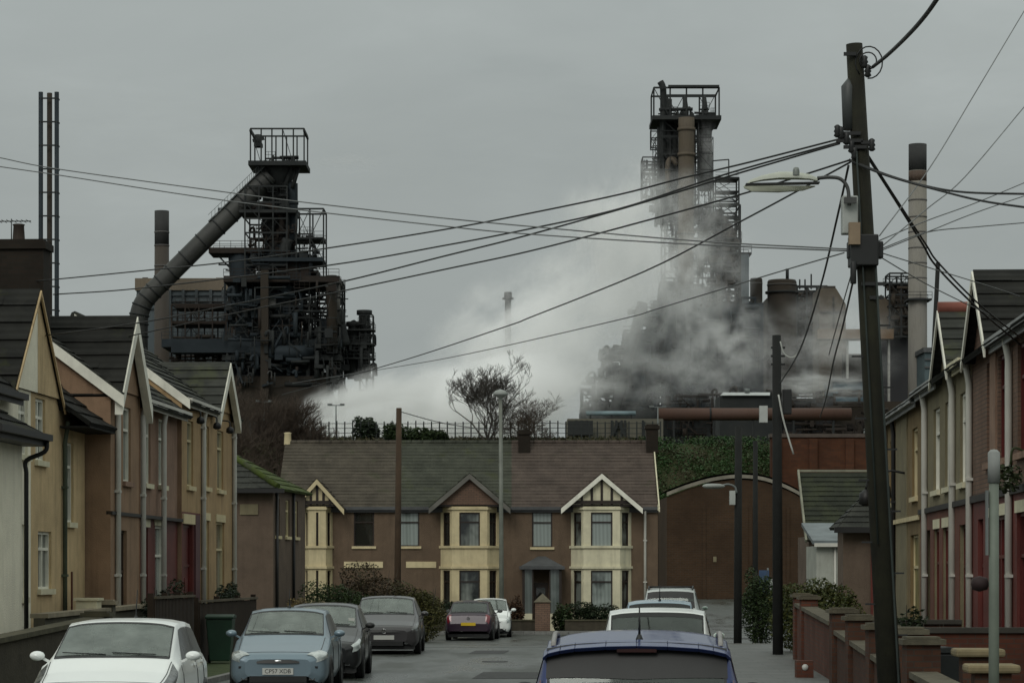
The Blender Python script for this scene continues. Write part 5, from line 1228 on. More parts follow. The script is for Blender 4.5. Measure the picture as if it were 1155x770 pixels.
# ---------------------------------------------------------------- cables
cable_m = M('cable_black', (.02, .021, .021), rough=.6); cable_g = M('cable_grey', (.12, .125, .125), rough=.6)
def cable(label, pts, r=.014, m=None, group='overhead cables'):
    """pts: (px,py,Y) samples of one span; smooth sagging curve through them"""
    q = crv([at(*p) for p in pts], 6); o = q[0]
    mb = MB(); mb.tube([p - o for p in q], r, 5); ob = mb.build('overhead_cable', m or cable_m); ob.location = o
    return tag(ob, label, 'cable', group)
def span(pts, Y0, Y1):
    a, b = pts[0][0], pts[-1][0]
    return [(x, y, 1 / ((1 / Y0) + (1 / Y1 - 1 / Y0) * (x - a) / (b - a))) for x, y in pts]
L_ = [('uppermost of the dark cables fanning left from the leaning pole', [(950, 156), (845, 183), (769, 201), (700, 219), (600, 240), (500, 259), (368, 280), (253, 296), (173, 304), (67, 314.5), (20, 318)], 31.6, 54.5),
      ('second cable of the fan, ending beside the sooty chimney', [(948, 160), (820, 196), (700, 235), (600, 257.5), (500, 277), (368, 299.5), (158, 325), (60, 332)], 31.6, 54),
      ('third cable of the fan, crossing the second near the big lamp', [(947, 162), (836, 194.5), (725, 228.5), (592, 266), (500, 289), (384, 318), (250, 346), (150, 365), (45, 379)], 31.6, 50),
      ('fourth cable of the fan, passing just left of the big lamp head', [(957, 181), (843, 217), (728, 249), (600, 282.5), (500, 304), (384, 328.5), (270, 352), (150, 378), (128, 383)], 31.6, 55.5),
      ('steep black cable from the leaning pole down towards the hipped house', [(959, 183), (904, 213), (833, 251), (728, 305.5), (600, 357), (571, 368), (459, 405), (362, 433), (318, 445)], 31.6, 90),
      ('thin grey cable from the terminal block crossing the right furnace', [(952, 285), (870, 309), (742, 348), (700, 360), (551, 394), (463, 411), (330, 432)], 31.6, 92)]
for lab, pts, a, b in L_: cable(lab, span(pts, a, b), .0125 if 'thin' not in lab else .009, cable_m if 'thin' not in lab else cable_g)
cable('upper of two thin parallel cables coming from the top left', span([(-30, 173), (0, 178), (67, 191), (264, 218), (346, 228.5), (500, 246), (627, 258), (789, 272), (955, 281)], 46, 31.8), .009, cable_g)
cable('lower of two thin parallel cables coming from the top left', span([(-30, 183), (0, 188), (69, 198), (260, 227), (500, 255), (610, 265), (789, 276), (955, 283)], 46, 31.8), .009, cable_g)
cable('black drop cable from the leaning pole to the black telegraph pole', span([(957, 187), (945, 242), (925, 325), (902, 395), (880, 432)], 31.6, 63.8), .015)
cable('drop cable falling left of the leaning pole shaft', span([(966, 300), (950, 370), (940, 408), (932, 448), (925, 470)], 31.6, 70), .014)
cable('thin drop cable beside the one left of the leaning pole shaft', span([(962, 303), (950, 345), (935, 400)], 31.6, 40), .008, cable_g)
cable('left of the paired cables running to the near red-brown house', span([(974, 170), (1005, 218), (1040, 274), (1056, 300), (1100, 345), (1150, 388)], 31.6, 40.5), .015)
cable('right of the paired cables running to the near red-brown house', span([(976, 170), (1010, 223), (1044, 275), (1060, 298), (1110, 348), (1170, 395)], 31.6, 39.5), .013)
cable('upper cable sagging from the leaning pole to the right edge', span([(958, 180), (1000, 197), (1045, 210), (1090, 217), (1165, 219)], 31.6, 30), .013)
cable('lower cable sagging from the leaning pole to the right edge', span([(958, 181), (1000, 198), (1060, 215), (1110, 227), (1165, 235)], 31.6, 29), .013)
cable('thick cable rising from the pole top out of the picture', span([(984, 76), (1000, 63), (1020, 44), (1040, 22), (1060, -6), (1100, -70)], 31.6, 19), .022)
for lab, pts in (('thin far cable climbing steeply beside the concrete stack', [(992, 266), (1049, 189), (1100, 105), (1155, 13), (1175, -20)]), ('thin far cable climbing to the right edge below the steepest one', [(992, 280), (1045, 236), (1088, 200), (1155, 121), (1175, 98)]),
                 ('thin far cable rising gently, upper of three at the right edge', [(990, 272), (1045, 249), (1100, 229), (1170, 200)]), ('thin far cable rising gently, middle of three at the right edge', [(990, 284), (1045, 262), (1100, 240), (1170, 216)]), ('thin far cable nearly level, lowest of three at the right edge', [(990, 282), (1045, 262), (1100, 256), (1170, 250)]),
                 ('thin cable falling right from the terminal block, upper one', [(990, 284), (1045, 301), (1110, 321), (1150, 334)]), ('thin cable falling right from the terminal block, lower one', [(990, 288), (1025, 309), (1060, 328), (1118, 356)])):
    cable(lab, span(pts, 31.8, 38), .0075, cable_g)
cable('short slack cable running right from the brown pole top', span([(451, 464), (500, 477), (560, 486)], 104.6, 108), .02, cable_g)
cable('pale stay wire falling right from the black telegraph pole', span([(878, 445), (884, 475), (895, 512)], 63.7, 63.5), .022, M('stay_pale', (.4, .41, .38)))
cable('pale looped wire beside the head of the black telegraph pole', span([(880, 385), (884, 398), (892, 403), (900, 400)], 63.6, 63.6), .016, M('stay_pale', (.4, .41, .38)))

# ---------------------------------------------------------------- greenery
lf_g = leafm('leaf_green', (.014, .028, .010), (.035, .055, .016)); lf_o = leafm('leaf_olive', (.03, .034, .010), (.075, .07, .02)); lf_b = leafm('leaf_brown', (.03, .022, .012), (.06, .042, .02), (.045, .05, .015)); lf_d = leafm('leaf_dark', (.008, .016, .007), (.02, .032, .012))
hg = 'shrubs and hedges'
bush('hedge', 'dark green bushy hedge behind the silver-blue and gunmetal hatchbacks', 'shrub', X(372, 92), 92, 3.4, 1.8, 2.2, 6000, .09, lf_g, 1, hg, -.3) if False else None
bush('shrub', 'dark green rounded shrub behind the near-black hatchback', 'shrub', X(378, 90), 90, 3.0, 1.8, 2.35, 11000, .05, lf_g, 1, hg)
bush('hedge', 'wide brown winter hedge behind the gunmetal hatchback', 'hedge', X(430, 94), 94, 3.9, 2.2, 2.75, 16000, .05, lf_b, 2, hg)
bush('shrub', 'yellow-green shrub at the right end of the brown hedge', 'shrub', X(480, 93), 93, 1.7, 1.4, 2.15, 6000, .05, lf_o, 3, hg)
bush('shrub', 'small pale ochre shrub in front of the hipped house', 'shrub', X(333, 86), 86, 1.0, .8, 1.6, 2600, .05, leafm('leaf_straw', (.09, .07, .03), (.16, .12, .05)), 4, hg)
bush('hedge', 'dark low hedge below the white bay of the right facing house', 'hedge', X(673, 106.5), 106.5, 2.8, 1.0, 1.25, 7000, .055, lf_d, 5, hg)
bush('hedge', 'dark low hedge behind the aubergine hatchback', 'hedge', X(520, 106.5), 106.5, 3.4, 1.0, 1.5, 8000, .055, lf_d, 6, hg)
bush('shrub', 'rusty brown shrub left of the porch', 'shrub', X(582, 106), 106, .8, .7, 1.7, 1100, .07, leafm('leaf_rust', (.04, .022, .012), (.07, .038, .02)), 7, hg)
bush('shrub', 'round dark shrub right of the porch gate pier', 'shrub', X(634, 106), 106, 1.0, .8, 1.25, 1400, .07, lf_g, 8, hg)
bush('shrub', 'spreading olive shrub over the end of the right garden wall', 'shrub', X(925, 66), 66.5, 3.0, 2.2, 2.0, 14000, .05, leafm('leaf_bright_olive', (.03, .045, .012), (.085, .09, .025)), 9, hg)
bush('shrub', 'dark green shrub between the two dark poles', 'shrub', X(858, 80), 80, 1.5, 1.4, 2.5, 7000, .05, lf_g, 10, hg)
bush('shrub', 'small dark shrub behind the wall right of the leaning pole', 'shrub', X(1052, 44), 44, .9, .8, 1.3, 1500, .05, lf_g, 11, hg)
bush('shrub', 'dark clipped shrub hump behind the brick pier right of the leaning pole', 'shrub', X(1025, 47), 47.2, 1.0, .8, 1.6, 1800, .05, lf_d, 12, hg)
bush('shrub', 'dark shrub on top of the fence below the ochre house', 'shrub', WL(64) - .35, 64, .8, 5.0, 1.95, 6000, .045, lf_d, 13, hg)
bush('shrub', 'low dark shrub behind the fence beside the red door', 'shrub', WL(56) - .4, 56, .9, 4.6, 1.95, 6000, .04, lf_d, 14, hg)
bush('shrub', 'untidy dark shrub spilling over the brick wall left of the leaning pole', 'shrub', WR(45) + .55, 45.2, .8, 3.0, 1.35, 4500, .04, lf_d, 41, hg)
bush('shrub', 'rust-tinged shrub behind the wall between the piers at the far end', 'shrub', WR(54) + .6, 54.5, .9, 3.4, 1.55, 4500, .045, lf_b, 42, hg)
root = empty('gate_pier', (X(612, 105.2), 105.2, ground(0, 105.2)), 0, 'brick gate pier with a pointed pale cap in front of the porch', 'pier', 'capped gate piers'); mb = MB(); mb.box(-.3, .3, -.3, .3, -.2, 1.25); mb.build('shaft', br_brown, root)
mb = MB(); mb.add([(-.36, -.36, 1.253), (.36, -.36, 1.253), (.36, .36, 1.253), (-.36, .36, 1.253), (0, 0, 1.6)], [(0, 1, 4), (1, 2, 4), (2, 3, 4), (3, 0, 4), (3, 2, 1, 0)]); mb.build('cap', cop, root)
root = empty('front_wall', (-8.6, 105.45, ground(0, 105)), 0, 'low dark front garden wall along the facing terrace', 'wall'); mb = MB(); mb.box(0, 9.6, 0, .2, -.3, .5); mb.box(10.7, 15, 0, .2, -.3, .5); mb.build('wall', rough_w, root)
mb = MB(); mb.box(0, 9.6, -.04, .24, .503, .56); mb.box(10.7, 15, -.04, .24, .503, .56); mb.build('coping', M('mossy_coping', (.07, .066, .045)), root)
# red and blue notice board glimpsed between the poles
root = empty('notice_sign', (X(866, 118), 118, ground(0, 118)), 0, 'small blue notice with a white panel between the two dark poles', 'sign'); mb = MB(); mb.tube([(0, 0, -.2), (0, 0, 2.6)], .04, 8); mb.build('post', galv, root)
mb = MB(); mb.box(-.4, .05, -.06, -.04, 1.5, 2.5); mb.build('panel', M('sign_blue', (.03, .06, .12), rough=.5), root); mb = MB(); mb.box(.053, .35, -.06, -.04, 1.2, 2.1); mb.build('panel', M('sign_white', (.35, .37, .36), rough=.5), root)
# ------------------------------------------------------------------ bank, railings, bare trees, steelworks
steel = M('dark_steel', (.010, .014, .015), (.024, .026, .025), rough=.8, scale=.25)
steelb = M('blue_black_steel', (.008, .016, .022), (.018, .026, .032), rough=.8, scale=.2)
rust = M('rusty_steel', (.034, .022, .015), (.018, .015, .013), rough=.9, scale=.3)
brownst = M('brown_grime_steel', (.048, .037, .027), (.028, .024, .02), rough=.9, scale=.2, streak=.4)
beigep = M('beige_duct', (.135, .108, .078), (.085, .07, .055), rough=.8, scale=.15, streak=.5)
cladb = M('blue_grey_cladding', (.12, .15, .175), (.09, .115, .13), rough=.7, scale=.12, streak=.4)
cladc = M('cream_cladding', (.24, .20, .155), (.17, .14, .11), rough=.8, scale=.12, streak=.4)
concs = M('stack_concrete', (.27, .26, .24), (.20, .19, .175), rough=.9, scale=.12, streak=.5)
concd = M('stack_soot', (.03, .032, .033), (.05, .05, .048), rough=.9, scale=.15)
bandm = M('stack_band', (.11, .105, .10), rough=.9, scale=.2)

class Works:
    def __init__(s, name, label, cat, Y, px, base=6.0, group=None):
        s.Y = Y; s.o = Vector((X(px, Y), Y, base)); s.root = empty(name, s.o, 0, label, cat, group); s.base = base
    def p(s, px, py, d=0): return at(px, py, s.Y) - s.o + Vector((0, d, 0))
    def k(s, n): return n * s.Y / F          # pixels to metres at this distance
    def part(s, mb, name, m, parent=None): return mb.build(name, m, parent or s.root)
    def cage(s, name, m, x0, x1, y0, y1, depth, nx, levels=(), r=.16, diag=True, ny=2, d0=None):
        """open steel frame: posts, beams at the levels, bracing"""
        mb = MB(); d0 = -depth / 2 if d0 is None else d0
        for j in range(ny):
            d = d0 + depth * j / max(1, ny - 1)
            for i in range(nx + 1):
                px = x0 + (x1 - x0) * i / nx; mb.bar(s.p(px, y1, d), s.p(px, y0, d), r * 1.3)
            for py in [y0, y1] + list(levels): mb.bar(s.p(x0, py, d), s.p(x1, py, d), r * 1.1, r * 1.5)
            if diag:
                lv = sorted([y0, y1] + list(levels))
                for a, b in zip(lv, lv[1:]):
                    for i in range(nx):
                        xa, xb = x0 + (x1 - x0) * i / nx, x0 + (x1 - x0) * (i + 1) / nx
                        if rnd.random() < diag * 1.0: mb.bar(s.p(xa, a, d), s.p(xb, b, d), r * .6)
                        if rnd.random() < diag * .5: mb.bar(s.p(xb, a, d), s.p(xa, b, d), r * .6)
        for i in (0, nx):
            px = x0 + (x1 - x0) * i / nx
            for py in [y0, y1] + list(levels): mb.bar(s.p(px, py, d0), s.p(px, py, d0 + depth), r)
        return s.part(mb, name, m)
    def deck(s, name, m, x0, x1, py, depth, th=.5, rail=True, d0=None):
        mb = MB(); d0 = -depth / 2 if d0 is None else d0
        a, b = s.p(x0, py, d0), s.p(x1, py, d0 + depth); mb.box(a.x, b.x, a.y, b.y, a.z - th, a.z)
        if rail:
            for d in (d0, d0 + depth):
                z = a.z + 1.1
                for h in (.55, 1.1): mb.bar((a.x, d, a.z + h), (b.x, d, a.z + h), .07)
                n = max(2, int((b.x - a.x) / 1.6))
                for i in range(n + 1): mb.bar((a.x + (b.x - a.x) * i / n, d, a.z), (a.x + (b.x - a.x) * i / n, d, z), .07)
        return s.part(mb, name, m)
    def pipe(s, name, m, pts, r, n=14, smooth=6, flanges=0, parent=None):
        q = [s.p(*p) for p in pts]; q = crv(q, smooth) if smooth and len(q) > 2 else q
        mb = MB(); mb.tube(q, r, n)
        if flanges:
            st = max(1, len(q) // flanges)
            for i in range(st // 2, len(q) - 1, st):
                d = (q[i + 1] - q[i]).normalized() * .25; mb.tube([q[i] - d, q[i] + d], r * 1.12, n)
        return s.part(mb, name, m, parent)
    def box(s, name, m, x0, x1, y0, y1, d0, d1, parent=None):
        a, b = s.p(x0, y1, d0), s.p(x1, y0, d1); mb = MB(); mb.box(a.x, b.x, a.y, b.y, a.z, b.z); return s.part(mb, name, m, parent)
    def clutter(s, name, m, x0, x1, y0, y1, dep, n, seed, r=(.12, .5), big=.25):
        """dense pipes, ducts, ladders and plant filling a steel storey"""
        g = random.Random(seed); mb = MB()
        for i in range(n):
            px, py, d = g.uniform(x0, x1), g.uniform(y0, y1), g.uniform(-dep / 2, dep / 2); t = g.random(); rr = g.uniform(*r)
            if t < .26: mb.tube([s.p(px, py, d), s.p(px, min(y1, py + g.uniform(8, 34)), d)], rr * .55, 8)
            elif t < .52: mb.tube([s.p(px, py, d), s.p(min(x1, px + g.uniform(8, 36)), py + g.uniform(-1, 1), d)], rr * .45, 8)
            elif t < .80 - big * .3: mb.bar(s.p(px, py, d), s.p(min(x1, max(x0, px + g.uniform(-22, 22))), min(y1, py + g.uniform(8, 22)), d), rr * .4)
            elif t < .80:
                a = s.p(px, py, d); w, h = g.uniform(.4, 1.5), g.uniform(.5, 1.7); mb.box(a.x - w / 2, a.x + w / 2, a.y - w / 2, a.y + w / 2, a.z - h, a.z)
            elif t < .92:                                   # a bit of walkway with handrails
                a = s.p(px, py, d); q = s.k(g.uniform(6, 18)); q = min(q, max(.5, s.p(x1, py, d).x - a.x)); mb.box(a.x, a.x + q, a.y - .5, a.y + .5, a.z - .12, a.z)
                for h in (.5, 1.0): mb.bar(a + Vector((0, -.5, h)), a + Vector((q, -.5, h)), .06)
                for i_ in range(4): mb.bar(a + Vector((q * i_ / 3, -.5, 0)), a + Vector((q * i_ / 3, -.5, 1.0)), .06)
            else: a = s.p(px, py, d); q = s.k(g.uniform(3, 7)); mb.tube(crv([a, a + Vector((q * .2, 0, q * .7)), a + Vector((q, 0, q * .8)), a + Vector((q * 1.1, 0, -q * 1.5))], 3), rr * .4, 8)
        return tag(s.part(mb, name, m), kind='stuff')
    def stair(s, name, m, x0, x1, y0, y1, dep=3.0, fl=14):
        mb = MB(); py = y0; k = 0
        for px in (x0, x1):
            for d in (-dep / 2, dep / 2): mb.bar(s.p(px, y1, d), s.p(px, y0, d), .16)
        while py < y1:
            mb.box(*[v for pr in zip(s.p(x0, py, -dep / 2), s.p(x1, py, dep / 2)) for v in pr][:4], s.p(x0, py).z - .15, s.p(x0, py).z)
            a, b = (x0, x1) if k % 2 else (x1, x0); mb.bar(s.p(a, py, -dep / 2), s.p(b, min(y1, py + fl), -dep / 2), .16, .10)
            for h in (.5, 1.0): mb.bar(s.p(x0, py, -dep / 2) + Vector((0, 0, h)), s.p(x1, py, -dep / 2) + Vector((0, 0, h)), .06)
            py += fl; k += 1
        return s.part(mb, name, m)

YW = 440.0
# ============ left blast furnace
w = Works('blast_furnace', 'dark blast furnace on the left with a big inclined gas pipe', 'blast furnace', YW, 320, 6, 'blast furnaces')
w.cage('top_cage', steel, 285, 345, 149.5, 189, 7.5, 5, (), .17, .12, 2)
mb = MB(); a, b = w.p(283, 186, -4.6), w.p(347.5, 191, 4.6); mb.box(a.x, b.x, a.y, b.y, b.z, a.z); w.part(mb, 'top_deck', steel)
mb = MB()
for (px, d) in ((285, -3.9), (345, -3.9)): mb.bar(w.p(px, 152, -4.2), w.p(px, 152, 4.2), .3)
mb.bar(w.p(298, 156, 0), w.p(285, 159, 0), .5); mb.tube([w.p(291, 166, 0), w.p(291, 152, 0)], .5, 10); mb.box(*[v for pr in zip(w.p(287, 166, -1), w.p(296, 162, 1)) for v in pr][:4], w.p(0, 166).z, w.p(0, 162).z)
w.part(mb, 'hoist', steel)
w.clutter('valve_gear', steel, 296, 338, 176, 187, 6, 26, 5, (.15, .5))
# hopper and uptakes under the top deck
mb = MB(); n = 16
mb.tube([w.p(314, 190), w.p(314, 200), w.p(313, 214)], [3.0, 2.5, 1.7], n); w.part(mb, 'hopper', steel)
for x0, x1 in ((299, 308), (330, 322), (292, 292), (338, 331)): w.pipe('hopper_strut', steel, [(x0, 190, -2), (x1, 214, -2)], .35, 8, 0)
w.pipe('uptake', steel, [(300, 216, -1), (304, 205, -1), (312, 206, 0)], 1.2, 12, 5)
w.pipe('furnace_stack', steel, [(309, 205, 1), (308, 235, 1), (307, 262, 1)], 1.9, 14, 4)
w.pipe('vent_pipe', steelb, [(330, 208, -1), (330, 240, -1), (329, 264, -1), (322, 278, -1.5), (312, 288, -1.5)], [1.0] * 25 if False else .95, 14, 6, 3)
w.box('uptake_cap', steel, 326.5, 333, 206, 211, -1.5, 1)
# inclined pipe
q = [w.p(*p) for p in ((306, 200, -2), (296, 210, -2), (282, 224, -2.2), (262, 244, -2.5), (240, 266, -3), (212, 294, -3), (190, 316, -3), (176, 330, -3), (165, 343, -3), (160, 357, -3), (159, 374, -3), (159, 400, -3), (159, 440, -3))]
q = crv(q, 6); mb = MB(); mb.tube(q, [1.35] * 3 + [1.55] * (len(q) - 3), 18); ip = w.part(mb, 'inclined_gas_pipe', M('gas_pipe', (.032, .034, .032), (.05, .05, .045), rough=.6, scale=.15))
mb = MB()
for i in range(2, len(q) - 2, 4): d = (q[i + 1] - q[i]).normalized() * .12; mb.tube([q[i] - d, q[i] + d], 1.68, 18)
w.part(mb, 'pipe_rings', steel, ip)
mb = MB(); u = [p + Vector((-.9, -.5, 1.35)) for p in q[:24]]
for p0, p1 in zip(u, u[1:]): mb.bar(p0, p1, .9, .16); mb.bar(p0 + Vector((0, -.5, 1.0)), p1 + Vector((0, -.5, 1.0)), .07); mb.bar(p0 + Vector((0, -.5, 0)), p0 + Vector((0, -.5, 1.0)), .06)
w.part(mb, 'pipe_walkway', M('walkway_grey', (.12, .13, .13)), ip)
w.cage('pipe_platform', steel, 247, 255, 236, 244, 2, 1, (), .12, 0)
# upper tower
w.cage('upper_tower', steel, 279, 326, 214, 318, 8, 3, (232, 250, 266, 286, 302), .17, .5, 2)
w.clutter('furnace_top_plant', steel, 294, 326, 214, 262, 6, 60, 21, (.2, .7), .25); w.clutter('furnace_top_plant', rust, 278, 334, 255, 290, 8, 70, 22, (.15, .6), .25)
w.clutter('furnace_top_plant', steelb, 284, 352, 288, 318, 8, 60, 23, (.2, .7), .28)
w.pipe('furnace_throat', steel, [(312, 262, 1), (311, 282, 1), (309, 318, 1)], [1.2, 2.6, 3.0] if False else 2.0, 16, 0)
w.pipe('bleeder_pipe', rust, [(279, 240, -2), (300, 232, -2), (318, 246, -2), (318, 268, -2)], .5, 10, 5)
w.pipe('bleeder_pipe', steel, [(285, 292, -3), (300, 304, -3), (318, 296, -3), (326, 272, -3)], .9, 12, 5)
w.pipe('vertical_duct', steelb, [(273, 288, -1), (275, 318, -1), (276, 350, -1)], 2.2, 16, 3)
w.deck('platform', rust, 238, 300, 282, 7, .9)
mb = MB()
for x0, y0, x1, y1 in ((243, 285, 262, 305), (258, 285, 272, 315), (262, 300, 248, 300), (266, 308, 256, 306)): mb.bar(w.p(x0, y0, -2), w.p(x1, y1, -2), .25)
w.part(mb, 'platform_brace', steel)
w.deck('platform', steel, 272, 336, 240, 8, .5); w.deck('platform', steelb, 286, 366, 294, 9, .6)
w.cage('side_cage', steel, 336, 366.5, 238.5, 316, 6.5, 2, (271, 296), .18, .35, 2)
w.deck('platform', steel, 334, 367, 271, 6, .3)
w.clutter('side_plant', steel, 330, 360, 280, 316, 6, 55, 31, (.2, .7), .3); w.clutter('side_plant', steel, 338, 352, 262, 272, 4, 14, 32, (.15, .4), .3)
w.box('winch_house', rust, 312, 350, 299, 318, -3, 3)
# main body
w.deck('platform', rust, 258, 386, 317, 16, 1.0)
for x0, x1, y0, y1, nx, lv, dd, mm in ((256, 302, 318, 470, 3, (333, 352, 371, 386, 404, 428), 0, steelb), (308, 352, 318, 470, 2, (330, 349, 362, 384, 400, 421), -3, steel), (340, 386, 318, 470, 3, (338, 356, 377, 395, 412, 436), 3, steel), (262, 380, 345, 470, 5, (368, 392, 418), 8, rust)):
    w.cage('lower_frame', mm, x0, x1, y0, y1, 6, nx, lv, .24, .55, 2, dd - 3)
w.clutter('lower_plant', steelb, 258, 345, 320, 440, 20, 420, 41, (.2, .9), .30); w.clutter('lower_plant', steel, 262, 384, 352, 440, 20, 420, 43, (.2, .8), .30)
w.clutter('lower_plant', rust, 258, 384, 322, 440, 20, 150, 44, (.1, .5), .2); w.clutter('lower_plant', M('skylit_pale_duct', (.09, .09, .085), (.05, .05, .048), scale=.3), 258, 384, 322, 430, 22, 60, 45, (.1, .35), .1)  # the pale tone paints skylight onto small pieces among the dark plant
w.clutter('fine_pipework', steel, 256, 388, 320, 440, 24, 500, 46, (.05, .22), .1)
w.pipe('furnace_shell', steel, [(312, 330, 3), (311, 350, 3), (310, 392, 3), (310, 430, 3)], 3.6, 24, 4)
w.pipe('bustle_main', steelb, [(272, 398, -5), (300, 402, -8), (340, 402, -8), (362, 398, -5)], 1.2, 12, 6)
w.box('vertical_column', brownst, 300, 308.5, 312, 500, -9.6, -8.2)
for x0, x1, y0, y1 in ((262, 292, 356, 386), (312, 330, 340, 386), (262, 300, 406, 428), (312, 350, 410, 436), (364, 378, 362, 384)): w.box('machine_house', steelb, x0, x1, y0, y1, -5, 5)
w.pipe('edge_duct', brownst, [(377, 316, -7), (377.5, 345, -7), (378, 400, -7)], .9, 12, 0); w.pipe('edge_duct', M('pale_duct', (.12, .115, .105), scale=.3), [(382.5, 316, -6), (382.5, 370, -6)], .6, 10, 0)
w.pipe('dust_leg', steel, [(384, 352, -4), (388, 376, -4), (392, 392, -4)], .8, 10, 3)
w.deck('platform', steelb, 188, 388, 386, 13, 1.3, True); w.deck('platform', steel, 256, 388, 404, 15, .9)
w.box('conveyor_gallery', steelb, 200, 300, 389, 402, -8, -4)
w.deck('platform', rust, 200, 260, 346, 6, .5); w.deck('platform', rust, 196, 260, 364, 7, .6)
w.cage('gallery_frame', rust, 197, 258, 346, 430, 8, 4, (366, 386, 408), .17, .25, 2)
w.clutter('gallery_plant', brownst, 196, 262, 380, 430, 8, 90, 47, (.2, .7), .3)
w.box('skip_pit_house', brownst, 186, 372, 428, 500, -8, 8)
# dust catcher tower on the right
for px, py, r in ((411, 352, .95), (399, 365, .95), (393, 374, .6)):
    w.pipe('gas_washer', steel, [(px, py, 0), (px, py + 3, 0), (px, 425, 0)], r, 14, 0); w.pipe('washer_cap', steel, [(px, py - 2, 0), (px, py + 3, 0)], r * 1.35, 12, 0)
w.cage('washer_stair', steel, 406, 421, 356, 440, 3, 2, (366, 378, 390, 402, 414, 426), .12, .8, 2)
w.clutter('washer_plant', steel, 390, 418, 366, 425, 4, 70, 51, (.2, .7), .4)
for py in (372, 388, 404): w.deck('washer_deck', steel, 389, 423, py, 4, .25)

# ============ left works building, stack and triple flue
w = Works('works_building', 'blue-grey clad works building with a cream parapet behind the inclined pipe', 'works building', 465, 208, 6)
w.box('wall', cladb, 154, 264, 327, 500, 0, 30); w.box('parapet', cladc, 152.5, 265, 314, 327.5, -.4, 30.4)
mb = MB()
for px in (160, 176, 192, 207, 222, 238, 252): mb.bar(w.p(px, 327, -.35), w.p(px, 480, -.35), .5)
for py in (333, 340, 348): mb.bar(w.p(154, py, -.2), w.p(264, py, -.2), .22)
w.part(mb, 'cladding_rails', M('rail_dark', (.05, .06, .065)))
w.box('roof_vent', cladc, 240, 256, 309.5, 314, 5, 12); w.box('roof_vent', brownst, 157, 163, 310, 314, 4, 8)
w.clutter('pipe_rack', rust, 184, 264, 388, 420, 4, 60, 77, (.2, .6), .2)
def stack(label, px, Y, hw, py_top, py_band, m_top, m_low, bands, base=6, ptop=1.0, name='chimney_stack'):
    w = Works(name, label, 'chimney stack', Y, px, base, 'works chimneys'); r = w.k(hw)
    mb = MB(); mb.tube([w.p(px, py_band), w.p(px, py_top), ], [r, r * ptop], 24); w.part(mb, 'sooty_top', m_top)
    mb = MB(); mb.tube([(0, 0, 0), w.p(px, py_band)], [r * 1.12, r], 24); w.part(mb, 'shaft', m_low)
    for py in bands: mb = MB(); mb.tube([w.p(px, py + .7), w.p(px, py - .7)], r * 1.05, 24); w.part(mb, 'band', bandm)
    return w
stack('dark steel chimney stack rising behind the inclined pipe on the left', 182.5, 455, 8.2, 238, 277, concd, M('stack_brown', (.075, .06, .048), (.05, .045, .04), scale=.2, streak=.4), (277, 300, 262))
w = stack('tall pale concrete chimney stack with a sooty top on the right', 1035, 440, 10.2, 163, 193, concd, concs, (226, 245, 262, 280, 297, 314, 337))
w.deck('ladder_platform', steel, 1022, 1049, 338, 4.5, .25)
mb = MB(); r = w.k(10.2); mb.tube([w.p(1035, 205) , w.p(1035, 193.5)], r * 1.006, 24); w.part(mb, 'sooty_fade', M('soot_brown', (.11, .07, .05), (.07, .05, .04), scale=.3, streak=.5))
w = Works('flare_stack', 'slender triple-pipe lattice stack at the far left above the rooftops', 'chimney stack', 420, 54.5, 6, 'works chimneys')
for px, r in ((46, .36), (54.8, .42), (64, .36)): w.pipe('flue', steelb if px != 54.8 else brownst, [(px, 104, 0 if px != 54.8 else .9), (px, 640, 0 if px != 54.8 else .9)], r, 12, 0)
for i in range(21):
    mb = MB(); py = 110.5 + i * 26.5; z0, z1 = w.p(0, py + 1.6).z, w.p(0, py).z; xa, xb = w.p(44, 0).x, w.p(66, 0).x
    mb.box(xa, xb, -.35, -.15, z0, z1); mb.box(xa, xa + .2, -.15, 1.2, z0, z1); mb.box(xb - .2, xb, -.15, 1.2, z0, z1); w.part(mb, 'brace', steel)
w = Works('chimney_stack', 'small distant dark chimney top poking out of the white steam', 'chimney stack', 900, 573, 6, 'works chimneys')
w.pipe('shaft', M('far_concrete', (.10, .105, .105), scale=.1), [(573, 338, 0), (573, 560, 0)], w.k(3.6), 16, 0); mb = MB(); mb.tube([w.p(573, 338), w.p(573, 329.5)], w.k(4.4), 16); mb.tube([w.p(573, 337.6), w.p(573, 335.8)], w.k(6.4), 16); w.part(mb, 'head', concd)

# ============ right blast furnace, in its steam
w = Works('blast_furnace', 'steam-wrapped blast furnace on the right with a beige riser pipe and braced cage on top', 'blast furnace', YW, 770, 6, 'blast furnaces')
w.cage('top_cage', steel, 736, 809, 104, 138, 8, 4, (), .19, .4, 2)
mb = MB(); a, b = w.p(734, 136, -5), w.p(811, 140.5, 5); mb.box(a.x, b.x, a.y, b.y, b.z, a.z); a, b = w.p(752, 101.5, -4.5), w.p(809, 104, 4.5); mb.box(a.x, b.x, a.y, a.y + .4, b.z, a.z); mb.box(a.x, b.x, b.y - .4, b.y, b.z, a.z); w.part(mb, 'top_deck', steel)
w.pipe('bleeder_pipe', steel, [(746.5, 192, -3), (746.8, 150, -3), (747, 110, -3), (746, 101, -3), (743.5, 96, -3)], .55, 10, 5)
w.clutter('valve_gear', steel, 740, 805, 122, 137, 7, 40, 61, (.2, .7))
w.pipe('vent_stack', steel, [(754, 140, 0), (754, 112, 0)], .6, 10, 0)
mb = MB()
for px in (773, 795): mb.tube([w.p(px - 3, 136), w.p(px, 126), w.p(px, 108)], [.9, .6, .2], 12)
w.part(mb, 'bleeder_valve', steel)
w.pipe('riser_pipe', beigep, [(772, 139, -5), (772, 180, -5), (771.5, 240, -5), (771, 330, -5)], w.k(9), 20, 3, 5)
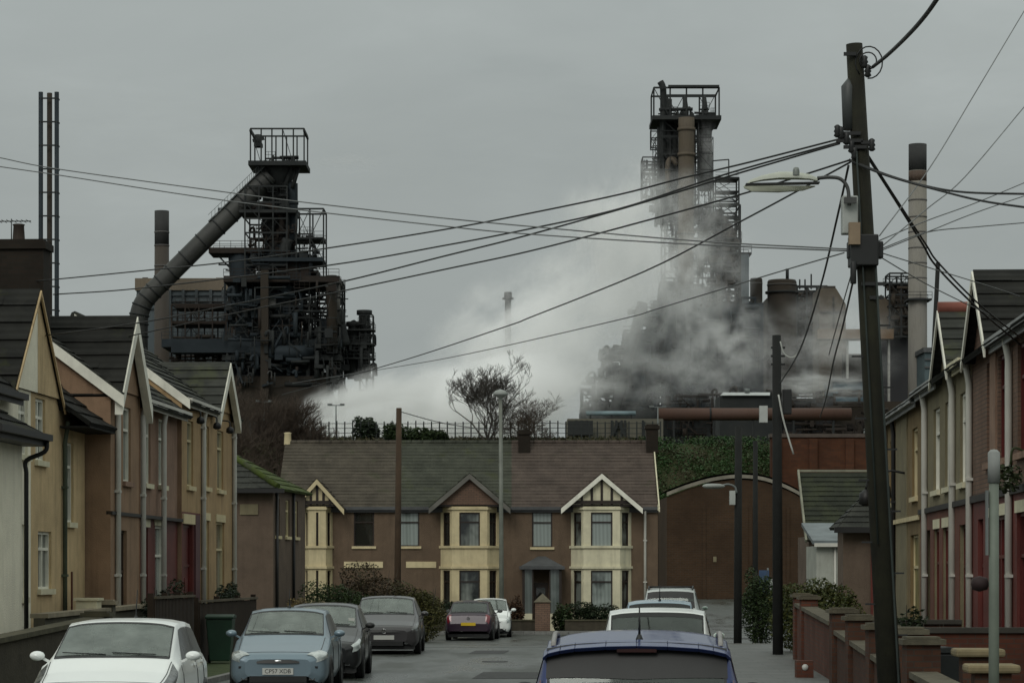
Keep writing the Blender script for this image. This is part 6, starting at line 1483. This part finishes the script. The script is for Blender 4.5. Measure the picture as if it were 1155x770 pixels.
w.pipe('hopper', M('grey_hopper', (.09, .093, .09), scale=.3), [(795, 141, 0), (794, 156, 0), (795, 170, 0), (795, 215, 0)], 1.3, 14, 4)
mb = MB(); mb.tube([w.p(795, 139), w.p(794, 152)], [2.1, .9], 14); mb.tube([w.p(754, 139), w.p(754, 152)], [1.6, .8], 14); w.part(mb, 'hopper_cone', steel)
w.cage('upper_tower', steel, 746, 786, 140, 250, 8, 2, (158, 178, 198, 224), .17, .5, 2)
for px, r in ((744, .55), (752, .8), (760, .4)): w.pipe('uptake', steel, [(px, 146, -2), (px, 215, -2), (px - 1, 250, -2)], r, 12, 0)
w.clutter('furnace_top_plant', steel, 738, 782, 168, 255, 7, 80, 63, (.15, .6), .2)
w.clutter('fine_pipework', steel, 736, 800, 142, 250, 9, 170, 90, (.05, .25), .05); w.cage('lattice', steel, 738, 802, 160, 236, 9, 4, (178, 196, 216), .09, .8, 2)
w.cage('ladder_cage', steel, 734, 742, 147, 168, 2, 1, (157,), .12, .6)
w.cage('side_cage', steel, 724, 750, 180, 226, 5, 2, (195, 208), .14, .9, 2)
w.clutter('side_plant', steel, 723, 752, 182, 226, 5, 45, 64, (.12, .45), .15)
w.pipe('return_bend', beigep, [(752, 226, -4), (752, 190, -4), (757, 184, -4), (762, 190, -4)], .5, 10, 5)
w.pipe('downcomer', rust, [(775, 240, 3), (795, 243, 3), (812, 255, 3), (822, 280, 3), (824, 320, 3)], 1.4, 14, 6)
w.stair('stair_tower', steel, 806, 832, 203, 420, 4, 14)
w.cage('lattice_tower', steel, 803, 832, 203, 420, 5, 1, (225, 248, 273, 298, 322, 350, 380), .17, .9, 2)
mb = MB(); mb.bar(w.p(798, 182, 0), w.p(822, 180, 0), .18); mb.bar(w.p(822, 180, 0), w.p(822, 204, 0), .18); w.part(mb, 'davit', steel)
w.pipe('cross_duct', rust, [(790, 262, -3), (806, 248, -3), (820, 262, -3), (826, 285, -3)], .9, 12, 5)
w.deck('platform', beigep, 780, 834, 273, 9, .8)
w.cage('middle_frame', steel, 748, 832, 236, 345, 10, 4, (255, 273, 290, 310, 328), .2, .5, 2)
w.clutter('middle_plant', brownst, 752, 826, 270, 345, 10, 170, 65, (.2, .8), .25); w.clutter('middle_plant', steel, 752, 812, 236, 300, 10, 90, 70, (.12, .5), .2)
w.pipe('furnace_shell', steel, [(775, 320, 3), (773, 335, 3), (770, 370, 3), (768, 430, 3)], 4.5, 24, 4)
for x0, x1, y0, y1, nx, lv, dd in ((735, 790, 345, 480, 3, (362, 384, 410, 440), -4), (786, 850, 338, 480, 4, (356, 377, 399, 430, 455), 0), (705, 760, 372, 480, 3, (392, 415, 442), 4)):
    w.cage('lower_frame', steelb, x0, x1, y0, y1, 7, nx, lv, .25, .55, 2, dd - 3)
w.clutter('fine_pipework', steel, 700, 852, 345, 470, 20, 420, 75, (.05, .25), .1)
w.clutter('lower_plant', steelb, 722, 852, 346, 470, 16, 420, 66, (.2, 1.0), .3); w.clutter('lower_plant', steel, 700, 740, 376, 470, 12, 160, 69, (.2, .9), .3)
w.clutter('sloping_plant', steel, 655, 702, 425, 475, 12, 160, 67, (.3, 1.0), .34); w.clutter('sloping_plant', steel, 676, 712, 385, 440, 12, 150, 68, (.3, 1.0), .34)
for x0, x1, y0, y1 in ((704, 742, 378, 470), (748, 788, 355, 470), (806, 858, 345, 470), (786, 812, 350, 470)): w.box('machine_house', steelb, x0, x1, y0, y1, -5, 6)
w.pipe('leaning_leg', steel, [(723, 345, -6), (688, 480, -6)], .9, 10, 0); w.pipe('leaning_leg', steel, [(745, 340, 6), (700, 480, 6)], .9, 10, 0)
w.box('corner_house', cladb, 833, 843, 287, 345, -3, 3); w.deck('platform', steel, 828, 846, 287, 6, .3)
lampw = M('works_lamp_lens', (.8, .78, .6), rough=.2)

# ============ right-hand works
g_ = 'works plant on the right'
def tank(px, Y, hw, y0, m, lab, top=True):
    w = Works('storage_tank', lab, 'tank', Y, px, 6, g_); mb = MB(); r = w.k(hw); mb.tube([(0, 0, 0), w.p(px, y0 + 2), w.p(px, y0)], [r, r, r * .93], 24); w.part(mb, 'shell', m)
    mb = MB(); mb.tube([w.p(px, y0 + 6), w.p(px, y0 + 5)], r * 1.04, 24); w.part(mb, 'ring', bandm); return w
tank(853, 450, 7, 314, brownst, 'narrow brown cylinder tank just right of the right furnace')
w = tank(882, 450, 16.5, 316, brownst, 'wide dark cylinder tank with a thin mast on its roof')
w.pipe('mast', steel, [(888, 316, 0), (888, 303, 0)], .3, 6, 0)
mb = MB(); mb.tube([w.p(882, 331, 0), w.p(882, 329, 0)], w.k(19), 24); w.part(mb, 'gallery', steel)
w = Works('plant_tower', 'dark plant tower with thin masts and railings behind the right tanks', 'plant tower', 470, 912, 6, g_)
w.cage('frame', steel, 896, 930, 326, 430, 8, 3, (345, 365, 385, 405), .3, .5, 2); w.clutter('plant', brownst, 880, 932, 330, 430, 8, 150, 71, (.3, 1.0), .4)
for px in (902, 908, 915): w.pipe('mast', steel, [(px, 326, 0), (px, 309 + (px % 3) * 3, 0)], .15, 6, 0)
w.box('machine_house', brownst, 866, 934, 335, 440, 2, 10)
w = Works('hopper_building', 'grimy beige plant building with a sloped shoulder left of the leaning pole', 'works building', 455, 935, 6, g_)
mb = MB(); pts = [w.p(924, 470, 0), w.p(924, 325, 0), w.p(943, 325, 0), w.p(954, 343, 0), w.p(954, 470, 0)]; mb.extrude(pts, (0, 10, 0)); w.part(mb, 'wall', beigep); w.box('roof_hut', brownst, 930, 944, 321, 325, 2, 6)
mb = MB(); mb.bar(w.p(940, 470, -.2), w.p(940, 335, -.2), .3); mb.bar(w.p(924, 352, -.2), w.p(954, 352, -.2), .3); w.part(mb, 'rail', brownst)
w = Works('conveyor_bridge', 'orange-buff enclosed conveyor bridge running behind the leaning pole', 'conveyor', 445, 960, 6, g_)
w.box('gallery', M('conveyor_buff', (.20, .13, .075), (.14, .095, .06), scale=.2, streak=.4), 922, 1008, 371, 382, 0, 4); 
for px in (957, 1004): w.box('leg', M('leg_pale', (.3, .3, .28)), px - 1, px + 1.4, 382, 470, 1.4, 2.4)
w = Works('plant_building', 'buff and dark plant building between the leaning pole and the concrete stack', 'works building', 452, 1010, 6, g_)
w.box('wall', beigep, 990, 1009, 345, 381, 0, 8); w.box('dark_wall', M('dark_clad', (.055, .055, .06), (.04, .04, .043), scale=.2), 980, 1040, 381, 470, .3, 10); mb = MB(); mb.extrude([w.p(982, 345, .2), w.p(994, 332, .2), w.p(1009, 345, .2)], (0, 8, 0)); w.part(mb, 'gable', beigep)
w.box('dark_wall', brownst, 952, 982, 398, 470, 2, 9); w.cage('stair_tower', steel, 1001, 1027, 310, 381, 5, 2, (322, 334, 346, 358, 370), .18, .6, 2); w.clutter('plant', brownst, 1003, 1027, 320, 381, 5, 110, 73, (.3, 1.0), .5); w.deck('platform', steel, 998, 1030, 320, 4, .25)
w.box('rear_house', brownst, 1004, 1025, 335, 381, 3, 7)
w = Works('blue_shed', 'dull blue clad shed low behind the leaning pole', 'works building', 430, 965, 6, g_); w.box('wall', M('shed_blue', (.03, .065, .095), scale=.2, streak=.3), 940, 986, 430, 480, 0, 12); w.box('roof_edge', leadm, 938, 988, 427, 430.3, -.4, 12.4)
w = Works('blue_shed', 'blue-grey clad shed right of the concrete stack above the roofs', 'works building', 430, 1058, 6, g_); w.box('wall', M('shed_slate', (.065, .095, .115), scale=.2, streak=.3), 1043, 1120, 397, 480, 0, 12); w.box('roof_edge', leadm, 1041, 1122, 392, 397.3, -.4, 12.4)
mb = MB()
for py in (405, 414): mb.bar(w.p(1043, py, -.1), w.p(1120, py, -.1), .3)
w.part(mb, 'cladding_rails', leadm)
# low pipes and sheds above the bank
w = Works('pipe_bridge', 'thick rusty-red horizontal pipe above the grass bank on the right', 'pipe', 330, 830, 6, g_)
w.pipe('main_pipe', M('pipe_red_brown', (.10, .05, .035), (.07, .04, .03), scale=.3, streak=.3), [(742, 467, 0), (960, 467, 0)], w.k(7), 16, 0, 0)
for px in (760, 805, 850, 895, 940): w.box('trestle', steel, px - 1, px + 1, 474, 520, -.3, .3)
w.pipe('pipe_ring', steel, [(800, 467, 0), (802, 467, 0)], w.k(7.6), 16, 0)
w = Works('pipe_bridge', 'pale blue horizontal pipe left of the rusty-red one', 'pipe', 335, 690, 6, g_)
w.pipe('main_pipe', M('pipe_blue', (.16, .22, .24), scale=.5), [(661, 466, 0), (717, 466, 0)], w.k(2.6), 12, 0)
for px in (666, 690, 712): w.box('trestle', steel, px - 1, px + 1, 468, 520, -.3, .3)
w = Works('low_shed', 'long low dark shed with a white metal roof above the rusty pipe', 'works building', 345, 842, 6, g_)
w.box('wall', steel, 812, 872, 446, 500, 0, 8); mb = MB(); mb.extrude([w.p(814, 446, -.5), w.p(818, 440, 4), w.p(818, 440, 4.1), w.p(814, 446, 9)], (w.k(54), 0, 0)); w.part(mb, 'roof', M('roof_white_metal', (.36, .38, .37), rough=.5)); w.pipe('roof_vent', galv, [(845, 441, 3), (845, 436, 3)], .35, 8, 0)
w = Works('yard_building', 'buff yard building with dark steel frames behind the railings', 'works building', 300, 700, 6, g_)
w.box('wall', M('yard_buff', (.15, .145, .115), (.11, .105, .085), scale=.2, streak=.4), 640, 748, 472, 520, 0, 10)
mb = MB()
for px in (650, 656, 662, 690, 695, 701, 705, 725): mb.bar(w.p(px, 520, -.3), w.p(px, 474, -.3), .25)
for a, b in ((648, 658), (664, 654), (686, 697), (708, 698)): mb.bar(w.p(a, 500, -.5), w.p(b, 476, -.5), .35)
w.part(mb, 'frame', steel); w.box('dark_plant', steel, 640, 668, 476, 492, -3, -1)

# ============ along the bank
YB = 188.5; ZB = ground(0, YB)
iron = M('railing_iron', (.02, .024, .022), rough=.8)
root = empty('railing_fence', (X(282, YB), YB, ZB), 0, 'thin dark post and wire railing along the crest of the bank', 'fence')
mb = MB(); mb.box(-.045, .045, -.045, .045, -.3, 1.55); pm_ = mb.build('post', iron, root); n = 52; xl = X(745, YB) - X(282, YB)
for i in range(1, n + 1):
    c_ = pm_.copy(); COL.objects.link(c_); c_.location = (xl * i / n, 0, rnd.uniform(-.05, .05))
mb = MB()
for z in (.35, .7, 1.05, 1.4): mb.tube([(xl * i / 26, 0, z + rnd.uniform(-.03, .03)) for i in range(27)], .022, 5)
mb.build('rail', iron, root)
for px, y0, lab in ((379, 457, 'thin double-headed floodlight mast on the bank above the left terrace'), (742, 459, 'thin double-headed floodlight mast beside the right chimney of the terrace'), (298, 453, 'thin bracket mast at the left end of the bank before the brown trees')):
    root, t, b = pole('floodlight_mast', lab, 'floodlight', px, y0, px, 192, .06, .045, galv, 'floodlight masts'); d = t - b
    mb = MB(); mb.bar((-.5, 0, d.z), (.5, 0, d.z), .06); 
    for x in (-.45, .45): mb.box(x - .16, x + .16, -.1, .1, d.z - .02, d.z + .12)
    mb.build('lamp_head', galv, root)
tg = 'bare winter trees on the bank'
twig = M('twig_grey', (.06, .054, .046), rough=.95, scale=3); twigb = M('twig_brown', (.062, .045, .033), rough=.95, scale=3)
bare_tree('bare_tree', 'large rounded bare tree in front of the steam, centre of the bank', X(553, 184), 184, 9.6, 3, .62, 7, .12, tg, ground(0, 184) + .1, 0, twig, 4, .33)
bare_tree('bare_tree', 'lower dense brown bare tree right of the large one', X(592, 185), 185, 6.0, 8, .85, 6, .09, tg, ground(0, 185), .1, twigb, 4, .42)
for i, (px, hh, Yt) in enumerate(((232, 9.2, 176), (262, 9.8, 180), (290, 9.0, 177), (318, 8.0, 182), (340, 5.5, 184), (205, 9.0, 178))):
    bare_tree('bare_tree', ['brown bare tree behind the white-boarded ochre gable', 'tall brown bare tree over the hipped house roof', 'brown bare tree between the hipped house and the left furnace', 'brown bare tree against the left edge of the steam', 'small spindly bare tree at the left end of the railing', 'brown bare tree partly behind the left row roofs'][i], X(px, Yt), Yt, hh * 1.22, 20 + i, .55, 7, .11, tg, ground(0, Yt) - 1, 0, twigb, 4)
bush('shrub', 'dark evergreen clump on the bank behind the brown telegraph pole', 'shrub', X(413, 189), 189, 2.4, 2, 1.9, 2600, .13, lf_d, 31, hg)
for i, (px, wd, hh) in enumerate(((455, 3.4, 1.6), (487, 3.0, 1.25))): bush('shrub', ['low green scrub on the bank right of the evergreen clump', 'low green scrub on the bank left of the large bare tree'][i], 'shrub', X(px, 188), 187.5, wd, 2, hh, 2600, .12, lf_g, 33 + i, hg)
# bramble-covered bank side
mb = MB(); g = random.Random(5)
for i in range(52000):
    x = g.uniform(9, 26); y = g.uniform(172, 189); z = ground(x, y); k = g.random()
    if noise_ := (math.sin(x * .9) + math.sin(y * 1.1 + x) + g.uniform(-1.2, 1.2)) < -.9: continue
    s = g.uniform(.04, .12); a = Vector((g.gauss(0, 1), g.gauss(0, 1), g.gauss(0, .6))).normalized() * s; b = a.cross(Vector((g.gauss(0, 1), g.gauss(0, 1), 1))).normalized() * s * .6
    c_ = Vector((x, y, z + g.uniform(.0, .5))); mb.add([c_ - a, c_ + b, c_ + a, c_ - b], [(0, 1, 2, 3)])
mb.build('bank_undergrowth', leafm('bramble', (.014, .045, .010), (.03, .066, .016), (.045, .042, .02)), kind='stuff')
mb = MB(); g = random.Random(6)
for i in range(12000):
    x = g.uniform(-24, 10); y = g.uniform(183, 191); z = ground(x, y)
    s = g.uniform(.1, .28); a = Vector((g.gauss(0, .6), g.gauss(0, .6), g.gauss(0, 1))).normalized() * s; b = a.cross(Vector((g.gauss(0, 1), g.gauss(0, 1), .3))).normalized() * s * .3
    c_ = Vector((x, y, z + g.uniform(.0, .4))); mb.add([c_ - a, c_ + b, c_ + a, c_ - b], [(0, 1, 2, 3)])
mb.build('bank_grass', leafm('bank_grass_leaf', (.03, .035, .012), (.06, .05, .025)), kind='stuff')
root = empty('retaining_wall', (X(870, 182), 182, .5), 0, 'tall red brick retaining wall right of the green bank', 'wall')
mb = MB(); wx = X(1010, 182) - X(870, 182); top = Z(493, 182) - .5
mb.box(0, wx, 0, 1.2, -1, top); mb.build('wall', brick('retaining_red_brick', (.10, .038, .018), (.066, .027, .015), (.055, .042, .03), .45, .15, .9, .35), root)
mb = MB(); mb.box(-.1, wx, -.12, 1.3, top + .003, top + .25); mb.build('coping', M('dark_cope', (.07, .055, .045)), root)
for px in (876, 917, 958): mb = MB(); x = X(px, 182) - root.location.x; mb.box(x - .28, x + .28, -.3, 0, -1, top - .1); mb.build('buttress', brick('retaining_red_brick', 0, 0, 0), root)

w = Works('works_shed', 'long dark sheds and pipework filling the yard behind the rusty pipe', 'works building', 400, 850, 6)
w.box('wall', steel, 655, 860, 462, 530, 0, 10); w.box('wall', M('dark_clad', (.055, .055, .06)), 858, 945, 448, 530, 2, 12); w.box('wall', brownst, 943, 1060, 452, 530, 1, 12)
w.clutter('yard_pipework', rust, 745, 1000, 440, 500, 4, 260, 81, (.15, .6), .3)
# ------------------------------------------------------------------ steam
def plume(label, c, rad, dens, nscale, lo, hi, col=(1, 1, 1), rot=0, seed=0.0, soft=1.0, warp=1.05):
    m = bpy.data.materials.new('steam'); m.use_nodes = True; nt = m.node_tree; nt.nodes.remove(nt.nodes['Principled BSDF'])
    v = nt.nodes.new('ShaderNodeVolumePrincipled'); v.inputs['Color'].default_value = c4(col); v.inputs['Anisotropy'].default_value = 0.0
    t = nt.nodes.new('ShaderNodeTexCoord'); co = t.outputs['Object']
    # soft ellipsoid falloff (object space is the unit sphere) broken up by billowing noise
    wn = nd(nt, 'ShaderNodeTexNoise', Scale=2.0, Detail=5); add0 = nd(nt, 'ShaderNodeVectorMath', operation='ADD'); nt.links.new(co, add0.inputs[0]); add0.inputs[1].default_value = (seed, seed * .7, 1.3 * seed); nt.links.new(add0.outputs[0], wn.inputs['Vector'])
    sub = nd(nt, 'ShaderNodeVectorMath', operation='SUBTRACT'); nt.links.new(wn.outputs[1], sub.inputs[0]); sub.inputs[1].default_value = (.5, .5, .5)
    sc = nd(nt, 'ShaderNodeVectorMath', operation='SCALE'); nt.links.new(sub.outputs[0], sc.inputs[0]); sc.inputs['Scale'].default_value = warp
    ad = nd(nt, 'ShaderNodeVectorMath', operation='ADD'); nt.links.new(co, ad.inputs[0]); nt.links.new(sc.outputs[0], ad.inputs[1])
    ln = nd(nt, 'ShaderNodeVectorMath', operation='LENGTH'); nt.links.new(ad.outputs[0], ln.inputs[0])
    fo = nd(nt, 'ShaderNodeMapRange', interpolation_type='SMOOTHSTEP'); nt.links.new(ln.outputs['Value'], fo.inputs[0]); fo.inputs[1].default_value = .98; fo.inputs[2].default_value = .98 - soft; fo.inputs[3].default_value = 0; fo.inputs[4].default_value = 1
    l0 = nd(nt, 'ShaderNodeVectorMath', operation='LENGTH'); nt.links.new(co, l0.inputs[0])
    f1 = nd(nt, 'ShaderNodeMapRange', interpolation_type='SMOOTHSTEP'); nt.links.new(l0.outputs['Value'], f1.inputs[0]); f1.inputs[1].default_value = .99; f1.inputs[2].default_value = .75; f1.inputs[3].default_value = 0; f1.inputs[4].default_value = 1
    n = nd(nt, 'ShaderNodeTexNoise', Scale=nscale, Detail=7, Roughness=.66, Distortion=.25); nt.links.new(add0.outputs[0], n.inputs['Vector'])
    nr = nd(nt, 'ShaderNodeMapRange', interpolation_type='SMOOTHSTEP'); nt.links.new(n.outputs[0], nr.inputs[0]); nr.inputs[1].default_value = lo; nr.inputs[2].default_value = hi
    m1 = nd(nt, 'ShaderNodeMath', operation='MULTIPLY'); nt.links.new(fo.outputs[0], m1.inputs[0]); nt.links.new(nr.outputs[0], m1.inputs[1])
    m2 = nd(nt, 'ShaderNodeMath', operation='MULTIPLY'); nt.links.new(m1.outputs[0], m2.inputs[0]); nt.links.new(f1.outputs[0], m2.inputs[1])
    m3 = nd(nt, 'ShaderNodeMath', operation='MULTIPLY'); nt.links.new(m2.outputs[0], m3.inputs[0]); m3.inputs[1].default_value = dens
    nt.links.new(m3.outputs[0], v.inputs['Density']); nt.links.new(v.outputs[0], nt.nodes['Material Output'].inputs['Volume'])
    mb = MB(); n_ = 20; mb.lathe([(math.sin(math.pi * i / 12), -math.cos(math.pi * i / 12)) for i in range(13)], (0, 0, 0), 'z', n_)
    o = mb.build('steam_plume', m); o.location = c; o.scale = rad; o.rotation_euler = (0, rot, 0)
    return tag(o, label, 'steam', 'steam plumes', 'stuff')
def pl(px, py, Y, hw, hh, dep, label, dens, ns, lo, hi, **k):
    s = Y / F; plume(label, at(px, py, Y), (hw * s, dep, hh * s), dens, ns, lo, hi, **k)
pl(515, 464, 330, 205, 70, 18, 'wide bank of white steam rolling low across the middle of the works', .66, 2.4, .36, .54, rot=-R(12), seed=1.0, soft=.9)
pl(592, 385, 345, 160, 100, 16, 'pale upper billow above the white bank of steam', .34, 2.5, .42, .58, rot=-R(32), seed=14.0, soft=.9)
pl(420, 460, 300, 122, 52, 10, 'white steam drifting over the foot of the left furnace', .5, 2.4, .41, .58, rot=-R(14), seed=6.0, soft=1.0)
pl(690, 290, 385, 95, 140, 16, 'pale steam column climbing left of the right furnace', .32, 2.5, .42, .60, rot=R(14), seed=2.4, soft=.95)
pl(762, 300, 410, 104, 140, 12, 'grey steam wrapped round the right furnace', .27, 3.0, .44, .62, rot=R(10), seed=3.7, soft=.95)
pl(715, 415, 385, 120, 75, 12, 'thin grey steam around the base of the right furnace', .08, 3.0, .43, .63, seed=4.9, soft=.9)
pl(925, 385, 405, 120, 78, 12, 'grey steam drifting through the plant on the right', .10, 2.6, .43, .63, seed=8.2, soft=.9)
pl(930, 436, 360, 90, 26, 8, 'low white wisp behind the leaning pole', .16, 2.2, .44, .62, seed=9.2, soft=.8)
pl(392, 184, 440, 50, 14, 5, 'faint wisp trailing from the left furnace top', .07, 1.8, .40, .62, seed=10.2, soft=.9)
pl(797, 165, 436, 16, 42, 3, 'small wisp at the right furnace top hopper', .20, 1.8, .40, .62, seed=12.2, soft=.9)
pl(662, 428, 384, 72, 58, 10, 'soft grey steam spilling off the left foot of the right furnace', .13, 2.6, .40, .60, seed=21.0, soft=.95)
pl(805, 395, 402, 95, 95, 10, 'ragged thin steam in front of the right side of the right furnace', .22, 3.2, .45, .62, seed=33.0, soft=.95)
